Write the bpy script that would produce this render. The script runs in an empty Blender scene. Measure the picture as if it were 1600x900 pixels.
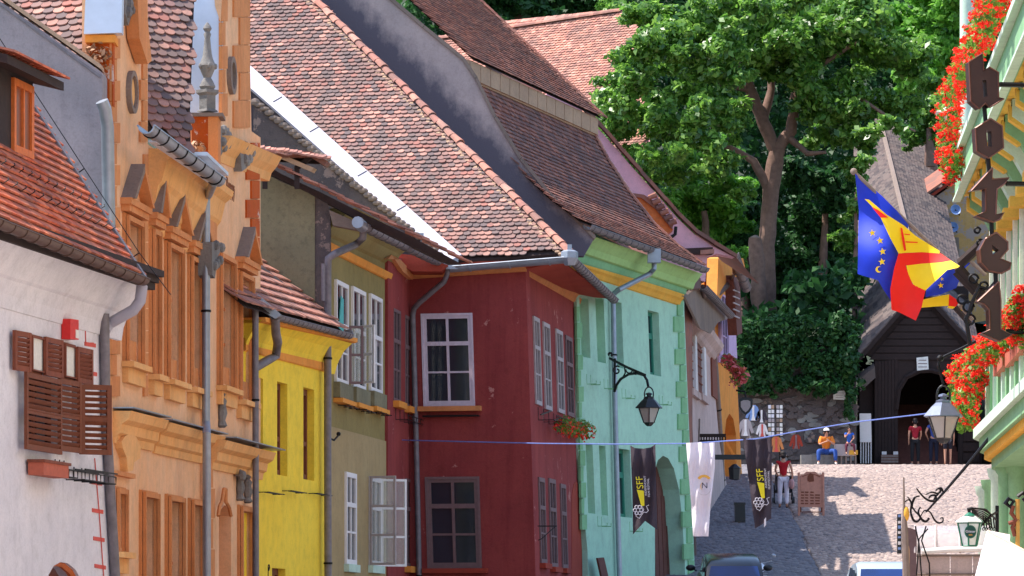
import bpy, bmesh, math, random
import numpy as np
from mathutils import Vector as V, Matrix
from mathutils.geometry import tessellate_polygon
random.seed(7); np.random.seed(7)
S = bpy.context.scene; COL = S.collection
# ---------------------------------------------------------------- camera, sky, sun
FPX = 6500.0   # level camera, the frame shifted upwards so that walls stay upright
cd = bpy.data.cameras.new('camera'); cam = bpy.data.objects.new('camera', cd); COL.objects.link(cam)
cd.sensor_width = 36; cd.lens = 36*FPX/1600; cd.clip_start = 0.5; cd.clip_end = 3000
cd.shift_y = 550/1600; cam.rotation_euler = (math.pi/2, 0, 0); S.camera = cam
S.render.resolution_x = 1024; S.render.resolution_y = 576
SUN = V((-0.80, 0.05, 1.50)).normalized()
w = bpy.data.worlds.new('World'); S.world = w; w.use_nodes = True
nt = w.node_tree; bg = nt.nodes['Background']; sky = nt.nodes.new('ShaderNodeTexSky')
sky.sky_type = 'NISHITA'; sky.sun_disc = False; sky.sun_elevation = math.asin(SUN.z)
sky.sun_rotation = math.atan2(SUN.x, SUN.y); sky.air_density = 1.0; sky.dust_density = 1.0
nt.links.new(sky.outputs[0], bg.inputs[0]); bg.inputs[1].default_value = 0.15
sl = bpy.data.lights.new('sun', 'SUN'); so = bpy.data.objects.new('sun', sl); COL.objects.link(so)
sl.energy = 3.6; sl.angle = math.radians(0.5); sl.color = (1.0, 0.93, 0.84)
so.rotation_euler = (-SUN).to_track_quat('-Z', 'Y').to_euler(); so.location = (0, 0, 60)
S.view_settings.view_transform = 'Standard'; S.view_settings.look = 'None'
S.view_settings.exposure = 1.2; S.view_settings.gamma = 1.0
# ---------------------------------------------------------------- measuring the photograph
def ray(px, py): return V(((px-800)/FPX, 1.0, (1000-py)/FPX))
def at(px, py, Y):
    d = ray(px, py); return d*(Y/d.y)
class Plane:
    """a wall plane: origin, U along the wall, W up the wall (may lean), N outwards"""
    def __init__(s, O, U, W, N): s.O, s.U, s.W, s.N = V(O), V(U), V(W), V(N).normalized()
    def uv(s, px, py, off=0.0):
        d = ray(px, py); n = s.U.cross(s.W); o = s.O + s.N*off
        t = o.dot(n)/d.dot(n); q = d*t - o
        M = Matrix((s.U, s.W, n)).transposed().inverted(); r = M @ q
        return r.x, r.y
    def p(s, u, v, off=0.0): return s.O + s.U*u + s.W*v + s.N*off
    def at(s, px, py, off=0.0):
        u, v = s.uv(px, py, off); return s.p(u, v, off)
def side(vp, px, Y, right=False, lean=0.0, out=0.0):
    d = ray(vp, 1000); U = V((d.x, d.y, 0)).normalized()
    N = V((U.y, -U.x, 0)) if not right else V((-U.y, U.x, 0))
    O = at(px, 1000, Y); O.z = 0
    return Plane(O, U, V((lean, 0, 1)) + N*out, N)
def front(px, Y, a=0.0, lean=0.0):
    U = V((1, a, 0)).normalized(); N = V((U.y, -U.x, 0)); O = at(px, 1000, Y); O.z = 0
    return Plane(O, U, V((lean, 0, 1)), N)
# ---------------------------------------------------------------- mesh building
class MB:
    def __init__(s): s.v = []; s.f = []
    def add(s, vs, fs):
        b = len(s.v); s.v += [V(p) for p in vs]; s.f += [tuple(b+i for i in f) for f in fs]; return s
    def prism(s, pts, vec, holes=()):
        loops = [list(pts)] + [list(h) for h in holes]; flat = [p for l in loops for p in l]; n = len(flat)
        ar = lambda l: sum(((l[i]-l[0]).cross(l[i+1]-l[0]) for i in range(1, len(l)-1)), V((0,0,0))).length/2
        want = ar(loops[0]) - sum(ar(h) for h in loops[1:]) if holes else None
        tr = tessellate_polygon(loops)
        if holes:   # the tessellator can fail on aligned holes: nudge until the areas agree
            for k in range(12):
                got = sum(((flat[t[1]]-flat[t[0]]).cross(flat[t[2]]-flat[t[0]])).length/2 for t in tr)
                if abs(got-want) < .004*want: break
                e1 = (loops[0][1]-loops[0][0]).normalized(); jl = [loops[0]] + [[p+e1*random.uniform(-.012,.012) for p in h] for h in loops[1:]]; random.shuffle(jl[1:]); tr = tessellate_polygon(jl)
            else: print('TESSELLATION', got, want)
        fs = [tuple(t) for t in tr] + [tuple(n+i for i in reversed(t)) for t in tr]
        b = 0
        for l in loops:
            m = len(l)
            for i in range(m):
                j = (i+1) % m; fs.append((b+i, b+j, n+b+j, n+b+i))
            b += m
        return s.add(flat + [V(p)+V(vec) for p in flat], fs)
    def box(s, o, a, b, c):
        o, a, b, c = V(o), V(a), V(b), V(c)
        return s.add([o, o+a, o+a+b, o+b, o+c, o+a+c, o+a+b+c, o+b+c],
            [(0,3,2,1),(4,5,6,7),(0,1,5,4),(1,2,6,5),(2,3,7,6),(3,0,4,7)])
    def cbox(s, c, x, y, z):
        c = V(c); return s.box(c-V((x/2,y/2,z/2)), (x,0,0), (0,y,0), (0,0,z))
    def tube(s, pts, r, n=6, cap=True):
        pts = [V(p) for p in pts]; m = len(pts); rs = r if isinstance(r, (list, tuple)) else [r]*m
        vs = []; fs = []; ref = None
        for i, p in enumerate(pts):
            t = (pts[min(i+1, m-1)] - pts[max(i-1, 0)]).normalized()
            if ref is None: ref = t.orthogonal().normalized()
            a = (ref - t*ref.dot(t)).normalized(); ref = a; b = t.cross(a)
            for k in range(n):
                an = 2*math.pi*k/n; vs.append(p + (a*math.cos(an)+b*math.sin(an))*rs[i])
        for i in range(m-1):
            for k in range(n):
                k2 = (k+1) % n; fs.append((i*n+k, i*n+k2, (i+1)*n+k2, (i+1)*n+k))
        if cap: fs += [tuple(range(n-1,-1,-1)), tuple((m-1)*n+k for k in range(n))]
        return s.add(vs, fs)
    def lathe(s, c, prof, n=12, ax=(0,0,1)):
        ax = V(ax).normalized(); a = ax.orthogonal().normalized(); b = ax.cross(a); vs = []; fs = []
        for r, z in prof:
            for k in range(n):
                an = 2*math.pi*(k+.5)/n; vs.append(V(c)+ax*z+(a*math.cos(an)+b*math.sin(an))*max(r,.0005))
        m = len(prof)
        for i in range(m-1):
            for k in range(n):
                k2 = (k+1) % n; fs.append((i*n+k, i*n+k2, (i+1)*n+k2, (i+1)*n+k))
        fs += [tuple(range(n-1,-1,-1)), tuple((m-1)*n+k for k in range(n))]
        return s.add(vs, fs)
    def ball(s, c, rx, ry=None, rz=None, n=10, m=7):
        ry = ry or rx; rz = rz or rx; vs = []; fs = []; c = V(c)
        for i in range(m+1):
            th = math.pi*i/m
            for k in range(n):
                an = 2*math.pi*k/n; vs.append(c+V((rx*math.sin(th)*math.cos(an), ry*math.sin(th)*math.sin(an), rz*math.cos(th))))
        for i in range(m):
            for k in range(n):
                k2 = (k+1) % n; fs.append((i*n+k, (i+1)*n+k, (i+1)*n+k2, i*n+k2))
        return s.add(vs, fs)
    def grid(s, P):
        """P: rows of points"""
        h, w_ = len(P), len(P[0]); return s.add([p for r in P for p in r],
            [(i*w_+j, i*w_+j+1, (i+1)*w_+j+1, (i+1)*w_+j) for i in range(h-1) for j in range(w_-1)])
    def mesh(s, name, org, smooth=False):
        me = bpy.data.meshes.new(name); me.from_pydata([tuple(p-org) for p in s.v], [], s.f)
        if len(s.f) < 30000:
            bm = bmesh.new(); bm.from_mesh(me)
            if smooth: bmesh.ops.remove_doubles(bm, verts=bm.verts, dist=1e-5)
            bmesh.ops.recalc_face_normals(bm, faces=bm.faces); bm.to_mesh(me); bm.free()
        if smooth: me.polygons.foreach_set('use_smooth', [True]*len(me.polygons)); me.set_sharp_from_angle(angle=math.radians(40))
        return me
ORG = {}
def org(o): return ORG.get(o.name, V((0,0,0))) if o else V((0,0,0))
def thing(name, label, cat, loc=(0,0,0), group=None):
    o = bpy.data.objects.new(name, None); COL.objects.link(o); o.location = loc; o.empty_display_size = .2
    ORG[o.name] = V(loc); return tag(o, label, cat, group)
def tag(o, label=None, cat=None, group=None, kind=None):
    if label: o['label'] = label
    if cat: o['category'] = cat
    if group: o['group'] = group
    if kind: o['kind'] = kind
    return o
def part(name, mb, mat, parent=None, smooth=False, label=None, kind=None):
    o = bpy.data.objects.new(name, mb.mesh(name, org(parent), smooth)); COL.objects.link(o)
    o.data.materials.append(mat); o.parent = parent; ORG[o.name] = org(parent)
    return tag(o, label=label, kind=kind)
def solo(name, mb, mat, label, cat, base, group=None, smooth=False):
    """a thing that is one mesh, origin at its base"""
    b = V(base); o = bpy.data.objects.new(name, mb.mesh(name, b, smooth)); COL.objects.link(o)
    o.location = b; o.data.materials.append(mat); ORG[o.name] = b; return tag(o, label, cat, group)
def inst(name, me, M, parent):
    o = bpy.data.objects.new(name, me); COL.objects.link(o); o.parent = parent
    o.matrix_local = Matrix.Translation(-org(parent)) @ M; return o
# ---------------------------------------------------------------- materials
def lin(c):
    return tuple((x/12.92 if x <= .04045 else ((x+.055)/1.055)**2.4) for x in [k/255 for k in c]) + (1,)
def newmat(name):
    m = bpy.data.materials.new(name); m.use_nodes = True; n = m.node_tree; b = n.nodes['Principled BSDF']; return m, n, b
def N_(n, t, **k):
    x = n.nodes.new(t)
    for a, b in k.items(): setattr(x, a, b)
    return x
def noise(n, scale, detail=4, vec=None, rough=.6):
    t = N_(n, 'ShaderNodeTexNoise'); t.inputs['Scale'].default_value = scale; t.inputs['Detail'].default_value = detail
    t.inputs['Roughness'].default_value = rough
    if vec is not None: n.links.new(vec, t.inputs['Vector'])
    return t
def ramp(n, src, pts):
    r = N_(n, 'ShaderNodeValToRGB'); el = r.color_ramp.elements
    while len(el) < len(pts): el.new(.5)
    for e, (p, c) in zip(el, pts): e.position = p; e.color = c if len(c) == 4 else tuple(c)+(1,)
    n.links.new(src, r.inputs[0]); return r
def mix(n, fac, a, b, mode='MIX'):
    m = N_(n, 'ShaderNodeMix', data_type='RGBA', blend_type=mode)
    for i, x in ((0, fac), (6, a), (7, b)):
        if hasattr(x, 'is_output'): n.links.new(x, m.inputs[i])
        else: m.inputs[i].default_value = x
    return m.outputs[2]
def objco(n, scale=(1,1,1)):
    g = N_(n, 'ShaderNodeNewGeometry'); m = N_(n, 'ShaderNodeMapping'); m.inputs['Scale'].default_value = scale
    n.links.new(g.outputs['Position'], m.inputs[0]); return m.outputs[0]
def bump(n, b, src, strength, dist=.02):
    k = N_(n, 'ShaderNodeBump'); k.inputs['Strength'].default_value = strength; k.inputs['Distance'].default_value = dist
    n.links.new(src, k.inputs['Height']); n.links.new(k.outputs[0], b.inputs['Normal'])
def plaster(name, c, c2=None, dirt=(95,85,75), amt=.35, rough=.9, patch=None, pamt=.62, streak=.25, bs=.35):
    """lime plaster: two tones in clouds, vertical weather streaks, chipped patches"""
    m, n, b = newmat(name); c2 = c2 or tuple(int(x*.86) for x in c)
    co = objco(n); f = ramp(n, noise(n, .8, 6, co).outputs[0], [(.35,(0,0,0)),(.68,(1,1,1))]).outputs[0]
    col = mix(n, f, lin(c), lin(c2))
    st = ramp(n, noise(n, 1.0, 5, objco(n, (5,5,.35))).outputs[0], [(.5,(0,0,0)),(.8,(1,1,1))]).outputs[0]
    sm = N_(n, 'ShaderNodeMath', operation='MULTIPLY'); n.links.new(st, sm.inputs[0]); sm.inputs[1].default_value = streak
    col = mix(n, sm.outputs[0], col, lin(dirt))
    g = ramp(n, noise(n, 9, 6, co, .7).outputs[0], [(.52,(0,0,0)),(.75,(1,1,1))]).outputs[0]
    gm = N_(n, 'ShaderNodeMath', operation='MULTIPLY'); n.links.new(g, gm.inputs[0]); gm.inputs[1].default_value = amt
    col = mix(n, gm.outputs[0], col, lin(dirt))
    bl = ramp(n, noise(n, 3.2, 8, co, .7).outputs[0], [(.3, (.80,.80,.80)), (.5, (.97,.97,.97)), (.7, (1.08,1.07,1.05))]).outputs[0]
    col = mix(n, 1.0, col, bl, 'MULTIPLY')
    sp = ramp(n, noise(n, 34, 4, co).outputs[0], [(.3, (.9,.9,.9)), (.6, (1.03,1.03,1.03))]).outputs[0]; col = mix(n, .8, col, sp, 'MULTIPLY')
    if patch:
        pf = ramp(n, noise(n, 1.6, 9, co, .72).outputs[0], [(pamt,(0,0,0)),(pamt+.02,(1,1,1))]).outputs[0]
        col = mix(n, pf, col, lin(patch))
    n.links.new(col, b.inputs['Base Color']); b.inputs['Roughness'].default_value = rough
    b.inputs['Specular IOR Level'].default_value = .2
    bump(n, b, noise(n, 14, 8, co, .7).outputs[0], bs, .03); return m
def plain(name, c, rough=.6, metal=0.0, var=.15, scale=12, spec=.4, bs=.1):
    m, n, b = newmat(name); co = objco(n)
    f = noise(n, scale, 5, co).outputs[0]
    n.links.new(mix(n, f, lin(tuple(min(255, x*(1+var)) for x in c)), lin(tuple(x*(1-var) for x in c))), b.inputs['Base Color'])
    b.inputs['Roughness'].default_value = rough; b.inputs['Metallic'].default_value = metal
    b.inputs['Specular IOR Level'].default_value = spec
    if bs: bump(n, b, noise(n, scale*2, 4, co).outputs[0], bs, .01)
    return m
def tilemat(name, cols, rough=.85):
    """fired clay: each tile its own tone, lichen specks and soot"""
    m, n, b = newmat(name); g = N_(n, 'ShaderNodeNewGeometry'); oi = N_(n, 'ShaderNodeObjectInfo')
    a = N_(n, 'ShaderNodeMath', operation='ADD'); n.links.new(g.outputs['Random Per Island'], a.inputs[0]); n.links.new(oi.outputs['Random'], a.inputs[1])
    fr = N_(n, 'ShaderNodeMath', operation='FRACT'); n.links.new(a.outputs[0], fr.inputs[0])
    k = len(cols); r = ramp(n, fr.outputs[0], [(i/k, lin(c)) for i, c in enumerate(cols)]); r.color_ramp.interpolation = 'CONSTANT'
    co = objco(n); big = ramp(n, noise(n, 1.3, 7, co, .7).outputs[0], [(.42,(0,0,0)),(.6,(1,1,1))]).outputs[0]
    bm_ = N_(n, 'ShaderNodeMath', operation='MULTIPLY'); n.links.new(big, bm_.inputs[0]); bm_.inputs[1].default_value = .6
    col = mix(n, bm_.outputs[0], r.outputs[0], lin((108,92,88)))
    sp = ramp(n, noise(n, 38, 3, co).outputs[0], [(.58,(0,0,0)),(.72,(1,1,1))]).outputs[0]
    sm = N_(n, 'ShaderNodeMath', operation='MULTIPLY'); n.links.new(sp, sm.inputs[0]); sm.inputs[1].default_value = .5
    col = mix(n, sm.outputs[0], col, lin((92,86,84)))
    n.links.new(col, b.inputs['Base Color']); b.inputs['Roughness'].default_value = rough; b.inputs['Specular IOR Level'].default_value = .2
    bump(n, b, noise(n, 45, 4, co).outputs[0], .3, .01); return m
def islandmat(name, cols, rough=.6, trans=0.0, spec=.3):
    m, n, b = newmat(name); g = N_(n, 'ShaderNodeNewGeometry'); k = len(cols)
    r = ramp(n, g.outputs['Random Per Island'], [(i/max(k-1,1), lin(c)) for i, c in enumerate(cols)])
    n.links.new(r.outputs[0], b.inputs['Base Color']); b.inputs['Roughness'].default_value = rough; b.inputs['Specular IOR Level'].default_value = spec
    if trans:
        t = N_(n, 'ShaderNodeBsdfTranslucent'); x = N_(n, 'ShaderNodeMixShader'); x.inputs[0].default_value = trans
        hs = N_(n, 'ShaderNodeHueSaturation'); hs.inputs['Value'].default_value = 1.6; n.links.new(r.outputs[0], hs.inputs['Color'])
        n.links.new(hs.outputs[0], t.inputs[0]); n.links.new(b.outputs[0], x.inputs[1]); n.links.new(t.outputs[0], x.inputs[2])
        n.links.new(x.outputs[0], n.nodes['Material Output'].inputs[0])
    return m
def glassmat(name, c=(25,30,36), rough=.08):
    m, n, b = newmat(name); co = objco(n, (1,1,.5))
    n.links.new(mix(n, noise(n, 1.5, 3, co).outputs[0], lin(c), lin(tuple(x*1.9 for x in c))), b.inputs['Base Color'])
    b.inputs['Roughness'].default_value = rough; b.inputs['Specular IOR Level'].default_value = .7
    bump(n, b, noise(n, 3, 2, co).outputs[0], .05, .02); return m
M = {}
M['white_wall'] = plaster('white_wall', (230,227,232), (214,211,218), (150,140,140), .18, patch=None, streak=.12)
M['orange_wall'] = plaster('orange_wall', (238,190,150), (228,174,128), (190,120,70), .22, streak=.25, bs=.2)
M['orange_trim'] = plaster('orange_trim', (218,148,96), (206,132,80), (150,78,30), .25, streak=.3, bs=.2)
M['orange_pale'] = plaster('orange_pale', (236,180,120), (228,166,100), (190,120,60), .2, streak=.3, bs=.2)
M['orange_peel'] = plaster('orange_peel', (196,92,30), (176,74,22), (140,100,80), .3, patch=(205,180,165), pamt=.6)
M['grey_wall'] = plaster('grey_wall', (172,160,162), (144,138,142), (104,98,102), .4, streak=.35)
M['gable_grey'] = plaster('gable_grey', (132,124,126), (112,106,110), (70,68,74), .25, streak=.2)
M['yellow_wall'] = plaster('yellow_wall', (253,218,72), (248,210,64), (200,160,60), .1, streak=.08, bs=.1)
M['orange_band'] = plaster('orange_band', (236,158,74), (228,146,62), (190,110,40), .1, streak=.1, bs=.1)
M['olive_wall'] = plaster('olive_wall', (152,134,84), (142,126,78), (104,92,58), .2, streak=.15)
M['olive_pale'] = plaster('olive_pale', (180,156,112), (168,144,102), (122,104,70), .25, streak=.2)
M['olive_rough'] = plaster('olive_rough', (140,132,104), (118,114,92), (66,64,58), .5, streak=.3)
M['red_wall'] = plaster('red_wall', (158,70,66), (138,58,58), (110,34,38), .3, patch=(184,124,116), pamt=.63, streak=.5)
M['red_trim'] = plaster('red_trim', (166,72,54), (152,60,48), (120,36,30), .1, streak=.1)
M['teal_wall'] = plaster('teal_wall', (178,220,194), (168,210,186), (126,176,150), .15, streak=.15, bs=.2)
M['green_trim'] = plaster('green_trim', (142,192,144), (130,182,134), (98,150,104), .15, streak=.15, bs=.2)
M['green_pale'] = plaster('green_pale', (176,214,140), (166,204,132), (130,160,110), .2, streak=.15, bs=.2)
M['gold_band'] = plaster('gold_band', (240,182,78), (232,170,66), (190,140,80), .15, streak=.15, bs=.2)
M['pink_wall'] = plaster('pink_wall', (236,184,196), (226,172,186), (180,140,150), .15, streak=.12, bs=.2)
M['old_wall'] = plaster('old_wall', (212,188,182), (194,170,164), (120,104,100), .35, patch=(150,128,116), pamt=.64, streak=.35)
M['far_orange'] = plaster('far_orange', (234,156,76), (226,144,66), (180,110,60), .2, streak=.2, bs=.2)
M['lilac'] = plaster('lilac', (206,180,214), (196,168,206), (150,130,160), .15, streak=.1)
M['rubble'] = plaster('rubble', (112,100,96), (84,76,78), (58,54,58), .6, patch=(140,120,112), pamt=.6, streak=.3, bs=.8)
M['cream'] = plaster('cream', (250,240,226), (244,230,214), (220,200,180), .1, streak=.05, bs=.1)
M['hotel_green'] = plaster('hotel_green', (142,186,140), (130,174,132), (110,150,116), .12, streak=.1, bs=.1)
M['hotel_pale'] = plaster('hotel_pale', (206,226,206), (194,216,196), (170,190,170), .15, streak=.15, bs=.1)
M['hotel_yellow'] = plaster('hotel_yellow', (232,184,84), (224,172,72), (190,140,70), .1, streak=.1, bs=.1)
M['hotel_peach'] = plaster('hotel_peach', (250,196,160), (244,186,150), (220,160,130), .1, streak=.05, bs=.1)
M['tile_old'] = tilemat('tile_old', [(150,114,106),(136,104,100),(168,124,112),(118,100,98),(148,110,102),(128,106,102),(186,138,124),(106,92,92),(158,106,96),(138,110,104)])
M['tile_pink'] = tilemat('tile_pink', [(196,138,120),(180,124,108),(206,150,132),(170,116,104),(190,130,112)])
M['tile_red'] = tilemat('tile_red', [(214,118,86),(196,100,72),(224,132,98),(180,92,68),(206,110,80)])
M['tile_brown'] = tilemat('tile_brown', [(158,104,88),(138,90,78),(172,116,98),(124,84,76),(150,98,84),(112,80,76)])
M['shingle'] = tilemat('shingle', [(92,82,80),(78,70,70),(102,92,88),(68,62,64)])
M['mortar'] = plaster('mortar', (196,164,136), (178,148,124), (130,110,100), .4, streak=.1, bs=.6)
M['under'] = plain('under', (58,44,42), .95)
M['zinc'] = plain('zinc', (150,156,166), .42, .55, .15, 5)
M['zinc_old'] = plain('zinc_old', (118,112,116), .6, .3, .25, 8)
M['brown_metal'] = plain('brown_metal', (92,70,62), .55, .2, .15)
M['pale_metal'] = plain('pale_metal', (206,216,232), .35, .25, .08, 3)
M['white_metal'] = plain('white_metal', (168,164,176), .6, 0, .06, 3)
M['dark_wood'] = plain('dark_wood', (44,32,30), .85, 0, .35, 8, bs=.4)
M['brown_wood'] = plain('brown_wood', (118,60,40), .7, 0, .25, 10, bs=.3)
M['red_wood'] = plain('red_wood', (112,58,34), .65, 0, .2, 10, bs=.3)
M['door_wood'] = plain('door_wood', (98,56,48), .75, 0, .3, 9, bs=.3)
M['orange_wood'] = plain('orange_wood', (200,104,44), .6, 0, .2, 10, bs=.2)
M['pine'] = plain('pine', (190,130,110), .7, 0, .15, 10, bs=.2)
M['old_wood'] = plain('old_wood', (128,112,104), .85, 0, .2, 10, bs=.3)
M['white_paint'] = plain('white_paint', (232,226,224), .55, 0, .05, 10)
M['grey_paint'] = plain('grey_paint', (172,160,160), .65, 0, .12, 10)
M['grey_lilac'] = plain('grey_lilac', (206,190,200), .65, 0, .1, 10)
M['mauve_paint'] = plain('mauve_paint', (118,92,92), .7, 0, .15, 10)
M['green_paint'] = plain('green_paint', (46,126,104), .5, 0, .1, 10)
M['iron'] = plain('iron', (30,28,30), .5, .6, .2, 20)
M['black_paint'] = plain('black_paint', (36,38,42), .4, .1, .15, 10)
M['glass'] = glassmat('glass'); M['glass_blue'] = glassmat('glass_blue', (10,26,60)); M['glass_brown'] = glassmat('glass_brown', (84,44,26), .3)
M['lamp_glass'] = plain('lamp_glass', (196,184,170), .25, 0, .1, 6, spec=.6)
M['stone'] = plaster('stone', (150,146,142), (112,108,106), (76,72,70), .5, streak=.3, bs=.8)
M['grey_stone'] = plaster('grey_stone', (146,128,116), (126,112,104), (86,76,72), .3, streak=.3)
M['curtain'] = plain('curtain', (216,214,206), .9, 0, .1, 20)
M['cloth_teal'] = plain('cloth_teal', (90,176,170), .9)
M['terracotta'] = plain('terracotta', (176,92,70), .8)
M['brick_red'] = plain('brick_red', (206,86,76), .8, 0, .1)
M['red_box'] = plain('red_box', (206,38,36), .45)
M['white_box'] = plain('white_box', (232,226,216), .5)
M['letter'] = plain('letter', (62,38,34), .5, .25, .15, 6)
M['trunk'] = plain('trunk', (112,88,78), .95, 0, .35, 5, bs=1.0)
M['dish_blue'] = plain('dish_blue', (118,146,196), .5); M['gilt'] = plain('gilt', (190,140,60), .5); M['print_brown'] = plain('print_brown', (140,84,50), .9); M['dark_curtain'] = plain('dark_curtain', (96,88,92), .9)
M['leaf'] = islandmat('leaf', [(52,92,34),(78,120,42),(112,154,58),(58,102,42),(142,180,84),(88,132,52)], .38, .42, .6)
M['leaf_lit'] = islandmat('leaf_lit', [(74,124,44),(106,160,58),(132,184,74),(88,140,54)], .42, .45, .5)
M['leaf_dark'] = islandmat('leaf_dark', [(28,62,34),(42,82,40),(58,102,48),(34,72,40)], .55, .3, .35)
M['petal_red'] = islandmat('petal_red', [(232,30,20),(246,60,36),(220,20,20),(250,84,56)], .55, .2, .3)
M['petal_pink'] = islandmat('petal_pink', [(196,60,60),(220,120,120),(170,40,50)], .55, .2, .3)
M['leaf_plant'] = islandmat('leaf_plant', [(90,130,44),(120,160,60),(66,104,36)], .5, .3, .4)
M['dry_plant'] = islandmat('dry_plant', [(190,150,120),(150,110,80)], .8)
M['banner_dark'] = plain('banner_dark', (62,52,62), .8, 0, .06, 4); M['banner_white'] = plain('banner_white', (236,228,238), .8, 0, .04, 4)
M['print_yellow'] = plain('print_yellow', (238,222,40), .7, 0, .03); M['print_white'] = plain('print_white', (226,222,230), .7, 0, .03)
M['print_orange'] = plain('print_orange', (240,180,80), .7, 0, .03); M['print_dark'] = plain('print_dark', (50,46,60), .7, 0, .03)
M['flag_blue'] = plain('flag_blue', (14,50,190), .6, 0, .12, 3); M['flag_yellow'] = plain('flag_yellow', (252,206,20), .6, 0, .06, 3)
M['flag_red'] = plain('flag_red', (236,24,14), .6, 0, .08, 3)
M['rope'] = plain('rope', (110,130,200), .7)
M['awning'] = plain('awning', (252,244,250), .8, 0, .02, 3)
M['beer_green'] = plain('beer_green', (30,110,86), .45); M['beer_white'] = plain('beer_white', (222,236,222), .4)
# ---------------------------------------------------------------- shared builders
def inpoly(pts, x, y):
    c = False; j = len(pts)-1
    for i in range(len(pts)):
        xi, yi = pts[i]; xj, yj = pts[j]
        if (yi > y) != (yj > y) and x < (xj-xi)*(y-yi)/(yj-yi)+xi: c = not c
        j = i
    return c
class Roof:
    """eave start A, unit E along the eave, B horizontal direction going up the roof, profile of (run, rise)"""
    def __init__(s, A, E, B, prof):
        s.A = V(A); s.E = V(E).normalized(); s.B = V(B).normalized(); s.prof = prof; s.cum = [0]
        for i in range(1, len(prof)):
            s.cum.append(s.cum[-1]+math.hypot(prof[i][0]-prof[i-1][0], prof[i][1]-prof[i-1][1]))
    def seg(s, t):
        for i in range(1, len(s.cum)):
            if t <= s.cum[i] or i == len(s.cum)-1: return i
    def P(s, e, t, off=0):
        i = s.seg(t); (x0, z0), (x1, z1) = s.prof[i-1], s.prof[i]; f = (t-s.cum[i-1])/(s.cum[i]-s.cum[i-1])
        q = s.A + s.E*e + s.B*(x0+(x1-x0)*f) + V((0,0,1))*(z0+(z1-z0)*f)
        return q + s.n(t)*off
    def up(s, t):
        i = s.seg(t); (x0, z0), (x1, z1) = s.prof[i-1], s.prof[i]
        return (s.B*(x1-x0)+V((0,0,z1-z0))).normalized()
    def n(s, t):
        n = s.E.cross(s.up(t)).normalized(); return n if n.z > 0 else -n
    def es(s, px, py):
        d = ray(px, py); u = s.up(0); n = s.E.cross(u); t = s.A.dot(n)/d.dot(n); q = d*t - s.A
        up = u - s.E*u.dot(s.E); return q.dot(s.E) , q.dot(u)
TM = {}
def tile_mesh(w, L, th, mat, flat=False):
    k = (round(w,3), round(L,3), mat.name, flat)
    if k in TM: return TM[k]
    r = w/2; o = [(-r, L/2), (-r, -L/2+r*.75)]
    if flat: o = [(-r, L/2), (-r, -L/2), (r, -L/2)]
    else:
        for i in range(1, 6):
            a = math.pi*i/6; o.append((-r*math.cos(a), -L/2+r*.75*(1-math.sin(a))))
        o.append((r, -L/2+r*.75))
    o.append((r, L/2)); n = len(o)
    me = bpy.data.meshes.new('tile')
    me.from_pydata([(x, y, th) for x, y in o]+[(x, y, 0) for x, y in o], [], [tuple(range(n))]+[(i, n+i, n+(i+1)%n, (i+1)%n) for i in range(n)])
    me.materials.append(mat); TM[k] = me; return me
def roof_tiles(parent, R, inside, er, sr, w, ex, mat, cap=300, th=.022, flat=False, kind='tile', jit=1.0, far=True):
    L = ex*1.75; me = tile_mesh(w*.97, L, th, mat, flat); items = []
    rows = int((sr[1]-sr[0])/ex)+1; cols = int((er[1]-er[0])/w)+2
    for i in range(rows):
        t = sr[0]+i*ex
        for j in range(cols):
            e = er[0]+(j+(.5 if i % 2 else 0))*w
            if not inside(e, t+ex*.4): continue
            u = R.up(t+ex*.5); n = R.n(t+ex*.5); x = u.cross(n)
            ti = -(th*1.5/ex) + random.gauss(0, .02)*jit; ro = random.gauss(0, .03)*jit
            yv = (u + n*ti); yv.normalize(); nv = x.cross(yv); 
            xx = (x*math.cos(ro)+yv*math.sin(ro)); yy = (yv*math.cos(ro)-x*math.sin(ro))
            p = R.P(e+random.gauss(0,.006)*jit, t+L/2+random.gauss(0,.006)*jit) + n*(th*.9+abs(random.gauss(0,.004))*jit)
            m = Matrix((xx, yy, xx.cross(yy))).transposed().to_4x4(); m.translation = p
            items.append((p.length, m))
    items.sort(key=lambda a: a[0])
    for d, m in items[:cap]: inst(kind, me, m, parent)
    rest = items[cap:]
    if rest:
        mb = MB(); vs = [v.co.copy() for v in me.vertices]; fs = [tuple(p.vertices) for p in me.polygons]; av = []; af = []; b = 0; o = org(parent)
        for d, m in rest:
            av += [tuple((m @ v)-o) for v in vs]; af += [tuple(b+i for i in f) for f in fs]; b += len(vs)
        k = bpy.data.meshes.new('tiles'); k.from_pydata(av, [], af); k.materials.append(mat)
        q = bpy.data.objects.new('tiles', k); COL.objects.link(q); q.parent = parent; q['kind'] = 'stuff'
def gutter(parent, p0, p1, r, mat, strap=None, step=.7, name='gutter'):
    p0, p1 = V(p0), V(p1); d = (p1-p0); L = d.length; t = d.normalized(); a = t.cross(V((0,0,1))).normalized(); b = a.cross(t)
    mb = MB(); n = 8; rows = []
    for R_ in (r, r*.86):
        for q in (p0, p1):
            rows.append([q + (a*math.cos(math.pi*k/n+math.pi)+b*math.sin(math.pi*k/n+math.pi))*R_ for k in range(n+1)])
    mb.grid([rows[0], rows[1]]); mb.grid([rows[2], rows[3]]); mb.grid([rows[0], rows[2]]); mb.grid([rows[1], rows[3]])
    mb.tube([p0-a*r, p1-a*r], r*.13, 5); mb.tube([p0+a*r, p1+a*r], r*.13, 5)
    g = part(name, mb, mat, parent, True)
    k = int(L/step)
    for i in range(k):
        q = p0 + t*(L*(i+.5)/k); m2 = MB()
        m2.tube([q + (a*math.cos(math.pi*j/n+math.pi)+b*math.sin(math.pi*j/n+math.pi))*r*1.06 for j in range(n+1)], r*.12, 4)
        part('bracket', m2, strap or mat, g)
    return g
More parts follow.
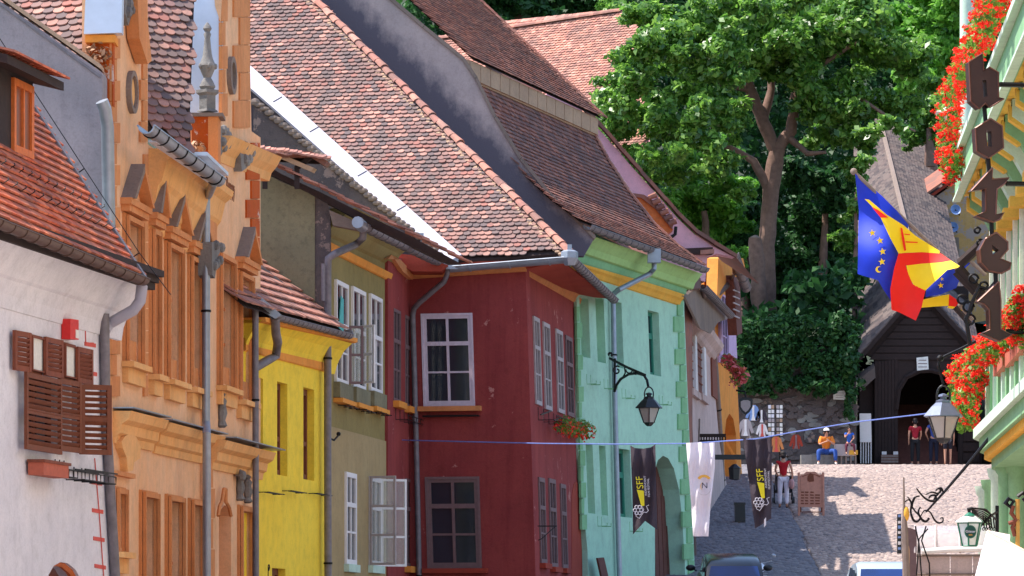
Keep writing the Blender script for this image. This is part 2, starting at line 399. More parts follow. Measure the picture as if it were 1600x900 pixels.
def pipe(parent, pts, r, mat, name='downpipe', clips=None, step=2.6, cmat=None):
    mb = MB(); mb.tube(pts, r, 12); o = part(name, mb, mat, parent, True)
    pts = [V(p) for p in pts]
    for i in range(len(pts)-1):
        L = (pts[i+1]-pts[i]).length
        for k in range(int(L/step)):
            q = pts[i].lerp(pts[i+1], (k+.5)/int(L/step)); t = (pts[i+1]-pts[i]).normalized()
            m2 = MB(); m2.lathe(q-t*.02, [(r*1.22, 0), (r*1.22, .04)], 12, t); part('clip', m2, cmat or M['iron'], o)
    return o
def rect(F, x0, x1, yt, yb, off=0):
    xm, ym = (x0+x1)/2, (yt+yb)/2
    return (F.uv(x0, ym, off)[0], F.uv(x1, ym, off)[0], F.uv(xm, yb, off)[1], F.uv(xm, yt, off)[1])
def rpts(r): return [(r[0], r[2]), (r[1], r[2]), (r[1], r[3]), (r[0], r[3])]
def wall(parent, F, poly, holes, mat, th=.45, off=0, name='wall', label=None, px=True, back=None):
    pts = [F.uv(x, y, off) for x, y in poly] if px else poly
    mb = MB(); mb.prism([F.p(u, v, off) for u, v in pts], -F.N*th, [[F.p(u, v, off) for u, v in h] for h in holes])
    return part(name, mb, mat, parent, label=label)
def slab(parent, F, poly, mat, off, th, name, label=None, smooth=False):
    mb = MB(); mb.prism([F.at(x, y, off) for x, y in poly], -F.N*th); return part(name, mb, mat, parent, label=label, smooth=smooth)
def slab_uv(parent, F, pts, mat, off, th, name, label=None):
    mb = MB(); mb.prism([F.p(u, v, off) for u, v in pts], -F.N*th); return part(name, mb, mat, parent, label=label)
def moulding(parent, F, p0, p1, prof, mat, name='cornice', label=None, off=0):
    """extrude a profile of (out, dv) between two pixels of the wall"""
    u0, v0 = F.uv(*p0, off); u1, v1 = F.uv(*p1, off); n = len(prof)
    pr = list(prof) + [(-.05, prof[-1][1]), (-.05, prof[0][1])]
    rows = [[F.p(u, v+dv, o) for o, dv in pr] for u, v in ((u0, v0), (u1, v1))]; n = len(pr)
    mb = MB(); mb.add(rows[0]+rows[1], [(i, (i+1)%n, n+(i+1)%n, n+i) for i in range(n)] + [tuple(range(n)), tuple(range(2*n-1, n-1, -1))])
    return part(name, mb, mat, parent, label=label)
def window(parent, F, r, mat, glass, depth=.14, cols=2, rows=(.33,.33,.34), fr=.07, bar=.035, sill=None, sillmat=None, casing=0, casmat=None, curtain=False, name='window', label=None, off=0):
    u0, u1, v0, v1 = r; mb = MB(); d = -depth+off
    def bx(a, b, c, e, o0, o1): mb.box(F.p(a, c, o0), F.U*(b-a), F.W*(e-c), F.N*(o1-o0))
    bx(u0, u0+fr, v0, v1, d, d+.06); bx(u1-fr, u1, v0, v1, d, d+.06)
    bx(u0+fr, u1-fr, v0, v0+fr, d, d+.06); bx(u0+fr, u1-fr, v1-fr, v1, d, d+.06)
    iu0, iu1, iv0, iv1 = u0+fr, u1-fr, v0+fr, v1-fr; cw = (iu1-iu0)/cols
    for i in range(1, cols): bx(iu0+cw*i-bar*.8, iu0+cw*i+bar*.8, iv0, iv1, d+.003, d+.055)
    vv = [iv0]; tot = sum(rows)
    for h in rows[:-1]: vv.append(vv[-1]+(iv1-iv0)*h/tot)
    vv.append(iv1)
    for i, y in enumerate(vv[1:-1]):
        hb = bar*(1.3 if i == len(vv)-3 else .6)
        bx(iu0, iu1, y-hb, y+hb, d+.006, d+.05+.015*(i == len(vv)-3))
    if casing:
        c = casing
        for a, b, e, f in ((u0-c, u0, v0-c, v1+c), (u1, u1+c, v0-c, v1+c), (u0, u1, v1, v1+c), (u0, u1, v0-c, v0)):
            mb.box(F.p(a, e, -.01), F.U*(b-a), F.W*(f-e), F.N*.035)
    w_ = part(name, mb, mat, parent, label=label)
    for i in range(cols):
        for j in range(len(vv)-1):
            m2 = MB(); m2.box(F.p(iu0+cw*i, vv[j], d+.012), F.U*cw, F.W*(vv[j+1]-vv[j]), F.N*.01); part('pane', m2, glass, w_)
    m3 = MB(); m3.box(F.p(u0, v0, d-.6), F.U*(u1-u0), F.W*(v1-v0), F.N*.02); part('dark_room', m3, M['under'], w_) if False else None
    if sill:
        m2 = MB(); m2.box(F.p(u0-.08, v0-sill, -.02), F.U*(u1-u0+.16), F.W*sill, F.N*.16); part('sill', m2, sillmat or mat, w_)
    return w_
def ironhook(parent, F, r, n=3, name='flower_bracket', drop=.25, out=.22):
    """thin iron flower box holder below a sill"""
    u0, u1, v = r; mb = MB()
    for k in range(n):
        u = u0+(u1-u0)*k/(n-1); mb.tube([F.p(u, v+drop, .02), F.p(u, v, .02), F.p(u, v, out), F.p(u, v+.1, out)], .011, 4)
    mb.tube([F.p(u0, v+.1, out), F.p(u1, v+.1, out)], .011, 4); mb.tube([F.p(u0, v, out), F.p(u1, v, out)], .009, 4)
    return part(name, mb, M['iron'], parent)
def leafcloud(name, blobs, n, size, mat, parent=None, flat=.55, shell=.55, seed=1):
    """many small folded leaves spread through ellipsoids; returns the object"""
    rng = np.random.default_rng(seed)
    if n > 5000:
        nb = []
        for q in blobs:
            nb.append((q[0], q[1], q[2], q[3]*.62, q[4]*.62, q[5]*.62))
            for k in range(7):
                dd = rng.normal(size=3); dd /= np.linalg.norm(dd); s_ = rng.uniform(.22,.5); m_ = rng.uniform(.55,1.0)
                nb.append((q[0]+dd[0]*q[3]*m_, q[1]+dd[1]*q[4]*m_, q[2]+dd[2]*q[5]*m_, q[3]*s_*rng.uniform(.9,1.5), q[4]*s_, q[5]*s_*.75))
        blobs = nb; shell = .25
    vol = np.array([b[3]*b[4]*b[5] for b in blobs])**(.75); pr = vol/vol.sum()
    idx = rng.choice(len(blobs), n, p=pr); B = np.array(blobs)[idx]
    d = rng.normal(size=(n,3)); d /= np.linalg.norm(d, axis=1)[:,None]
    r = shell + (1-shell)*rng.random(n)**.6; r = np.where(rng.random(n) < .12, rng.random(n)*1.12, r)
    # uneven outline: push in and out with a cheap angular wave
    wv = 1 + .16*np.sin(d[:,0]*7+idx)*np.cos(d[:,2]*6+idx*1.7) + .1*np.sin(d[:,1]*11+idx*.7)
    c = B[:,:3] + d*B[:,3:6]*(r*wv)[:,None]
    nrm = d*.6 + rng.normal(size=(n,3))*.7 + np.array([0,0,flat]); nrm /= np.linalg.norm(nrm, axis=1)[:,None]
    a = np.cross(nrm, rng.normal(size=(n,3))); a /= np.linalg.norm(a, axis=1)[:,None]; b = np.cross(nrm, a)
    s = size*(.45+1.1*rng.random(n)**1.6)[:,None]
    v = np.stack([c-a*s, c-b*s*.55+nrm*s*.18, c+a*s, c+b*s*.55+nrm*s*.18], 1).reshape(-1,3) - np.array(org(parent))
    me = bpy.data.meshes.new(name); me.vertices.add(4*n); me.vertices.foreach_set('co', v.ravel().astype(np.float32))
    me.loops.add(4*n); me.loops.foreach_set('vertex_index', np.arange(4*n, dtype=np.int32))
    me.polygons.add(n); me.polygons.foreach_set('loop_start', np.arange(0,4*n,4, dtype=np.int32)); me.polygons.foreach_set('loop_total', np.full(n,4,dtype=np.int32))
    me.update(); me.validate(); me.materials.append(mat)
    o = bpy.data.objects.new(name, me); COL.objects.link(o); o.parent = parent; ORG[o.name] = org(parent); return o
def spiral(c, ax, ay, r0, r1, a0, a1, n=14):
    return [V(c)+(V(ax)*math.cos(a0+(a1-a0)*i/n)+V(ay)*math.sin(a0+(a1-a0)*i/n))*(r0+(r1-r0)*i/n) for i in range(n+1)]
def text_mesh(body, size, depth=.004):
    cu = bpy.data.curves.new('lettering', 'FONT'); cu.body = body; cu.size = size; cu.extrude = depth; cu.align_x = 'CENTER'; cu.align_y = 'CENTER'
    o = bpy.data.objects.new('lettering', cu); COL.objects.link(o); bpy.context.view_layer.update()
    me = bpy.data.meshes.new_from_object(o); bpy.data.objects.remove(o); return me
def text(parent, body, size, O, U, W, mat, name='lettering', sx=1.0):
    me = text_mesh(body, size); me.materials.append(mat); n = U.normalized().cross(W.normalized())
    m = Matrix((U.normalized()*sx, W.normalized(), n)).transposed().to_4x4(); m.translation = O
    return inst(name, me, m, parent)
# ---------------------------------------------------------------- ground, street, hill
KN = [(-80,-5),(0,-1.7),(60,-1.2),(91,-.3),(100,.45),(105,.9),(113,1.75),(119,2.7),(124,3.45),(128,4.02),(135,4.95),(147,6.15),(152,6.35),(158,6.4)]
def zs(y):
    if y <= KN[0][0]: return KN[0][1]
    for (a, za), (b, zb) in zip(KN, KN[1:]):
        if y <= b: return za+(zb-za)*(y-a)/(b-a)
    return KN[-1][1]
def gz(x, y):
    z = zs(min(y, 158)); return z
def hillz(x, y):
    if y < 157: return gz(x, y)
    return float(np.interp(y, [157,196,235,300,420,600], [6.4,12.5,17,30,70,110]))
xs = [-400,-200,-100,-60,-40,-25,-15,-8,-4,0,4,8,12,16,20,26,34,50,80,140,300,500]; ys = list(range(-80, 90, 6))+list(range(91, 157, 3))+[157,160,165,172,180,190,205,225,250,277,330,420,600]
mb = MB(); mb.grid([[V((x, y, hillz(x, y)-.06 + (random.uniform(-.4,.4) if y > 165 else 0))) for x in xs] for y in ys])
m, n, b = newmat('soil'); co = objco(n); f = noise(n, .5, 7, co).outputs[0]
n.links.new(ramp(n, f, [(.35, lin((32,46,28))), (.55, lin((46,54,34))), (.7, lin((66,58,46)))]).outputs[0], b.inputs['Base Color']); b.inputs['Roughness'].default_value = 1
bump(n, b, f, .8, .3); M['soil'] = m
o = part('ground', mb, M['soil']); o['kind'] = 'structure'
# paved street sheet
m, n, b = newmat('paving'); co = objco(n)
vo = N_(n, 'ShaderNodeTexVoronoi', feature='DISTANCE_TO_EDGE'); vo.inputs['Scale'].default_value = 7; n.links.new(co, vo.inputs['Vector'])
vc = N_(n, 'ShaderNodeTexVoronoi'); vc.inputs['Scale'].default_value = 7; n.links.new(co, vc.inputs['Vector'])
c1 = ramp(n, vc.outputs['Color'], [(0, lin((136,120,116))), (1, lin((168,150,144)))]).outputs[0]
jm = ramp(n, vo.outputs[0], [(0, (1,1,1)), (.09, (0,0,0))]).outputs[0]
n.links.new(mix(n, jm, c1, lin((88,76,72))), b.inputs['Base Color']); b.inputs['Roughness'].default_value = .8; bump(n, b, vo.outputs[0], .5, .05); M['paving'] = m
mb = MB(); yy = [-60,0,40,60,75,91,96,100,105,109,113,116,119,124,128,131,135,141,147,152]
mb.grid([[V((x, y, gz(x, y)-.03)) for x in (-9,-4,0,4,8,12,16,22)] for y in yy]); o = part('street', mb, M['paving']); o['kind'] = 'structure'
# cobbles as real stones in the part of the street in view (too small to pick apart singly)
def cobbles(name, x0, x1, y0, y1, dx, dy, mat, skip=None, h=.045):
    rng = np.random.default_rng(3); nx = int((x1-x0)/dx); ny = int((y1-y0)/dy); pts = []
    for j in range(ny):
        y = y0+(j+.5)*dy; ox = (j % 2)*.5
        for i in range(nx):
            x = x0+(i+.5+ox)*dx
            if skip and skip(x, y): continue
            pts.append((x, y))
    p = np.array(pts); k = len(p); p = p + rng.normal(size=p.shape)*[dx*.07, dy*.07]
    zz = np.interp(p[:,1], [a for a, _ in KN], [z for _, z in KN]) + rng.normal(size=k)*.008
    hx = dx*.47*(.88+.16*rng.random(k)); hy = dy*.46*(.88+.16*rng.random(k)); sl = np.interp(p[:,1]+.3, [a for a,_ in KN], [z for _,z in KN])-np.interp(p[:,1], [a for a,_ in KN], [z for _,z in KN]); sl /= .3
    V8 = []
    for (sx, sy, sz, kk) in ((-1,-1,-.03,1),(1,-1,-.03,1),(1,1,-.03,1),(-1,1,-.03,1),(-1,-1,h*.55,.92),(1,-1,h*.55,.92),(1,1,h*.55,.92),(-1,1,h*.55,.92),(-1,-1,h,.6),(1,-1,h,.6),(1,1,h,.6),(-1,1,h,.6)):
        V8.append(np.stack([p[:,0]+sx*hx*kk, p[:,1]+sy*hy*kk, zz+sz+sl*sy*hy*kk], 1))
    v = np.stack(V8, 1).reshape(-1,3); fs = np.array([(0,1,5,4),(1,2,6,5),(2,3,7,6),(3,0,4,7),(4,5,9,8),(5,6,10,9),(6,7,11,10),(7,4,8,11),(8,9,10,11)])
    F_ = (fs[None]+12*np.arange(k)[:,None,None]).reshape(-1,4); me = bpy.data.meshes.new(name)
    me.vertices.add(len(v)); me.vertices.foreach_set('co', v.ravel().astype(np.float32)); me.loops.add(F_.size); me.loops.foreach_set('vertex_index', F_.ravel().astype(np.int32))
    me.polygons.add(len(F_)); me.polygons.foreach_set('loop_start', np.arange(0,F_.size,4,dtype=np.int32)); me.polygons.foreach_set('loop_total', np.full(len(F_),4,dtype=np.int32)); me.polygons.foreach_set('use_smooth', np.ones(len(F_), bool))
    me.update(); me.validate(); me.materials.append(mat); o = bpy.data.objects.new(name, me); COL.objects.link(o); return tag(o, kind='stuff')
M['cobble'] = islandmat('cobble', [(160,140,132),(140,124,118),(178,158,148),(126,114,112),(168,148,138)], .75)
M['sett'] = islandmat('sett', [(120,116,122),(108,106,114),(132,126,130),(100,98,106)], .7)
lane = lambda y: 8.15 + (y-100)*.012
cobbles('cobblestones', 8.0, 18.5, 98, 151.5, .16, .15, M['cobble'], lambda x, y: x < lane(y)+.1)
cobbles('street_setts', 4.0, 9.5, 98, 151.5, .22, .15, M['sett'], lambda x, y: x > lane(y))
# ---------------------------------------------------------------- white house (far left)
FWH = side(1850, 180, 62)
H = thing('white_house', 'white plastered house with brown shutters and bright red tiled roof, far left of the street', 'house', FWH.p(0,0)+V((0,0,-1)))
rA = rect(FWH, 42, 95, 590, 705); rB = rect(FWH, 112, 128, 600, 700)
arch = [FWH.uv(x, y) for x, y in ((76,1060),(76,898),(84,884),(95,878),(106,880),(118,890),(126,905),(128,1060))]
# upper shuttered openings
rU1 = rect(FWH, 43.3, 63, 527, 581); rU2 = rect(FWH, 95.2, 115, 540, 591)
wall(H, FWH, [(-120,345),(176,462),(165,520),(172,760),(182,900),(188,1060),(-120,1060)], [rpts(rA), rpts(rB), rpts(rU1), rpts(rU2), arch], M['white_wall'])
for r in (rA, rB): window(H, FWH, r, M['brown_wood'], M['glass'], .2, 2, (1,1,1))
for r in (rU1, rU2): window(H, FWH, r, M['brown_wood'], M['curtain'], -.02, 1, (1,), fr=.02, casing=.03)
slab_uv(H, FWH, arch, M['glass_brown'], -.3, .05, 'arched_window', 'dark arched ground floor window')
mb = MB(); mb.tube([FWH.p(u, v, -.1) for u, v in arch[1:-1]], .06, 6); part('arch_surround', mb, M['orange_wood'], H)
# cove under the eaves
prof = [(.02,-1.05),(.05,-.8),(.1,-.62),(.12,-.55),(.16,-.5),(.3,-.2),(.42,0)]
moulding(H, FWH, (-120, 350), (188, 450), [(a, b*.75) for a, b in prof], M['white_wall'], 'cove')
for i, (dy, o, h) in enumerate(((0,.46,.10),(-.10,.52,.09),(-.19,.6,.1))):
    u0, v0 = FWH.uv(-120, 352); u1, v1 = FWH.uv(196, 454)
    mb = MB(); mb.box(FWH.p(u0, v0+.0-dy, 0), FWH.p(u1, v1-dy, 0)-FWH.p(u0, v0-dy, 0), V((0,0,h-.004)), FWH.N*o); part('eaves_board', mb, M['dark_wood'], H)
g0 = FWH.at(-120, 298, .66); g1 = FWH.at(224, 436, .66)
gutter(H, g0, g1, .1, M['brown_metal'], step=.55)
RW = Roof(g0+FWH.N*-.05+V((0,0,.02)), g1-g0, -FWH.N, [(0,0),(2.85,4.3)]); LW = (g1-g0).length
mb = MB(); mb.add([RW.P(0,0,-.02), RW.P(LW,0,-.02), RW.P(LW,4.6,-.02), RW.P(0,4.6,-.02)], [(0,1,2,3)]); part('roof', mb, M['under'], H)
roof_tiles(H, RW, lambda e, s: True, (0, LW-.15), (0, 4.4), .24, .155, M['tile_red'], flat=True, th=.03, jit=.5)
# snow guards
mb = MB()
for row, s in enumerate((.75, 1.15)):
    k = int(LW/.42)
    for i in range(k):
        e = LW*(i+.5*(row%2))/k+.1; mb.tube([RW.P(e, s+.2, .05), RW.P(e, s, .06), RW.P(e, s, .16), RW.P(e+.05, s+.04, .16)], .009, 4)
part('snow_guards', mb, M['iron'], H, kind='stuff')
# blue metal flashing and lightning wire along the party wall
mb = MB(); mb.box(RW.P(LW-.16, -.05, .05), RW.E*.14, RW.up(0)*4.6, RW.n(0)*.05); part('verge_flashing', mb, M['zinc_old'], H)
mb = MB(); q = [RW.P(LW-.05, s, .2) for s in (-.3,.3,1,1.8,2.6,3.4,4.4)]; mb.tube([q[0]+V((.12,.25,-.1))]+q[1:], .008, 4)
for p in q[1::2]: mb.tube([p, p-RW.n(0)*.2], .012, 4)
part('lightning_wire', mb, M['iron'], H)
# dormer
de = LW*.5
eD, sD = RW.es(52, 262); dz = RW.P(eD, sD)
D0 = FWH; uD, vD = FWH.uv(50, 300, .1)
mb = MB()
pf = RW.P(eD, 1.55); fw_ = 1.35
dn = FWH.N; face = [pf - RW.E*fw_*2, pf, pf+V((0,0,1.2)), pf-RW.E*fw_*2+V((0,0,1.2))]
mb = MB(); mb.prism([pf+FWH.U*.0, pf+V((0,0,1.2)), pf-FWH.N*1.15+V((0,0,1.62)), ], -FWH.U*.06); dm = part('dormer', mb, M['dark_wood'], H, label='wooden dormer with an orange framed window')
mb = MB(); mb.box(pf-FWH.U*2.2, FWH.U*2.2, -FWH.N*.08, V((0,0,1.2))); part('dormer_front', mb, M['dark_wood'], dm)
Fd = Plane(pf-FWH.U*2.2, FWH.U, V((0,0,1)), FWH.N)
mb = MB()
for a, b_, c, d in ((1.1,1.2,.1,1.12),(1.98,2.1,.1,1.12),(1.2,1.98,.1,.2),(1.2,1.98,1.02,1.12),(1.56,1.63,.2,1.02)): mb.box(Fd.p(a, c, .0), Fd.U*(b_-a), V((0,0,d-c)), Fd.N*.05)
part('window_frame', mb, M['orange_wood'], dm)
mb = MB(); mb.box(Fd.p(1.2,.2,0.003), Fd.U*.78, V((0,0,.82)), Fd.N*.012); part('pane', mb, M['glass_brown'], dm)
mb = MB(); mb.box(pf+V((0,0,1.2))-FWH.U*2.6+FWH.N*.38+V((0,0,-.1)), FWH.U*2.85, -FWH.N*2.0+V((0,0,.5)), V((0,0,.12))); part('dormer_roof', mb, M['dark_wood'], dm)
RD = Roof(pf+V((0,0,1.24))-FWH.U*2.6+FWH.N*.40, FWH.U, -FWH.N, [(0,0),(2.0,.5)])
me = tile_mesh(.23, .3, .03, M['tile_red'], True)
for i in range(12):
    for j in range(5):
        p = RD.P(.12+i*.235, .08+j*.2, .03); u = RD.up(0); nn = RD.n(0); m_ = Matrix((u.cross(nn), u, nn)).transposed().to_4x4(); m_.translation = p; inst('tile', me, m_, dm)
# shutters: each a framed louvred leaf
def shutter(parent, F, r, off=.05, ang=0, n=10, mat=None, lean=0):
    u0, u1, v0, v1 = r; mat = mat or M['brown_wood']; c, s = math.cos(ang), math.sin(ang)
    a = F.U*c + F.N*s; nn = F.N*c - F.U*s; O = F.p(u0, v0, off); w_ = u1-u0; h = v1-v0; mb = MB(); up = V((0,0,1))
    f = min(.075, w_*.18)
    mb.box(O, a*f, up*h, nn*.045); mb.box(O+a*(w_-f), a*f, up*h, nn*.045)
    for z in (0, h-f): mb.box(O+a*f+up*z, a*(w_-2*f), up*f, nn*.042)
    if h > .9: mb.box(O+a*f+up*(h*.5-f/2), a*(w_-2*f), up*f, nn*.042)
    o = part('shutter', mb, mat, parent)
    for i in range(n):
        z = f+(h-2*f)*(i+.5)/n; m2 = MB(); m2.box(O+a*f+up*(z-.03)+nn*.0, a*(w_-2*f), up*.05+nn*.04, nn*.012-up*.006); part('slat', m2, mat, o)
    return o
shutter(H, FWH, rect(FWH, 25, 43, 518, 580, .1), .05, .12, 6); shutter(H, FWH, rect(FWH, 72, 95, 529, 589, .1), .06, .05, 6); shutter(H, FWH, rect(FWH, 122, 142, 544, 600, .1), .06, .05, 6)
shutter(H, FWH, rect(FWH, 42, 97, 587, 706, .14), .10, 0, 11, M['red_wood']); shutter(H, FWH, rect(FWH, 95, 121, 594, 706, .1), .05, .08, 11, M['red_wood'])
sh = rect(FWH, 128, 176, 606, 714, .1); s_ = shutter(H, FWH, (sh[0], sh[0]+.5, sh[2], sh[3]), .06, .85, 10, M['red_wood'])
# brick edge pattern painted on the corner
for y in (536, 581, 752, 796, 840, 883):
    x = 148+(y-536)*.045; slab(H, FWH, [(x-15,y-2),(x+2,y+1),(x+2,y+7),(x-15,y+4)], M['brick_red'], .012, .03, 'painted_brick')
mb = MB(); mb.tube([FWH.at(x, y, .012) for x, y in ((133,500),(134,536),(146,536))], .01, 4); mb.tube([FWH.at(x, y, .012) for x, y in ((148,716),(155,800),(162,900))], .01, 4); part('painted_line', mb, M['brick_red'], H)
# downpipe with its peeling elbow
pipe(H, [FWH.at(222,446,.62), FWH.at(219,470,.6), FWH.at(209,484,.5), FWH.at(172,505,.12), FWH.at(164,516,.08)], .085, M['white_metal'], 'elbow_pipe', step=1.0, cmat=M['zinc_old'])
pipe(H, [FWH.at(163,490,.08), FWH.at(165,640,.08), FWH.at(172,760,.08), FWH.at(180,900,.08), FWH.at(188,1050,.08)], .075, M['zinc_old'])
al = thing('alarm_box', 'small red box fixed high on the white wall above the shutters', 'alarm', FWH.at(117,531))
slab(al, FWH, [(110,498),(123,500),(123,531),(110,530)], M['red_box'], .14, .13, 'case'); slab(al, FWH, [(119,515),(123,516),(123,529),(119,528)], M['white_box'], .15, .012, 'label_plate')
fb = thing('flower_box', 'small terracotta box in an iron holder on the white wall', 'flower box', FWH.at(62,745))
mb = MB(); mb.box(FWH.at(44,742,.04), FWH.U*1.3, V((0,0,.2)), FWH.N*.22); part('box', mb, M['terracotta'], fb)
mb = MB(); mb.box(FWH.at(42,722,.03), FWH.U*1.4, V((0,0,.04)), FWH.N*.25); part('rim', mb, M['brown_wood'], fb)
ironhook(H, FWH, (FWH.uv(84,746)[0], FWH.uv(98,746)[0], FWH.uv(90,746)[1]), 3); 
ho = thing('flower_box_holder', 'empty black iron flower box holder on the white wall', 'holder', FWH.at(125,752))
ironhook(ho, FWH, (FWH.uv(101,752)[0], FWH.uv(150,755)[0], FWH.uv(125,753)[1]), 5, 'frame', .2, .3)
mb = MB(); u, v = FWH.uv(125,737); uu = FWH.uv(101,738)[0]
for o in (.02,.16,.3): mb.tube([FWH.p(uu, v, o), FWH.p(FWH.uv(152,740)[0], v, o)], .014, 4)
part('top_rail', mb, M['iron'], ho)
# ---------------------------------------------------------------- orange house
FO = side(1455, 174, 64.3)
H = thing('orange_house', 'ornate orange stucco house with pointed window pediments and tall gables', 'house', FO.p(0,0)+V((0,0,-1)))
up_w = [(193,216,350,562), (234,243,368,580), (258,279,392,590), (294,312,412,602), (371,389,436,622)]
lo_w = [(178,190,772,856), (219,240,778,1040), (259,280,784,1040), (295,313,790,1040), (372,390,800,1040)]
ru = [rect(FO, *w_) for w_ in up_w]; rl = [rect(FO, *w_) for w_ in lo_w]
wall(H, FO, [(173,-90),(231,-90),(231,225),(327,297),(327,1100),(173,1100)], [rpts(r) for r in ru[:4]+rl[:4]], M['orange_wall'])
FB = FO; bo = .14
rb5 = rect(FO, 340, 361, 408, 600, bo); rb6 = rect(FO, 371, 389, 436, 622, bo); rb_l = rect(FO, 372, 390, 800, 1040, bo)
a0 = FO.uv(341,1040,bo); a1 = FO.uv(361,1040,bo)
archb = [FO.uv(x, y, bo) for x, y in ((342,1040),(342,808),(345,796),(351,789),(357,794),(361,806),(361,1040))]
wall(H, FO, [(326,236),(326,185),(346,185),(346,-90),(380,-90),(390,60),(393,205),(407,215),(407,1100),(326,1100)], [rpts(rb5), rpts(rb6), rpts(rb_l), archb], M['orange_wall'], off=bo, name='gabled_bay')
slab_uv(H, FO, archb, M['orange_trim'], bo-.25, .05, 'arched_niche')
def blindwin(r, off=0, pedi=True, apron=True, mat=M['orange_trim']):
    """stucco framed window seen edge on: casing, recessed leaf, sill, apron and a pointed pediment"""
    u0, u1, v0, v1 = r; mb = MB(); c = .11
    for (a, b_, d, e) in ((u0-c, u0, v0-.1, v1+c), (u1, u1+c, v0-.1, v1+c), (u0, u1, v1, v1+c)):
        mb.box(FO.p(a, d, off-.02), FO.U*(b_-a), V((0,0,e-d)), FO.N*.07)
        mb.box(FO.p(a+.04*(a<u0), d, off+.06), FO.U*(b_-a-.05), V((0,0,e-d-.03)), FO.N*.05)
    w_ = part('window', mb, M['orange_trim'], H)
    m2 = MB(); m2.box(FO.p(u0, v0, off-.17), FO.U*(u1-u0), V((0,0,v1-v0)), FO.N*.03); part('leaf', m2, M['red_wood'], w_)
    m2 = MB(); m2.box(FO.p(u0+.02, v0, off-.14), FO.U*.07, V((0,0,v1-v0)), FO.N*.05); m2.box(FO.p((u0+u1)/2-.03, v0, off-.14), FO.U*.06, V((0,0,v1-v0)), FO.N*.04)
    for k in (.33,.62): m2.box(FO.p(u0+.09, v0+(v1-v0)*k, off-.138), FO.U*(u1-u0-.1), V((0,0,.05)), FO.N*.03)
    part('frame', m2, M['white_paint'] if False else M['orange_wood'], w_)
    m2 = MB(); m2.box(FO.p(u0, v0+.0, off-.13), FO.U*(u1-u0), V((0,0,.32)), FO.N*.1); part('lower_panel', m2, M['orange_trim'], w_)
    m2 = MB(); m2.box(FO.p(u0-c-.06, v0-.16, off-.02), FO.U*(u1-u0+2*c+.12), V((0,0,.09)), FO.N*.22); m2.box(FO.p(u0-c, v0-.4, off-.02), FO.U*(u1-u0+2*c), V((0,0,.235)), FO.N*.12); part('sill', m2, M['orange_pale'], w_)
    if pedi:
        h = v1+c+.02; m2 = MB(); m2.box(FO.p(u0-c-.1, h, off-.02), FO.U*(u1-u0+2*c+.2), V((0,0,.1)), FO.N*.16); m2.box(FO.p(u0-c-.16, h+.1, off-.02), FO.U*(u1-u0+2*c+.32), V((0,0,.1)), FO.N*.2); part('entablature', m2, M['orange_trim'], w_)
        um = (u0+u1)/2; W2 = (u1-u0)/2+c+.12; z = h+.2; ht = .62
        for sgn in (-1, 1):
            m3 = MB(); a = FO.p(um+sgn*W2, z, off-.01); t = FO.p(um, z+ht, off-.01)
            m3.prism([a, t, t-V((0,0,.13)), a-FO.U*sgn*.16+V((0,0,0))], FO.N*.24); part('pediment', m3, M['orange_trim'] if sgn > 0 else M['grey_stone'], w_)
        m3 = MB(); m3.prism([FO.p(um-W2+.1, z, off-.02), FO.p(um+W2-.1, z, off-.02), FO.p(um, z+ht-.08, off-.02)], FO.N*.06); part('tympanum', m3, M['orange_wall'], w_)
    return w_
for r in ru[:4]: blindwin(r)
blindwin(rb6, bo); blindwin(rb5, bo, False)
for r in rl[:4]: blindwin(r, 0, False)
blindwin(rb_l, bo, False)
# quoins on the corners, cut stones of two widths
def quoins(F, x0, x1, ya, yb, n, mat, off=0, flip=1, slope=.0, parent=None):
    for i in range(n):
        y = ya+(yb-ya)*i/n; h = (yb-ya)/n; w_ = (x1-x0)*(1 if i % 2 else .62)
        a, b_ = (x0, x0+w_) if flip > 0 else (x1-w_, x1)
        slab(parent or H, F, [(a, y+1), (b_, y+1+slope*(b_-a)), (b_, y+h-.6+slope*(b_-a)), (a, y+h-.6)], mat, off+.035, .06, 'quoin')
quoins(FO, 174.5, 188, -40, 620, 20, M['orange_trim']); quoins(FO, 220, 230.5, -40, 222, 8, M['orange_trim'], flip=-1)
quoins(FO, 222, 232, 240, 620, 11, M['orange_trim'], flip=-1)
quoins(FO, 247, 253, 380, 600, 6, M['orange_trim'], flip=-1); quoins(FO, 283, 289, 400, 610, 6, M['orange_trim'], flip=-1)
quoins(FO, 328, 346, 246, 376, 3, M['orange_trim'], bo, slope=.3); quoins(FO, 347, 356, -40, 182, 6, M['orange_trim'], bo)
quoins(FO, 366, 391, -60, 200, 6, M['orange_trim'], bo, flip=-1)
quoins(FO, 386, 406, 222, 400, 6, M['orange_peel'], bo, flip=-1); 
quoins(FO, 328, 336, 715, 1000, 6, M['orange_trim'], bo)
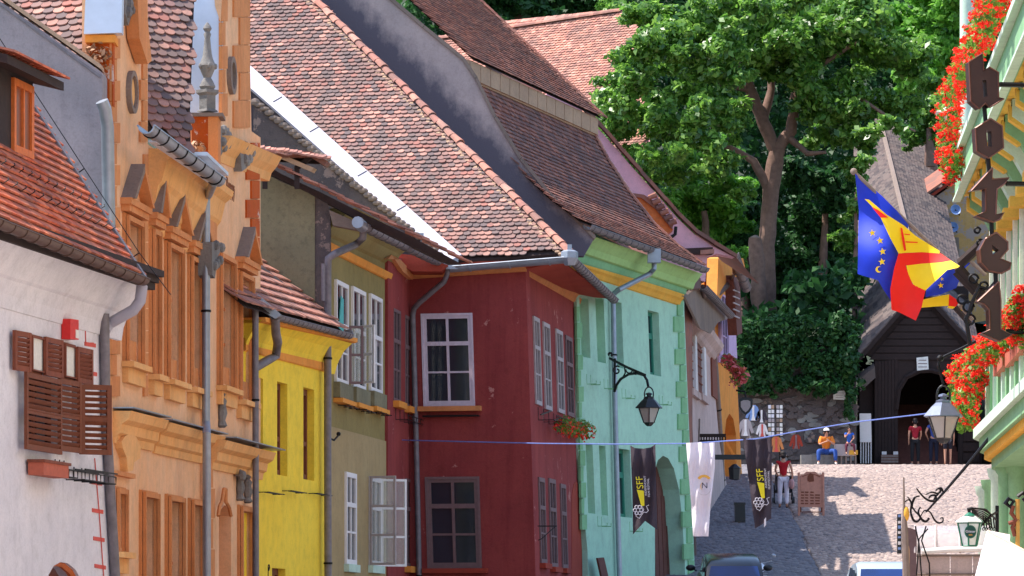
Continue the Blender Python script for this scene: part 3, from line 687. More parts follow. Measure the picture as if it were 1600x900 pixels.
# mouldings
P1 = [(.04,-.5),(.06,-.38),(.12,-.34),(.14,-.2),(.24,-.14),(.28,-.04),(.3,0)]
moulding(H, FO, (176,642), (236,657), P1, M['orange_pale'], 'string_course'); moulding(H, FO, (238,660), (327,683), P1, M['orange_pale'], 'string_course')
u0, v0 = FO.uv(328,688,bo); u1, v1 = FO.uv(407,708,bo); rows = [[FO.p(u, v+dv, o+bo) for o, dv in P1+[(-.05,0),(-.05,-.5)]] for u, v in ((u0,v0),(u1,v1))]; n_ = len(rows[0])
mb = MB(); mb.add(rows[0]+rows[1], [(i,(i+1)%n_,n_+(i+1)%n_,n_+i) for i in range(n_)]+[tuple(range(n_)), tuple(range(2*n_-1,n_-1,-1))]); part('string_course', mb, M['orange_pale'], H)
for (x0, y0, x1, y1, o) in ((176,640,236,655,.34),(238,658,327,681,.34),(328,686,407,706,.34+bo)):
    p0 = FO.at(x0, y0, 0); p1 = FO.at(x1, y1, 0); mb = MB(); mb.box(p0+V((0,0,.02)), p1-p0, FO.N*o, V((0,0,.02))); part('lead_cap', mb, M['zinc'], H)
moulding(H, FO, (232,232), (326,300), [(.02,-1.3),(.05,-1.22),(.06,-.95),(.1,-.9),(.16,-.6),(.22,-.52),(.3,-.2),(.42,-.1),(.45,0)], M['orange_pale'], 'eaves_cornice')
moulding(H, FO, (326,212), (408,246), [(.16,-.45),(.2,-.3),(.3,-.18),(.4,0)], M['orange_pale'], 'eaves_cornice')
mb = MB(); mb.box(FO.at(300,243,.5), FO.at(334,275,.5)-FO.at(300,243,.5), V((0,0,.06)), FO.N*.0+V((.25,0,0))); part('lead_cap', mb, M['pale_metal'], H)
# carved stone corbels and figures
def carved(F, pts, off, th, name='carved_stone'):
    mb = MB(); c = [F.at(x, y, off) for x, y in pts]; mb.prism(c, -F.N*th)
    for k in range(len(c)):
        q = c[k].lerp(c[(k+2) % len(c)], .35); mb.ball(q+F.N*.02, .07, .07, .09, 6, 4)
    part(name, mb, M['stone'], H)
carved(FO, [(331,378),(347,379),(345,392),(340,402),(336,435),(332,430)], bo+.2, .25)
carved(FO, [(341,196),(358,200),(360,215),(350,235),(343,247)], bo+.1, .15); carved(FO, [(374,222),(396,226),(394,238),(386,262),(378,268)], bo+.15, .2)
for x, y, h in ((375,758,50),(387,764,46),(347,640,56)):
    mb = MB(); c = FO.at(x, y, bo+.06); s = h/FPX*74
    mb.lathe(c-V((0,0,s/2)), [(.05,0),(.1,.06*s),(.06,.2*s),(.1,.4*s),(.07,.62*s),(.09,.74*s),(.04,.84*s),(.07,.92*s),(.02,s)], 8); part('carved_figure', mb, M['stone'], H, True)
carved(FO, [(374,742),(379,741),(379,745),(375,745)], bo+.12, .08)
# scroll ornament over the first ground floor window
mb = MB(); pts = [FO.at(x, y, .12) for x, y in ((190,690),(195,682),(205,677),(214,684),(220,700),(219,716),(210,722),(208,735),(200,737),(198,715),(192,700))]; mb.prism(pts, -FO.N*.2); part('scroll_ornament', mb, M['orange_pale'], H)
slab(H, FO, [(184,735),(212,741),(212,748),(184,742)], M['orange_trim'], .1, .12, 'moulding')
mb = MB(); mb.tube([FO.at(x, y, .1+bo) for x, y in ((341,806),(343,792),(347,784),(350,764),(353,764),(353,784),(358,792),(361,806))], .035, 5); part('ogee_hood', mb, M['orange_trim'], H)
mb = MB(); mb.lathe(FO.at(203,144,.0), [(.34,0),(.34,.08),(.26,.08),(.26,.02)], 20, FO.N); part('oculus', mb, M['grey_stone'], H)
mb = MB(); mb.lathe(FO.at(203,144,.0), [(.25,0),(.25,.03)], 20, FO.N); part('oculus_panel', mb, M['orange_pale'], H)
mb = MB(); mb.lathe(FO.at(359,118,bo), [(.34,0),(.34,.08),(.24,.08),(.24,.02)], 20, FO.N); part('oculus', mb, M['grey_stone'], H)
# painted date, partly worn
for t_, x, y in (('Renov', 360, 291), ('1797', 362, 304)):
    text(H, t_, .34, FO.at(x, y, bo+.008), FO.U, V((0,0,1)), M['print_brown'] if 'print_brown' in M else M['grey_stone'])
# first gable parapet: metal roof and camera facing return
G1 = front(176, 64.15, 0)
slab(H, G1, [(140,64),(177,62),(177,165),(160,162),(158,115),(140,86)], M['orange_peel'], 0, .6, 'gable_return')
slab(H, G1, [(133,54),(180,54),(180,66),(133,66)], M['orange_band'], .12, .5, 'gable_cornice'); slab(H, G1, [(136,-60),(192,-60),(190,51),(131,53)], M['pale_metal'], .2, .3, 'metal_cladding')
mb = MB(); mb.prism([FO.at(x, y, .22) for x, y in ((212,-60),(222,-60),(237,95),(231,100),(218,60))], -FO.N*.2); part('gable_scroll', mb, M['orange_trim'], H)
carved(FO, [(195,-20),(210,-20),(209,12),(201,40),(195,20)], .1, .12)
G2 = front(327, FO.at(327,200,bo).y-.12, 0); G3 = front(346, FO.at(346,100,bo).y-.1, 0)
slab(H, G3, [(304,-60),(347,-60),(347,180),(296,180)], M['pale_metal'], 0, .5, 'metal_cladding')
slab(H, G2, [(299,181),(330,181),(330,246),(300,236)], M['orange_peel'], .25, .6, 'pedestal_block'); slab(H, G2, [(325,181),(341,181),(341,256),(325,244)], M['orange_trim'], .27, .6, 'pedestal_block')
slab(H, G2, [(296,176),(348,176),(348,181.5),(296,181.5)], M['grey_stone'], .32, .7, 'pedestal_cap')
slab(H, front(346,FO.at(346,100,bo).y-.15), [(346,10),(352,-60),(330,-60),(336,10),(345,36)], M['orange_wall'], 0, .3, 'gable_scroll')
# dried plants rooted in the masonry
ORG0 = G1.at(150,90,.2); leafcloud('weeds', [(*G1.at(150,88,.1),.22,.15,.22)], 160, .05, M['dry_plant'], H, seed=4); leafcloud('weeds', [(*G2.at(308,232,.3),.16,.15,.12)], 120, .05, M['dry_plant'], H, seed=5)
# gutter, pipes
gu0 = FO.at(228,196,.62); gu1 = FO.at(341,280,.62); gutter(H, gu0, gu1, .13, M['zinc'], M['iron'], .75)
mb = MB(); mb.box(FO.at(232,222,.5), FO.at(334,292,.5)-FO.at(232,222,.5), FO.N*.12, V((0,0,.03))); part('drip_edge', mb, M['pale_metal'], H)
pipe(H, [FO.at(334,285,.6), FO.at(326,304,.32), FO.at(322,312,.22), FO.at(322,660,.22), FO.at(323,678,.5), FO.at(323,900,.42), FO.at(324,1080,.42)], .072, M['zinc'])
pipe(H, [FO.at(159,158,.1), FO.at(164,170,.14), FO.at(168,200,.14), FO.at(171,400,.14), FO.at(172,470,.14)], .1, M['zinc'])
pipe(H, [FO.at(399,480,.34), FO.at(400,1060,.34)], .06, M['zinc_old'])
# camera facing slopes of the tall tiled roof behind the facade
def camroof(parent, pxE, Y, a, tanp, poly, w, ex, mat, cap=300, flat=False, name='roof'):
    E = V((1, a, 0)).normalized(); B = V((-E.y, E.x, 0)); A = at(pxE[0], pxE[1], Y); L = 1/math.hypot(1, tanp)
    R = Roof(A, E, B, [(0,0),(30*L, 30*L*tanp)]); pp = [R.es(x, y) for x, y in poly]
    mb = MB(); mb.prism([R.P(e, s, -.01) for e, s in pp], -R.n(0)*.15); part(name, mb, M['under'], parent)
    es = [p[0] for p in pp]; ss = [p[1] for p in pp]
    roof_tiles(parent, R, lambda e, s: inpoly(pp, e, s), (min(es)-.1, max(es)+.1), (min(ss), max(ss)), w, ex, mat, cap, flat=flat); return R
camroof(H, (222,225), 67.5, .55, 1.3, [(214,-60),(306,-60),(297,180),(299,243),(270,222),(225,192)], .185, .17, M['tile_old'], 300)
camroof(H, (-20,120), 66.5, -.35, 1.0, [(-60,-70),(200,-70),(180,150),(158,122),(-60,-40)], .185, .17, M['tile_old'], 150)
# grey party wall above the white house
GW = front(160, 63.6, -.05)
slab(H, GW, [(-60,-40),(158,112),(160,118),(160,470),(-60,430)], M['grey_wall'], 0, .5, 'party_wall', 'grey cement rendered side wall')
mb = MB(); p0 = GW.at(-60,-46,.02); p1 = GW.at(158,108,.02); mb.box(p0, p1-p0, V((0,0,.07)), V((0,.5,0))); part('verge_mortar', mb, M['mortar'], H)
mb = MB(); mb.box(GW.at(-60,-36,.03), GW.at(157,122,.03)-GW.at(-60,-36,.03), V((0,0,.05)), V((0,.08,0))); part('verge_board', mb, M['zinc_old'], H)
mb = MB(); mb.tube([GW.at(-10,73,.03), GW.at(12,92,.03), GW.at(13,120,.03), GW.at(-5,150,.03)], .02, 5); part('cable', mb, M['iron'], H)
# urn finial
ur = thing('stone_finial', 'weathered grey stone urn finial on its pedestal before pale metal', 'finial', G2.at(324,175,.1))
c = G2.at(324,175,.05); k = 71/FPX
mb = MB(); mb.lathe(c, [(17*k,0),(15*k,3*k),(13*k,4*k),(13*k,26*k),(18*k,30*k),(18*k,35*k)], 4); part('pedestal', mb, M['stone'], ur)
mb = MB(); mb.lathe(c+V((0,0,35*k)), [(10*k,0),(13*k,5*k),(9*k,14*k),(6*k,19*k),(10*k,28*k),(14*k,38*k),(11*k,44*k),(8*k,52*k),(6*k,66*k),(4.5*k,82*k),(6*k,88*k),(4*k,92*k),(7*k,97*k),(5*k,102*k),(1*k,107*k)], 12); part('urn', mb, M['stone'], ur, True)
mb = MB()
for i in range(5): an = i*math.pi*.4; mb.ball(c+V((13*k*math.cos(an), 13*k*math.sin(an), 72*k)), 3*k, 3*k, 5*k, 6, 4)
part('carved_knobs', mb, M['stone'], ur, True)
# ---------------------------------------------------------------- yellow house
FY = side(1850, 399, 77.2)
H = thing('yellow_house', 'small bright yellow house with narrow deep windows and an orange band', 'house', FY.p(0,0)+V((0,0,-1)))
yw = [rect(FY, *q) for q in ((398,411,590,734),(433,449,598,743),(474,491,607,750),(398,405,883,1040),(425,446,888,1040))]
wall(H, FY, [(380,495),(512,530),(510,560),(510,1060),(380,1060)], [rpts(r) for r in yw], M['yellow_wall'], .7)
for r in yw: window(H, FY, r, M['red_wood'], M['glass_brown'], .2, 2, (1,1.6), fr=.12)
moulding(H, FY, (380,500), (523,537), [(0,-.62),(.03,-.5),(.08,-.36),(.2,-.15),(.36,0)], M['yellow_wall'], 'cove')
moulding(H, FY, (380,528), (506,562), [(.03,-.24),(.05,-.22),(.05,-.02),(.03,0)], M['orange_band'], 'band')
moulding(H, FY, (380,496), (527,529), [(.36,-.1),(.42,-.08),(.42,0)], M['orange_band'], 'eaves_board')
g0 = FY.at(428,492,.5); g1 = FY.at(544,522,.5); gutter(H, g0, g1, .09, M['zinc_old'], step=.4)
mb = MB(); mb.tube([g1+FY.U*.02, g1+FY.U*.12], .1, 8); part('gutter_end', mb, M['zinc_old'], H)
RY = Roof(g0-FY.N*.04+V((0,0,.03)), g1-g0, -FY.N, [(0,0),(4,3.3)]); LY = (g1-g0).length
mb = MB(); mb.add([RY.P(-2.2,0,-.02), RY.P(LY,0,-.02), RY.P(LY,3.4,-.02), RY.P(-2.2,3.4,-.02)], [(0,1,2,3)]); part('roof', mb, M['under'], H)
rp = [RY.es(x, y) for x, y in ((380,460),(440,490),(546,523),(505,497),(402,424),(380,410))]
roof_tiles(H, RY, lambda e, s: e < LY+.02, (-2.2, LY), (0, 2.3), .23, .3, M['tile_pink'], flat=True, th=.035, jit=.5)
mb = MB(); p = [FY.at(x, y, o) for x, y, o in ((402,418,-.9),(400,408,-.9),(506,490,.1),(507,500,.1))]; mb.prism(p, V((0,.6,0))); part('flashing', mb, M['zinc'], H)
FGY = front(400, 76.9)
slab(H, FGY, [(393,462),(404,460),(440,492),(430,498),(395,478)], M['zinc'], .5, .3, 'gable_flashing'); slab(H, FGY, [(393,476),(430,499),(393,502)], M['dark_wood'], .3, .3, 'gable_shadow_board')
pipe(H, [FY.at(430,497,.5), FY.at(431,520,.48), FY.at(434,535,.4), FY.at(431,556,.3), FY.at(420,562,.25), FY.at(396,576,.05)], .085, M['zinc_old'], step=9)
for x, y in ((404,769),(441,767),(482,771)):
    for dx in (0,):
        mb = MB(); a = FY.at(x, y, 0); mb.tube([a, a+FY.N*.22], .012, 4); mb.tube([a+FY.U*1.2, a+FY.U*1.2+FY.N*.22], .012, 4); mb.tube([a+FY.N*.2-FY.U*.1, a+FY.U*1.35+FY.N*.2], .012, 4); mb.tube([a+FY.N*.1-FY.U*.1, a+FY.U*1.35+FY.N*.1], .01, 4); part('iron_hooks', mb, M['iron'], H)
mb = MB(); mb.tube(spiral(FY.at(420,888,.3), FY.U, V((0,0,1)), .08, .02, 0, 7), .012, 4); mb.tube([FY.at(419,885,.3), FY.at(419,920,.05)], .012, 4); part('iron_scroll', mb, M['iron'], H)
# ---------------------------------------------------------------- olive house
FL = side(1615, 508, 83.6)
H = thing('olive_house', 'olive green house with white casement windows between yellow and red houses', 'house', FL.p(0,0)+V((0,0,-1)))
ow = [rect(FL, *q) for q in ((522,541,441,600),(548,568,452,608),(576,594,463,614))]; olw = [rect(FL, *q) for q in ((536,552,739,882),(574,591,746,884))]
wall(H, FL, [(508,360),(607,412),(606,1060),(508,1060)], [rpts(r) for r in ow], M['olive_wall'])
# lower storey is a paler, later render set slightly proud
wall(H, FL, [(509,664),(606,690),(606,1062),(509,1062)], [rpts(r) for r in olw], M['olive_pale'], .5, .03, 'lower_render')
for i, r in enumerate(ow): window(H, FL, r, M['white_paint'], M['glass'], .0, 2, (1.1,1.1,1.6), fr=.09, sill=.32, sillmat=M['green_trim'] if False else M['olive_rough'], casing=.0)
for r in ow: 
    mb = MB(); mb.box(FL.p(r[0]-.1, r[2]-.42, .0), FL.U*(r[1]-r[0]+.2), V((0,0,.09)), FL.N*.2); part('sill', mb, M['orange_band'], H)
for r in olw: window(H, FL, r, M['white_paint'], M['glass'], -.02, 2, (1,1,1), fr=.1, sill=.16, sillmat=M['hotel_pale'])
def casement(parent, F, u, v0, v1, w_, ang, rows, cols, mat, off=.06, bar=.05):
    """an opened window leaf hinged at u, swung out by ang from the wall"""
    a = (F.U*math.cos(ang)+F.N*math.sin(ang)); nn = a.cross(V((0,0,1))); O = F.p(u, v0, off); h = v1-v0; mb = MB(); up = V((0,0,1))
    for i in range(cols+1): mb.box(O+a*(i*(w_-bar)/cols)-nn*.02, a*bar, up*h, nn*.04)
    for j in range(rows+1): mb.box(O+up*(j*(h-bar)/rows)-nn*.018, a*w_, up*bar, nn*.036)
    o = part('open_casement', mb, mat, parent)
    for i in range(cols):
        for j in range(rows):
            m2 = MB(); m2.box(O+a*(i*(w_-bar)/cols+bar)+up*(j*(h-bar)/rows+bar), a*((w_-bar)/cols-bar), up*((h-bar)/rows-bar), nn*.006); part('pane', m2, M['pane_clear'], o)
    return o
m, n, b = newmat('pane_clear'); b.inputs['Roughness'].default_value = .05; b.inputs['Base Color'].default_value = (.6,.65,.6,1); b.inputs['Alpha'].default_value = .22; M['pane_clear'] = m
r = ow[1]; casement(H, FL, r[0]+.0, r[2]+.05, r[2]+(r[3]-r[2])*.6, .66, 2.25, 2, 1, M['white_paint'])
r = ow[0]; casement(H, FL, r[1], r[2]+.05, r[2]+(r[3]-r[2])*.6, .3, 1.2, 2, 1, M['mauve_paint'])
r = olw[1]; casement(H, FL, r[1], r[2]+.0, r[3], .62, .95, 3, 1, M['white_paint']); casement(H, FL, r[0], r[2], r[3], .62, 1.9, 3, 1, M['grey_paint'])
mb = MB(); q = ow[0]; mb.prism([FL.p(q[0]+.5, q[3]-.3, .05), FL.p(q[0]+.8, q[3]-.35, .05), FL.p(q[0]+.75, q[3]-1.1, .05), FL.p(q[0]+.55, q[3]-1.0, .05), FL.p(q[0]+.1, q[3]-1.3, .05)], FL.N*.02); part('cloth', mb, M['cloth_teal'], H, label='turquoise cloth hung in the first window')
moulding(H, FL, (508,352), (612,402), [(0,-.2),(.06,-.15),(.2,.05),(.5,.28),(.62,.34)], M['olive_wall'], 'cove')
moulding(H, FL, (508,378), (607,428), [(.03,-.16),(.06,-.14),(.1,-.02),(.1,0)], M['orange_band'], 'band')
for x, y in ((528,633),(556,640),(580,644)):
    mb = MB(); a = FL.at(x, y, 0); mb.tube([a+FL.N*.2, a+FL.U*1.4+FL.N*.2], .012, 4); mb.tube([a+FL.N*.1, a+FL.U*1.4+FL.N*.1], .01, 4)
    for k in (0,.7,1.35): mb.tube([a+FL.U*k, a+FL.U*k+FL.N*.24], .012, 4)
    part('iron_hooks', mb, M['iron'], H)
mb = MB(); mb.tube([FL.at(512,683,.1), FL.at(522,688,.2), FL.at(529,680,.2)], .02, 4); mb.ball(FL.at(529,678,.2), .045); part('iron_bracket', mb, M['iron'], H)
g0 = FL.at(560,348,.85); g1 = FL.at(702,416,.85); gutter(H, g0, g1, .115, M['zinc_old'], step=.7)
mb = MB(); mb.tube([g0-FL.U*.1, g0+FL.U*.5-V((0,0,.03))], .12, 10); part('gutter_end', mb, M['zinc'], H, True)
pipe(H, [FL.at(568,352,.8), FL.at(567,372,.78), FL.at(556,382,.6), FL.at(522,397,.3), FL.at(513,404,.18), FL.at(512,420,.16), FL.at(512,700,.16), FL.at(513,1060,.16)], .075, M['zinc_old'])
pipe(H, [FL.at(505,412,.1), FL.at(505,470,.1)], .04, M['zinc_old'], 'cable_duct')
# camera facing gable of the olive house with verge tiles, and the taller party wall behind
F1 = front(480, 83.3)
slab(H, F1, [(400,262),(440,285),(492,303),(492,480),(400,480)], M['olive_rough'], 0, .4, 'gable_wall', 'rough olive grey side wall above the yellow house')
slab(H, F1, [(488,300),(512,318),(516,330),(516,480),(488,480)], M['rubble'], -.03, .4, 'gable_corner')
slab(H, F1, [(514,328),(560,348),(562,360),(520,352)], M['grey_stone'], .2, .3, 'corner_stone')
slab(H, F1, [(400,248),(440,272),(500,300),(560,330),(640,368),(720,412),(700,412),(560,344),(480,300),(400,262)], M['under'], .1, .3, 'verge_board')
RL = Roof(F1.at(730,416,.35), V((0,1,0)), V((-1,0,0)), [(0,0),(6.0,3.05)])
Ll = RL.cum[-1]; me = tile_mesh(.19, .34, .03, M['tile_pink'])
for i in range(30):
    for j in range(3):
        s = .1+i*.19
        if s > Ll: break
        u = (RL.up(0)+RL.n(0)*-.1).normalized(); nn = RL.n(0); p = RL.P(-.35+j*.2+random.uniform(-.03,.03), s, .05+random.uniform(0,.03)); mm = Matrix((u.cross(nn), u, u.cross(nn).cross(u))).transposed().to_4x4(); mm.translation = p; inst('tile', me, mm, H)
F2 = front(550, 88.5)
slab(H, F2, [(396,148),(440,190),(520,258),(610,332),(696,404),(690,408),(560,345),(480,302),(396,262)], M['rubble'], 0, .4, 'party_wall', 'dark grey stained party wall under the white flashing')
mb = MB()
for i in range(40):
    t = i/40; x = 398+t*(692-398); y = 158+t*(402-158); mb.ball(F2.at(x, y+random.uniform(-1,2), .03), .12, .06, .05+random.random()*.03, 5, 4)
part('verge_mortar', mb, M['grey_stone'], H, kind='stuff')
# shed dormer with two knee braces
dm = part('dormer', MB().prism([F1.at(x, y, .5) for x, y in ((398,237),(430,242),(490,240),(508,250),(498,256),(430,252),(398,246))], V((0,.1,0))), M['dark_wood'], H, label='small roof on two dark knee braces')
mb = MB(); mb.prism([F1.at(x, y, .9) for x, y in ((400,232),(438,240),(490,262),(486,268),(436,247),(400,240))], V((0,1.4,.12))); part('dormer_roof', mb, M['mortar'], dm)
mb = MB(); mb.prism([F1.at(x, y, .95) for x, y in ((432,240),(486,236),(512,252),(506,258),(486,246),(440,246))], V((0,1.4,.1))); part('dormer_roof', mb, M['tile_brown'], dm)
for x0, x1 in ((414,432),(464,488)):
    mb = MB(); a = F1.at(x0, 295, .7); b_ = F1.at(x0, 262, .7); c = F1.at(x1, 244, .9); mb.tube([a, b_+V((0,0,.02))], .07, 4); mb.tube([b_, c], .065, 4); part('knee_brace', mb, M['dark_wood'], dm)
me = tile_mesh(.19, .34, .03, M['tile_pink'])
for i in range(12):
    for y0 in (0, 1):
        t = i/11; p = F1.at(438+t*72 if y0 else 402+t*50, (237+t*12) if y0 else (233+t*10), .95); mm = Matrix.Rotation(random.uniform(-.2,.2), 4, 'Y') @ Matrix.Rotation(.25, 4, 'X'); mm.translation = p+V((0,-.05,.02)); inst('tile', me, mm, dm)
# ---------------------------------------------------------------- red house
FR0 = side(1615, 605, 91.2)
H = thing('red_house', 'dark red corner house with hipped old tile roof and jutting front', 'house', FR0.p(0,0)+V((0,0,-1)))
rs = [rect(FR0, 615, 626, 484, 628), rect(FR0, 633, 642, 494, 636), rect(FR0, 633, 642, 748, 885)]
wall(H, FR0, [(606,398),(646,408),(646,1060),(606,1060)], [rpts(r) for r in rs], M['red_wall'])
for r in rs: window(H, FR0, r, M['mauve_paint'], M['glass'], .05, 2, (1,1,1), sill=.14, sillmat=M['orange_band'])
PF = FR0.at(641, 700); FR = front(641, PF.y, -.22, lean=-.03)
fw1 = rect(FR, 663, 737, 493, 631); fw2 = rect(FR, 670, 747, 749, 884)
wall(H, FR, [(640,398),(820,398),(822,440),(842,1060),(640,1060)], [rpts(fw1), rpts(fw2)], M['red_wall'], .4)
window(H, FR, fw1, M['grey_lilac'], M['glass'], .06, 2, (1.15,1.15,1.0), fr=.07, bar=.035, casing=.05, curtain=True)
window(H, FR, fw2, M['mauve_paint'], M['glass'], .06, 2, (1.2,1.2,1.0), fr=.07, bar=.04, casing=.06)
for r, m_ in ((fw1, M['orange_trim']), (fw2, M['red_trim'])):
    mb = MB(); mb.box(FR.p(r[0]-.15, r[2]-.17, 0), FR.U*(r[1]-r[0]+.35), V((0,0,.11)), FR.N*.2); part('sill', mb, m_, H)
    m2 = MB(); rows = []
    for j in range(2): rows.append([FR.p(r[0]+.1+(r[1]-r[0]-.2)*i/40, r[2]+.1+(r[3]-r[2]-.15)*j, -.12+.025*math.sin(i*1.3)) for i in range(41)])
    if m_ is M['orange_trim']: m2.grid(rows); part('curtain', m2, M['dark_curtain'] if 'dark_curtain' in M else M['grey_paint'], H, True)
mb = MB(); mb.box(FR.p(fw1[0]-.05, fw1[2]-.3, .05), FR.U*(fw1[1]-fw1[0]+.2), V((0,0,.04)), FR.N*.1); part('iron_rail', mb, M['iron'], H)
c1 = FR.at(821, 700); FS = side(1760, 821, c1.y); FS = Plane(V((FR.at(821,1000).x, c1.y, 0)), FS.U, V((-.03,0,1)), FS.N)
sw = [rect(FS, *q) for q in ((834,843,497,632),(849,859,506,640),(869,879,517,645),(884,894,527,650))]
sl_ = [rect(FS, *q) for q in ((842,851,747,880),(858,868,749,886),(876,884,757,888))]
archr = [FS.uv(x, y) for x, y in ((893,1040),(893,775),(896,756),(900,752),(905,760),(909,785),(918,850),(925,1040))]
wall(H, FS, [(821,400),(905,440),(903,480),(906,700),(921,880),(926,1060),(840,1060)], [rpts(r) for r in sw+sl_], M['red_wall'])
slab_uv(H, FS, archr, M['red_trim'], .012, .1, 'arched_recess', 'arched dark red doorway')
for i, r in enumerate(sw): window(H, FS, r, M['grey_paint'] if i < 3 else M['mauve_paint'], M['glass'], .02, 2, (1,1,1), fr=.1)
for r in sl_: window(H, FS, r, M['mauve_paint'], M['glass'], .02, 2, (1,1,1), fr=.1, sill=.12, sillmat=M['red_trim'])
# coves, soffits and gutters of the jutting eaves
gz0 = at(704, 417, PF.y-.75); gz1 = at(890, 402, PF.y-1.35)
gutter(H, gz0, gz1, .13, M['zinc'], step=.75)
ge1 = FS.at(960, 468, .75); gc = gz1
gutter(H, gc+V((.02,.05,0)), ge1, .11, M['zinc_old'], step=.6)
mb = MB(); mb.lathe(gz1+V((0,0,-.02)), [(.12,-.16),(.2,0),(.2,.14),(.12,.18)], 6); mb.cbox(gz1+V((0,0,.16)), .1,.1,.25); part('corner_hopper', mb, M['pale_metal'] if False else M['zinc'], H)
mb = MB(); mb.cbox(gz0+V((0,0,.05)), .35, .3, .22); part('gutter_hopper', mb, M['zinc'], H)
fa = FR.at(641,430); fb_ = FR.at(821,430); fc = FS.at(902,476)
z1 = gz1.z
mb = MB(); mb.prism([V((fa.x,fa.y+.05,z1-.2)), V((fb_.x,fb_.y+.05,z1-.2)), V((gz1.x-.25,gz1.y+.3,z1-.08)), V((gz0.x-.3,gz0.y+.2,z1-.08))], V((0,0,.05))); part('soffit', mb, M['red_trim'], H)
mb = MB(); mb.prism([V((fb_.x,fb_.y,z1-.2)), fc+V((0,0,.22)), V((ge1.x,ge1.y,ge1.z+.02))-FS.N*.12, gz1-V((.2,-.25,.06))], V((0,0,.04))); part('soffit', mb, M['red_trim'], H)
moulding(H, FR, (641,428), (822,416), [(0,-.12),(.05,-.1),(.12,.04),(.17,.1),(.17,.14)], M['orange_trim'], 'cove')
moulding(H, FS, (820,419), (904,468), [(0,-.14),(.04,-.12),(.1,.04),(.14,.08),(.14,.12)], M['orange_trim'], 'cove')
slab(H, FR0, [(606,405),(612,398),(630,425),(645,437),(645,425),(625,405)], M['orange_trim'], .1, .1, 'cove_end')
mb = MB(); mb.prism([at(x, y, PF.y-1.2) for x, y in ((612,396),(640,398),(700,414),(690,424),(645,424),(622,412))], V((0,.9,.0))); part('soffit_end', mb, M['red_trim'], H)
pipe(H, [gz0+V((-.05,0,-.05)), at(698,430,PF.y-.7), at(694,440,PF.y-.6), FR.at(655,473,.35), FR.at(647,482,.18), FR.at(645,492,.14), FR.at(648,600,.14), FR.at(652,760,.14), FR.at(658,1040,.14)], .062, M['zinc_old'])
# the hip roof face towards the camera
E = (gz1-gz0).normalized(); E.z = 0; E.normalize(); B = V((-E.y, E.x, 0)); A = gz0 + V((0,0,.10))+B*.02
RR = Roof(A, E, B, [(0,0),(11,11.6)])
hip = [RR.es(x, y) for x, y in ((716,406),(884,394),(790,300),(640,152),(560,72),(470,-22),(410,-80),(300,-80),(300,60),(395,114),(560,264),(650,344))]
mb = MB(); mb.prism([RR.P(e, s, -.03) for e, s in hip], -RR.n(0)*.12); part('roof', mb, M['under'], H)
roof_tiles(H, RR, lambda e, s: inpoly(hip, e, s), (-10, 5), (0, 15), .165, .142, M['tile_old'], 300)
me = tile_mesh(.28, .5, .05, M['tile_pink'])
# ridge caps along the hip: half round tiles bedded in mortar
a = RR.P(*RR.es(889, 397)); b_ = RR.P(*RR.es(466, -22)); n_ = int((b_-a).length/.33); t = (b_-a).normalized()
cap = MB(); k = 6; rr = [[V((x, .0, 0)) for x in (0,)] for _ in (0,)]
rows = [[V((math.cos(math.pi*j/k)*.115*s_, y, math.sin(math.pi*j/k)*.1*s_)) for j in range(k+1)] for y, s_ in ((-.19,1.1),(.19,.85))]
cap.grid(rows); rows2 = [[p*.82+V((0,p.y*.18,0)) for p in r_] for r_ in rows]; cap.grid(rows2); cap.grid([rows[0], rows2[0]])
cme = cap.mesh('ridge_tile', V((0,0,0))); cme.materials.append(M['tile_pink'])
nn = (RR.n(0)+V((.9,0,.6))).normalized(); xx = t.cross(nn).normalized(); zz = xx.cross(t)
for i in range(n_):
    m_ = Matrix((xx, t, zz)).transposed().to_4x4() @ Matrix.Rotation(random.gauss(0,.05), 4, 'Z'); m_.translation = a+t*(.16+i*.335)+V((0,0,.05+random.gauss(0,.012))); inst('ridge_tile', cme, m_, H)
mb = MB()
for i in range(n_*3):
    mb.ball(a+t*(i*.11)-E*random.uniform(.1,.2)+V((0,0,.0)), .09, .09, random.uniform(.03,.06), 5, 4)
part('ridge_mortar', mb, M['mortar'], H, kind='stuff')
# hidden street side slope of the hip
mb = MB(); e1 = ge1; mb.add([gc, e1, e1+V((-7.5,2.2,7.8)), b_, ], [(0,1,2,3)]); part('roof_slope', mb, M['tile_old'], H)
# white flashing strip at the left edge of the tiles
mb = MB(); pl = [RR.P(*RR.es(x, y), .09) for x, y in ((388,103),(560,258),(722,402),(704,412),(642,362),(543,275),(434,178),(388,138))]; mb.prism(pl, -RR.n(0)*.1); fl = part('white_flashing', mb, M['white_metal'], H, label='wide white sheet metal strip along the roof edge')
for x, y in ((440,168),(497,215),(572,284),(633,338)):
    mb = MB(); p0 = RR.P(*RR.es(x-12,y-4), .1); p1 = RR.P(*RR.es(x+2,y-12), .1); mb.tube([p0, p1], .012, 4); part('seam', mb, M['zinc_old'], fl)
slab(H, front(655, PF.y-1), [(653,364),(662,364),(662,378),(667,384),(648,384),(653,378)], M['zinc'], 0, .1, 'bracket_plate')
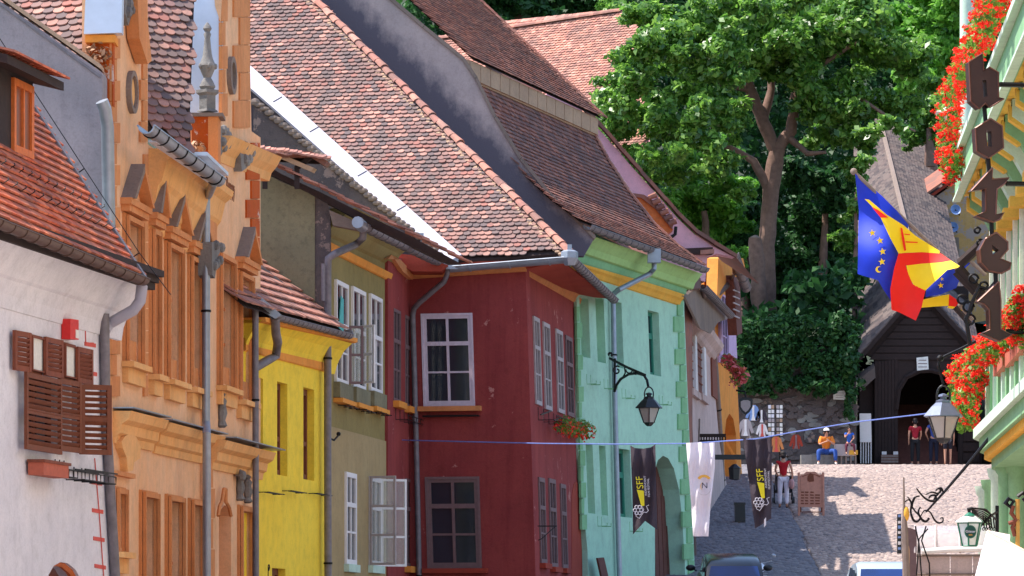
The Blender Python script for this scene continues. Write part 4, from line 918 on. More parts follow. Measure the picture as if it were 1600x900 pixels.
# window box of red geraniums and an empty iron one
fb = thing('geranium_box', 'red geraniums in a window box on the red house wall beside the pale green house', 'flower box', FS.at(890,680,.2))
mb = MB(); mb.box(FS.p(FS.uv(876,668)[0], FS.uv(876,668)[1], .05), FS.U*2.6, V((0,0,.16)), FS.N*.24); part('box', mb, M['terracotta'], fb)
bl = [(*FS.at(x, y, .35), .25,.5,.22) for x, y in ((880,663),(892,667),(905,670),(916,672))]
leafcloud('foliage', bl, 700, .045, M['leaf_plant'], fb, seed=11); tag(leafcloud('flowers', [(b0[0],b0[1]-.1,b0[2]-.05,b0[3],b0[4],b0[5]) for b0 in bl], 450, .04, M['petal_red'], fb, seed=12), kind='stuff')
ironhook(H, FS, (FS.uv(840,655)[0], FS.uv(880,668)[0], FS.uv(850,660)[1]), 6, 'iron_box_holder', .3, .45)
mb = MB(); mb.tube([FS.at(845,648,.5), FS.at(861,642,.1)], .02, 4); mb.tube([FS.at(866,657,.5), FS.at(880,651,.1)], .02, 4); mb.tube([FS.at(835,822,.0), FS.at(870,822,.5)], .018, 4); mb.tube(spiral(FS.at(838,838,.15), FS.U, V((0,0,1)), .2, .05, 2, 8), .015, 4); mb.tube([FS.at(836,846,.05), FS.at(846,842,.2), FS.at(868,822,.5)], .014, 4); part('iron_sign_arm', mb, M['iron'], H)
ironhook(H, FR0, (FR0.uv(617,655)[0], FR0.uv(643,662)[0], FR0.uv(630,660)[1]), 5, 'iron_box_holder', .25, .3)
# ---------------------------------------------------------------- pale green house
FT = side(2880, 903, 103.0, out=-.04); Vz = 1
H = thing('pale_green_house', 'mint green house with arched gateway, quoins and a bell shaped brown tile roof', 'house', FT.p(0,0)+V((0,0,1)))
bw = [rect(FT, 907,921,466,558), rect(FT, 932,945,466,566), rect(FT, 917,928,693,802), rect(FT, 938,948,697,805)]
gw = [rect(FT, 959,973,472,574), rect(FT, 1014,1031,487,586), rect(FT, 967,986,702,808)]
archt = [FT.uv(x, y) for x, y in ((1024,1040),(1023,735),(1028,719),(1036,712),(1044,716),(1053,732),(1061,765),(1066,810),(1070,880),(1074,1040))]
wall(H, FT, [(900,368),(932,366),(1070,430),(1069,480),(1086,900),(1090,1060),(921,1060),(918,860),(903,700),(901,470)], [rpts(r) for r in bw+gw]+[archt], M['teal_wall'], 1.0)
for r in bw:
    mb = MB(); mb.box(FT.p(r[0]-.01, r[2]-.01, -.22), FT.U*(r[1]-r[0]+.02), FT.W*(r[3]-r[2]+.02), -FT.N*.05); part('blind_recess', mb, M['green_trim'], H)
for r in gw: 
    for (a_, c_, l_) in ((r[0], r[1], 0),): window(H, FT, (r[0], r[1], r[2], r[3]), M['green_paint'], M['glass'], .25, 1, (1.8,1), fr=.1, bar=.06)
    mb = MB(); mb.box(FT.p(r[0]+.1, r[2]+.1, -.2), FT.U*.06, FT.W*(r[3]-r[2]-.2), FT.N*.03); mb.box(FT.p(r[0]+.32, r[2]+.1, -.2), FT.U*.05, FT.W*(r[3]-r[2]-.2), FT.N*.03); part('white_rebate', mb, M['white_paint'], H)
mb = MB(); mb.prism([FT.p(u, v, -.46) for u, v in archt], -FT.N*.06); dr = part('gate_door', mb, M['door_wood'], H, label='tall brown wooden gate inside the arch')
uu = FT.uv(1024, 800)[0]
for i in range(7):
    m2 = MB(); m2.box(FT.p(uu+.08+i*.42, -.5, -.46), FT.U*.36, FT.W*(3.6 if i in (0,6) else 4.4 if i in (1,5) else 4.9), FT.N*.03); part('plank', m2, M['door_wood'], dr)
def quoin_t(x0, x1, ya, yb, n, flip):
    for i in range(n):
        y = ya+(yb-ya)*i/n; h = (yb-ya)/n; k = (y-470)/430*18; w_ = (x1-x0)*(1 if i % 2 else .55); a, b_ = (x0+k, x0+k+w_) if flip > 0 else (x1+k-w_, x1+k)
        if flip > 0: a, b_ = x0+(y-470)/400*10, x0+(y-470)/400*10+w_
        slab(H, FT, [(a, y+1), (b_, y+1), (b_, y+h-.5), (a, y+h-.5)], M['green_trim'], .045, .06, 'quoin')
quoin_t(901, 909, 478, 828, 14, 1); quoin_t(1053, 1068, 468, 900, 17, -1)
pr = [(.0,-1.55),(.06,-1.5),(.1,-1.3),(.12,-1.25)]
moulding(H, FT, (906,406), (1069,460), [(0,-.3),(.05,-.28),(.1,-.18),(.16,-.12),(.18,-.02),(.18,0)], M['gold_band'], 'cornice', off=.18)
moulding(H, FT, (909,391), (1078,443), [(.16,-.3),(.2,-.26),(.24,-.12),(.32,0)], M['green_trim'], 'cornice', off=.32)
moulding(H, FT, (924,368), (1098,428), [(.3,-.42),(.34,-.4),(.4,-.25),(.62,0)], M['green_pale'], 'cove', off=.62)
g0 = FT.at(918,352,.85); g1 = FT.at(1102,420,.85); gutter(H, g0, g1, .12, M['zinc_old'], step=.55)
mb = MB(); mb.cbox(FT.at(1022,400,.9), .34,.3,.36); part('hopper', mb, M['zinc'], H)
pipe(H, [FT.at(1022,405,.85), FT.at(1022,420,.85), FT.at(1015,428,.7), FT.at(966,453,.3), FT.at(959,459,.14), FT.at(958,470,.12), FT.at(961,640,.12), FT.at(964,760,.12), FT.at(968,900,.12), FT.at(971,1040,.12)], .07, M['zinc'])
for x, y in ((917,600),(944,607),(972,622),(1030,632),(934,822),(984,830)):
    mb = MB(); a = FT.at(x, y, .0)
    for k in (0, .35): mb.tube([a+FT.U*k+FT.W*.25, a+FT.U*k, a+FT.U*k+FT.N*.25, a+FT.U*k+FT.N*.25+FT.W*.08], .012, 4)
    part('iron_hooks', mb, M['green_trim'], H)
# bell cast roof
RT = Roof(g0-FT.N*.06+V((0,0,.05)), g1-g0, -FT.N, [(0,0),(.8,.6),(1.45,1.2),(2.15,2.1),(2.75,3.0),(3.25,3.95)]); LT = (g1-g0).length
mb = MB(); mb.grid([[RT.P(e, s, -.02) for e in (-.35, LT)] for s in RT.cum]); part('roof', mb, M['under'], H)
roof_tiles(H, RT, lambda e, s: True, (-.35, LT-.1), (0, RT.cum[-1]-.1), .18, .155, M['tile_brown'], 300, jit=.8)
top = RT.P(0, RT.cum[-1]); topR = RT.P(LT, RT.cum[-1])
A2 = top - RT.B*(-.38)*1 + V((0,0,.12)); A2 = top + FT.N*.36 + V((0,0,.2)); 
mb = MB(); mb.box(top-V((0,0,.3))-FT.N*.0, RT.E*LT, FT.N*.24, V((0,0,.5))); part('plaster_band', mb, M['mortar'], H)
for i in range(14):
    m2 = MB(); m2.box(top+RT.E*(LT*i/14+.02)-V((0,0,.26)), RT.E*(LT/14-.05), FT.N*.29, V((0,0,.44))); part('corbel_tile', m2, M['mortar'], H)
RU = Roof(A2, RT.E, RT.B, [(0,0),(6.5,6.1)])
mb = MB(); mb.add([RU.P(0,0,-.02), RU.P(LT+.3,0,-.02), RU.P(LT+.3,8.2,-.02), RU.P(0,8.2,-.02)], [(0,1,2,3)]); part('roof', mb, M['under'], H)
roof_tiles(H, RU, lambda e, s: True, (0, LT+.2), (0, 8.1), .18, .155, M['tile_pink'] if False else M['tile_brown'], 300, jit=.8)
# far verge tiles and the ridge
for R_, L_, T_ in ((RT, LT, RT.cum[-1]), (RU, LT+.3, 8.1)):
    me = tile_mesh(.26, .3, .04, M['tile_pink']); s = .1
    while s < T_:
        u = R_.up(s); nn = R_.n(s); m_ = Matrix((u.cross(nn), (u-nn*.15).normalized(), nn)).transposed().to_4x4(); m_.translation = R_.P(L_-.05, s, .07); inst('verge_tile', me, m_, H); s += .155
mb = MB(); mb.tube([RU.P(-.1,8.2,.05), RU.P(LT+.4,8.2,.05)], .14, 6); part('ridge', mb, M['tile_pink'], H)
# big grey gable towards the camera
GF = front(900, 102.4, .0)
gp = [(895,385),(916,372),(848,300),(812,250),(772,185),(740,120),(722,96),(660,44),(608,-2),(540,-70),(380,-70),(400,0),(520,0),(600,60),(700,160),(800,260),(880,372)]
gp = [(890,400),(912,400),(928,372),(856,302),(812,248),(772,183),(742,122),(722,92),(660,42),(606,-4),(540,-70),(300,-70),(300,400)]
m = plaster('gable_banded', (186,168,164), (166,152,150), (118,108,108), .25, streak=.2); n = m.node_tree; b = n.nodes['Principled BSDF']
# darker, ragged-edged band that follows the neighbour's roof line
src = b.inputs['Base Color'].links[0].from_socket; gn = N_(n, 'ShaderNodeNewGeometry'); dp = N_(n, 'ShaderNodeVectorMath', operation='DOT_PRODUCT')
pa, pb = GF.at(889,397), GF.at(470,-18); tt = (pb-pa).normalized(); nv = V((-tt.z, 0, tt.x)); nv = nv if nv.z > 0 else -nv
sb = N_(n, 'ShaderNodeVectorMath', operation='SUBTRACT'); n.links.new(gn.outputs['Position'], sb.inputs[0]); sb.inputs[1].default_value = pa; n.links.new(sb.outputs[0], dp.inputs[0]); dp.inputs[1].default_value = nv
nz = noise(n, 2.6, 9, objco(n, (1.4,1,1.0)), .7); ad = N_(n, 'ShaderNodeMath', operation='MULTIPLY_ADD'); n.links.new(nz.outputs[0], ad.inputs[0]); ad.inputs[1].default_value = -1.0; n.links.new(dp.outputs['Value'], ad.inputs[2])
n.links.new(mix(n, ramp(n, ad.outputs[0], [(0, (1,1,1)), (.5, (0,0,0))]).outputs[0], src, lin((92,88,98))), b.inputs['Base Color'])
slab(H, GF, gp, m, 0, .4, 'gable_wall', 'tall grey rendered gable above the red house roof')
q = gp[2:11]
for i in range(len(q)-1):
    a_, b_ = GF.at(*q[i], .06), GF.at(*q[i+1], .06); mb = MB(); mb.box(a_-V((.0,0,.02)), (b_-a_)*.99, V((.05,0,.07)), V((0,.5,0))); part('verge_mortar', mb, M['grey_stone'], H)
# ---------------------------------------------------------------- lean board
lb = thing('leaning_board', 'short brown board leaning on the foot of the mint green wall', 'board', FT.at(945,905,.2))
mb = MB(); mb.prism([FT.at(x, y, .3) for x, y in ((934,872),(944,871),(952,906),(942,908))], -FT.N*.05); part('plank', mb, M['door_wood'], lb)

# unseen block added behind the green house to close a gap in the street shadow
H_ = bpy.data.objects['pale_green_house']; mb = MB(); q = [RT.P(LT, s) - FT.N*1.5 for s in RT.cum] + [RU.P(LT, 2.5) - FT.N*1.5, RU.P(LT, 2.5) - FT.N*1.5 - V((0,0,9)), RT.P(LT, 0) - FT.N*1.5 - V((0,0,8))]
mb.prism(q, FT.U*4.4); part('shadow_block', mb, M['tile_brown'], H_)
# ---------------------------------------------------------------- pink gabled house
PK = front(1000, 117.5, .1)
H = thing('pink_house', 'pale pink house whose gable rises behind the mint green house', 'house', PK.at(1000,900))
slab(H, PK, [(862,122),(900,163),(945,212),(985,258),(1025,302),(1060,342),(1085,366),(1112,384),(1148,402),(1120,396),(1105,402),(1102,440),(1060,430),(1000,380),(850,160)], M['pink_wall'], 0, .5, 'gable_wall')
vp_ = [(852,130),(863,119),(902,160),(947,208),(988,255),(1028,300),(1062,339),(1088,364),(1116,382),(1150,402)]
for i in range(1, len(vp_)-1):
    a_, b_ = PK.at(*vp_[i], .16), PK.at(*vp_[i+1], .16); L = (b_-a_).length; n_ = max(1, int(L/.3)); d = (b_-a_)/n_
    for k in range(n_):
        mb = MB(); mb.box(a_+d*k+V((0,0,random.uniform(-.01,.02))), d*1.05, V((.04,0,.09)), V((0,.45,0))); part('verge_tile', mb, M['tile_brown'], H)
a_, b_ = PK.at(852,132,.16), PK.at(864,119,.16); mb = MB(); mb.box(a_, b_-a_, V((-.06,0,.09)), V((0,.45,0))); part('verge_tile', mb, M['tile_pink'], H)
mb = MB(); q = [PK.at(x, y, 0) for x, y in vp_[1:]]; mb.grid([q, [p+V((1.2,9,0)) for p in q]]); part('roof_slope', mb, M['tile_brown'], H)
# small tiled canopy with orange boards on the pink gable
mb = MB(); mb.prism([PK.at(x, y, .9) for x, y in ((978,302),(1005,305),(1052,358),(1040,366),(1010,345))], V((0,.8,0))); cn = part('canopy', mb, M['orange_wood'], H, label='small canopy with orange boards under brown tiles')
mb = MB(); mb.prism([PK.at(x, y, 1.0) for x, y in ((976,300),(1006,304),(1028,318),(1052,352),(1050,358),(1024,326),(1002,309),(976,305))], V((0,.9,0))); part('canopy_roof', mb, M['tile_brown'], cn)
for i in range(6):
    c = PK.at(1020+i*6.2, 310+i*8.2, 1.05); mb = MB(); mb.tube([c+V((-.12,0,.02)), c+V((.1,.0,.1))], [.07,.09], 7); part('round_tile', mb, M['tile_brown'], cn)
mb = MB(); mb.tube([PK.at(x, y, 1.05) for x, y in ((1056,354),(1055,366),(1048,371))], .05, 6); part('gutter_spout', mb, M['iron'], cn)
slab(H, PK, [(1068,388),(1114,386),(1114,397),(1068,396)], M['under'], .3, .3, 'ledge_roof'); slab(H, PK, [(1095,391),(1116,389),(1116,396),(1095,397)], M['tile_pink'], .35, .3, 'ledge_tile')
# ---------------------------------------------------------------- old plaster house and far orange house
FD = side(1560, 1074, 115.2, out=-.05)
H = thing('old_plaster_house', 'worn pinkish grey plaster house with brown shutters behind the white banner', 'house', FD.p(0,0)+V((0,0,1)))
dw = [rect(FD, 1076,1086,519,606), rect(FD, 1090,1099,531,614)]
wall(H, FD, [(1061,467),(1090,480),(1111,515),(1116,600),(1124,690),(1136,760),(1146,850),(1150,1000),(1066,1000),(1062,600)], [rpts(r) for r in dw], M['old_wall'], .8)
for r in dw: 
    window(H, FD, r, M['brown_wood'], M['door_wood'], .06, 1, (1,1,1,1,1,1)); 
    mb = MB(); mb.box(FD.p(r[0]-.12, r[2]-.25, -.02), FD.U*(r[1]-r[0]+.3), FD.W*.2, FD.N*.14); part('sill', mb, M['old_wall'], H)
for x in (1083, 1097): slab(H, FD, [(x+3,522+(x-1083)*.8),(x+6,524+(x-1083)*.8),(x+8,612+(x-1083)*.5),(x+5,610+(x-1083)*.5)], M['white_paint'], .06, .1, 'shutter_edge')
slab(H, FD, [(1112,528),(1118,535),(1122,625),(1114,618)], M['brown_wood'], .06, .08, 'shutter')
moulding(H, FD, (1066,478), (1112,540), [(0,-.5),(.1,-.42),(.18,-.3),(.34,-.14),(.4,0)], M['old_wall'], 'cove')
mb = MB(); mb.prism([FD.at(x, y, .5) for x, y in ((1066,462),(1082,448),(1100,455),(1140,490),(1132,497),(1118,502),(1106,520),(1090,512))], V((.1,.4,0))); part('eaves', mb, M['grey_stone'], H)
gutter(H, FD.at(1098,446,.75), FD.at(1142,492,.75), .12, M['zinc_old'], step=.5)
mb = MB(); mb.prism([FD.at(x, y, .7) for x, y in ((1077,434),(1088,428),(1098,438),(1094,450),(1079,452))], V((0,.5,0))); mb.ball(FD.at(1086,436,.5), .22,.3,.16); part('chimney_cap', mb, M['tile_brown'], H)
mb = MB(); a_ = FD.at(1080,452,.6); mb.prism([FD.at(x, y, .4) for x, y in ((1100,462),(1130,480),(1128,496),(1112,490))], V((0,.2,0))); part('soffit', mb, M['orange_wood'], H)
pipe(H, [FD.at(1098,448,.7), FD.at(1100,462,.6), FD.at(1090,472,.4), FD.at(1078,482,.2), FD.at(1074,492,.2), FD.at(1076,600,.2), FD.at(1083,800,.2), FD.at(1088,980,.2)], .07, M['brown_metal'])
mb = MB(); mb.tube([FD.at(1093,655,.03), FD.at(1092,690,.03), FD.at(1100,700,.03)], .03, 5); part('cracked_conduit', mb, M['grey_stone'], H)
for x0, x1, y0, y1 in ((1096,1136,684,692),):
    sg = thing('hanging_sign', 'dark wooden beam sign above the black shop sign arm', 'sign', FD.at(1100,690)); o = FD.at(1092,683,.0)
    mb = MB(); mb.box(o, V((2.3*.35,0,0)), V((0,.08,0)), V((0,0,.1))); 
    for k in range(10): mb.box(o+V((.05+k*.08,0,-.1)), V((.04,0,0)), V((0,.05,0)), V((0,0,.1)))
    mb.box(o+V((0,0,-.14)), V((.8,0,0)), V((0,.08,0)), V((0,0,.06))); part('beam', mb, M['dark_wood'], sg)
sg = thing('sign_arm_lantern', 'small black lantern hanging from a thick black wall arm over the white banner', 'lantern', at(1150,740,118))
mb = MB(); mb.box(at(1112,718,118), V((1.0,0,0)), V((0,.12,0)), V((0,0,.14))); part('arm', mb, M['black_paint'], sg)
mb = MB(); c = at(1148,740,118); mb.lathe(c-V((0,0,.18)), [(.08,0),(.16,.02),(.18,.32),(.2,.33),(.05,.45)], 6); part('lantern_body', mb, M['black_paint'], sg)
mb = MB(); mb.lathe(c-V((0,0,.14)), [(.155,0),(.17,.26)], 6); mb.v = [v*1.0 for v in mb.v]; part('lamp_glass', mb, M['lamp_glass'], sg)
FE = side(1900, 1104, 131, out=-.02)
H = thing('far_orange_house', 'narrow bright orange house at the top end of the row', 'house', FE.p(0,0)+V((0,0,1)))
ew = [rect(FE, 1128,1139,462,560)]; arche = [FE.uv(x, y) for x, y in ((1135,1000),(1132,680),(1135,655),(1140,646),(1146,655),(1150,680),(1156,1000))]
wall(H, FE, [(1100,402),(1141,404),(1143,440),(1150,560),(1158,720),(1164,810),(1168,1000),(1100,1000)], [rpts(r) for r in ew]+[arche], M['far_orange'], .4)
mb = MB(); mb.prism([FE.p(u, v, -.5) for u, v in arche], -FE.N*.06); part('arched_door', mb, M['orange_trim'], H)
r = ew[0]; window(H, FE, r, M['lilac'], M['glass'], .06, 2, (1,1,1), sill=.15)
slab(H, FE, [(1139,430),(1146,436),(1152,560),(1143,570),(1124,566),(1124,556),(1139,552)], M['lilac'], .06, .08, 'lilac_surround'); slab(H, FE, [(1124,440),(1128,444),(1131,566),(1126,566)], M['lilac'], .06, .08, 'lilac_surround')
mb = MB(); mb.prism([FE.at(x, y, .1) for x, y in ((1105,404),(1110,402),(1145,404),(1148,418),(1144,434),(1130,440),(1118,450),(1108,470),(1103,470))], FE.N*.35); part('cove', mb, M['far_orange'], H)
pipe(H, [FE.at(1148,405,.9), FE.at(1149,425,.85), FE.at(1140,442,.5), FE.at(1112,468,.3)], .1, M['brown_metal'], step=9)
pipe(H, [FE.at(1111,500,.15), FE.at(1118,580,.15), FE.at(1126,700,.15), FE.at(1134,900,.15)], .1, M['old_wood'], step=2)
gutter(H, FE.at(1146,395,1.0), FE.at(1166,450,1.0), .16, M['zinc_old'], step=.6)
slab(H, FE, [(1146,430),(1156,436),(1160,520),(1152,524)], M['door_wood'], .7, .3, 'side_boards')
for k in range(5): slab(H, FE, [(1147,452+k*10),(1156,456+k*10),(1156,458+k*10),(1147,454+k*10)], M['grey_paint'], .75, .04, 'rung')
hp = thing('hanging_basket', 'hanging basket of red flowers on the far orange house', 'flower basket', at(1150,578,124))
mb = MB(); mb.lathe(at(1152,580,124)-V((0,0,.1)), [(.15,0),(.3,.2)], 10); mb.tube([FE.at(1128,558,.0), at(1145,566,124)], .02, 4); part('basket', mb, M['terracotta'], hp)
bb = [(*at(x, y, 124), .24,.3,.2) for x, y in ((1138,563),(1145,570),(1152,578),(1158,586),(1151,592))]
leafcloud('foliage', bb, 450, .06, M['leaf_plant'], hp, seed=21); o = leafcloud('flowers', [(x,y-.15,z-.06,a,b,c) for x,y,z,a,b,c in bb], 260, .08, M['petal_pink'], hp, seed=22); o['kind'] = 'stuff'
mb = MB(); a_, b_ = FE.at(1104,404,0), FE.at(1130,404,0); mb.prism([a_, b_, b_+V((-6,.9,3.9)), a_+V((-6,.9,3.9))], V((0,0,.12))); part('roof', mb, M['tile_brown'], H)  # hidden slab added to fill out the shadow on the street
# house whose roof shows above, left of the big tree
H = thing('upper_house', 'house behind with pale pink tiled roof left of the big tree', 'house', at(860,420,150))
R2 = camroof(H, (700,180), 166, -.7, 1.25, [(690,62),(750,41),(976,17),(1000,60),(1010,260),(900,250),(760,150),(700,140)], .19, .145, M['tile_pink'], 300)
a_, b_ = R2.P(*R2.es(690, 62)), R2.P(*R2.es(976, 18)); n_ = int((b_-a_).length/.34); t = (b_-a_).normalized(); xx = t.cross(V((0,0,1))).normalized(); zz = xx.cross(t)
for i in range(n_):
    m_ = Matrix((xx, t, zz)).transposed().to_4x4() @ Matrix.Scale(1.5, 4); m_.translation = a_+t*(.17+i*.34)+V((0,0,.02)); inst('ridge_tile', cme, m_, H)
mb = MB(); a_ = R2.P(*R2.es(975,18)); mb.prism([a_, R2.P(*R2.es(1008,255)), R2.P(*R2.es(1008,255))+V((0,8,0)), a_+V((0,.3,0))], V((.3,0,0))); part('side_wall', mb, M['pink_wall'], H)
dmr = part('dormer', MB().prism([R2.P(*R2.es(x, y), .5) for x, y in ((783,72),(806,70),(807,95),(800,92))], V((0,.8,0))), M['pink_wall'], H, label='small pink dormer')
mb = MB(); mb.prism([R2.P(*R2.es(x, y), .6) for x, y in ((776,66),(800,60),(808,70),(784,73))], V((0,.9,.1))); part('dormer_roof', mb, M['tile_pink'], dmr)
# ---------------------------------------------------------------- hotel on the right
FH = side(1200, 1600, 58, right=True)     # balcony front plane
HT = thing('hotel', 'green and yellow hotel front with balconies in full sun on the right', 'hotel', FH.p(0,0)+V((0,0,-1)))
def hz(px, py, off=0): return FH.uv(px, py, off)
uE = hz(1530, 650)[0]; u0_ = -6
# main wall set back from the balcony fronts
bk = -1.05; zt = 14
uW = FH.uv(1582, 500, bk)[0]+5
def hbox(name, ua, ub, va, vb, o0, o1, mat, label=None):
    mb = MB(); mb.box(FH.p(ua, va, o0), FH.U*(ub-ua), V((0,0,vb-va)), FH.N*(o1-o0)); return part(name, mb, mat, HT, label=label)
uFar = uE + .6
hbox('wall', -34, uFar+5.5, -2.5, 14, bk-9, bk, M['cream'])  # runs on unseen towards the camera, lengthened to bounce light across the street
# lower balcony: bowed slab, frieze, pilasters, rail
vb0 = hz(1526, 735)[1]; vr = hz(1535, 560)[1]
slabp = [(u0_, bk), (u0_, 0), (uE-1.6, 0), (uE-.8,-.12), (uE-.2,-.4), (uE+.15,-.8), (uE+.2, bk)]
def ring(name, z0, z1, grow, mat, pts=slabp):
    c = []
    for i, (u, o) in enumerate(pts): c.append(FH.p(u+(grow if i > 3 else 0), z0, o+(grow if 0 < i < 6 else 0)))
    mb = MB(); mb.prism(c, V((0,0,z1-z0))); return part(name, mb, mat, HT)
ring('balcony_slab', vb0+.42, vb0+.58, .18, M['hotel_pale']); ring('balcony_frieze', vb0+.2, vb0+.42, .08, M['hotel_green']); ring('balcony_band', vb0+.08, vb0+.2, .0, M['gold_band']); ring('balcony_soffit', vb0-.08, vb0+.08, -.12, M['hotel_green'])
def pilaster(u, o, w_, z0, z1, mat, rot=0):
    a = FH.U*math.cos(rot)+FH.N*math.sin(rot); nn = FH.N*math.cos(rot)-FH.U*math.sin(rot); c = FH.p(u, z0, o); mb = MB()
    mb.box(c-a*w_/2, a*w_, V((0,0,z1-z0)), -nn*.14); mb.box(c-a*(w_/2+.05)+V((0,0,z1-z0-.16)), a*(w_+.1), V((0,0,.16)), -nn*.2+nn*.0); mb.box(c-a*(w_/2+.05)+nn*.03, a*(w_+.1), V((0,0,.14)), -nn*.2)
    part('baluster_pilaster', mb, mat, HT)
for i, u in enumerate(np.linspace(u0_+.5, uE-1.7, 15)): pilaster(u, -.02, .34, vb0+.58, vr, M['hotel_green'] if i % 2 else M['hotel_pale'])
for u, o, rt in ((uE-1.0,-.12,-.3),(uE-.45,-.35,-.7),(uE-.05,-.75,-1.2)): pilaster(u, o, .3, vb0+.58, vr+.05, M['hotel_pale'], rt)
ring('balcony_rail', vr, vr+.1, .06, M['hotel_pale']); ring('balcony_panel', vb0+.58, vr-.02, -.16, M['hotel_green'], [(u0_, -.2),(u0_, 0),(uE-1.6, 0),(uE-.8,-.12),(uE-.2,-.4),(uE+.15,-.8),(uE+.1,-.85)])
# ground floor columns below the balcony
for k, (px, o, c) in enumerate(((1541,-.55,M['hotel_pale']),(1551,-.5,M['hotel_green']),(1562,-.35,M['hotel_pale']),(1574,-.35,M['hotel_green']),(1590,-.5,M['hotel_green']))):
    p = FH.at(px, 800, o); mb = MB(); mb.lathe(V((p.x, p.y, -1.2)), [(.2,0),(.2,.3),(.15,.35),(.15,vb0+1.0),(.19,vb0+1.05),(.22,vb0+1.2)], 10); part('column', mb, c, HT, True)
# upper storey windows: tall yellow and green pilaster strips
v2 = hz(1575, 120)[1]
for i in range(15):
    u = u0_ + 1.2 + i*1.95
    hbox('pilaster_strip', u, u+.38, vr-.1, 8.3, bk, bk+.16, M['hotel_yellow']); hbox('pilaster_strip', u+.46, u+.7, vr-.1, 8.3, bk, bk+.22, M['hotel_green'])
    hbox('pilaster_strip', u+.74, u+.84, vr-.1, 8.3, bk, bk+.3, M['cream'])
    r = (u+.95, u+1.85, vr+.1, 7.5); w_ = window(HT, FH, r, M['white_paint'], M['glass'], 0, 2, (1,1,1), off=bk+.06)
# upper balcony: deep cornice with brackets, yellow soffit, green fascia
z1 = hz(1497, 300)[1]; 
uF = hz(1492, 290)[0]
up_pts = [(u0_, bk), (u0_, 0), (uF, 0), (uF, bk)]
vS = hz(1497, 300)[1]
hbox('upper_fascia', u0_, uF, vS, vS+.52, -.14, 0, M['hotel_green']); hbox('upper_fascia_cap', u0_, uF+.03, vS+.52, vS+.62, -.2, .12, M['hotel_pale']); hbox('upper_fascia_lip', u0_, uF+.02, vS-.05, vS, -.1, .04, M['hotel_pale'])
hbox('upper_soffit', u0_, uF, vS+.06, vS+.12, bk, -.14, M['hotel_yellow']); hbox('upper_slab', u0_, uF, vS+.12, vS+.5, bk, -.14, M['hotel_green'])
hbox('soffit_cornice', u0_, uF, vS-.25, vS+.06, bk, bk+.35, M['hotel_green']); hbox('soffit_cornice', u0_, uF, vS-.4, vS-.25, bk, bk+.2, M['hotel_yellow'])
for i in range(10):
    u = uF - .35 - i*1.95; mb = MB()
    mb.prism([FH.p(u, vS+.05, -.25), FH.p(u, vS-.22, -.25), FH.p(u, vS-.4, -.5), FH.p(u, vS-.85, bk+.3), FH.p(u, vS-.85, bk), FH.p(u, vS+.05, bk)], -FH.U*.42)
    w_ = part('bracket', mb, M['hotel_pale'] if i % 2 else M['hotel_green'], HT)
    m2 = MB(); m2.prism([FH.p(u-.06, vS-.02, -.2), FH.p(u-.06, vS-.26, -.2), FH.p(u-.06, vS-.44, -.46), FH.p(u-.06, vS-.4, -.56)], -FH.U*.3); part('bracket_face', m2, M['hotel_yellow'], w_)
    m2 = MB(); m2.box(FH.p(u+.04, vS-1.02, bk), -FH.U*.5, V((0,0,.17)), FH.N*.5); part('bracket_foot', m2, M['hotel_yellow'], w_)
# upper storey bay that leans into the corner of the picture
hbox('upper_bay', u0_, u0_+9.5, vS+.62, 14, -1.2, -.42, M['hotel_peach']); hbox('upper_bay_trim', u0_+9.5, u0_+9.85, vS+.62, 14, -1.2, -.35, M['hotel_yellow'])
for i in range(4): window(HT, FH, (u0_+1.2+i*2.1, u0_+2.2+i*2.1, vS+1.3, 13), M['white_paint'], M['glass'], -.06, 2, (1,1,1), off=-.42)
px_ = FH.at(1512, 30, -1.0); 
mb = MB(); mb.lathe(FH.at(1511, 250, -1.1), [(.17,0),(.17,4.0)], 12); part('corner_column', mb, M['hotel_pale'], HT, True)
hbox('corner_column_white', uF-1.2, uF-1.0, vS+.6, vS+5, -1.1, -.9, M['cream'])
# geraniums
def geranium(label, blobs, nleaf, nflow, seed, box=None):
    c = V(blobs[0][:3]); g = thing('geranium_planter', label, 'flowers', c-V((0,0,.3)), 'geranium planters on the hotel')
    if box:
        for (ua, ub, z, o) in box:
            mb = MB(); mb.box(FH.p(ua, z, o), FH.U*(ub-ua), V((0,0,.2)), -FH.N*.22); part('planter_box', mb, M['terracotta'], g)
    leafcloud('foliage', blobs, nleaf, .05, M['leaf_plant'], g, seed=seed)
    rng = random.Random(seed); mb = []; cs = []
    # blossoms are umbels: small balls of petals
    import itertools
    pts = []
    for k in range(nflow):
        b0 = rng.choice(blobs); d = V((rng.gauss(0,1), rng.gauss(0,1)-.5, rng.gauss(0,1)+.2)).normalized(); q = V(b0[:3])+V((d.x*b0[3], d.y*b0[4], d.z*b0[5]))*rng.uniform(.85,1.25); pts.append((q.x,q.y,q.z,.065,.065,.055))
    o = leafcloud('flowers', pts, nflow*16, .03, M['petal_red'], g, seed=seed+1); o['kind'] = 'stuff'; return g
def hb(px, py, Y, rx, ry, rz): return (*at(px, py, Y), rx, ry, rz)
top = []
for x, y in ((1482,250),(1478,225),(1476,200),(1480,178),(1475,155),(1487,138),(1496,120),(1504,100),(1512,80),(1522,62),(1530,45),(1538,25),(1545,8),(1552,-12)):
    uu = FH.uv(x, y, .25)[0]; p = FH.at(x+4, y+4, .25); top.append((p.x, p.y, p.z, .22, .4, .26))
geranium('long bank of red geraniums along the upper hotel balcony', top, 4200, 620, 31, [(hz(1486,200,.3)[0], hz(1486,200,.3)[0]+.01, 1, .1)] and None)
geranium('red geraniums trailing low at the far corner of the upper balcony', [(*FH.at(x, y, .2), .16,.3,.2) for x, y in ((1486,268),(1484,256))], 300, 40, 33)
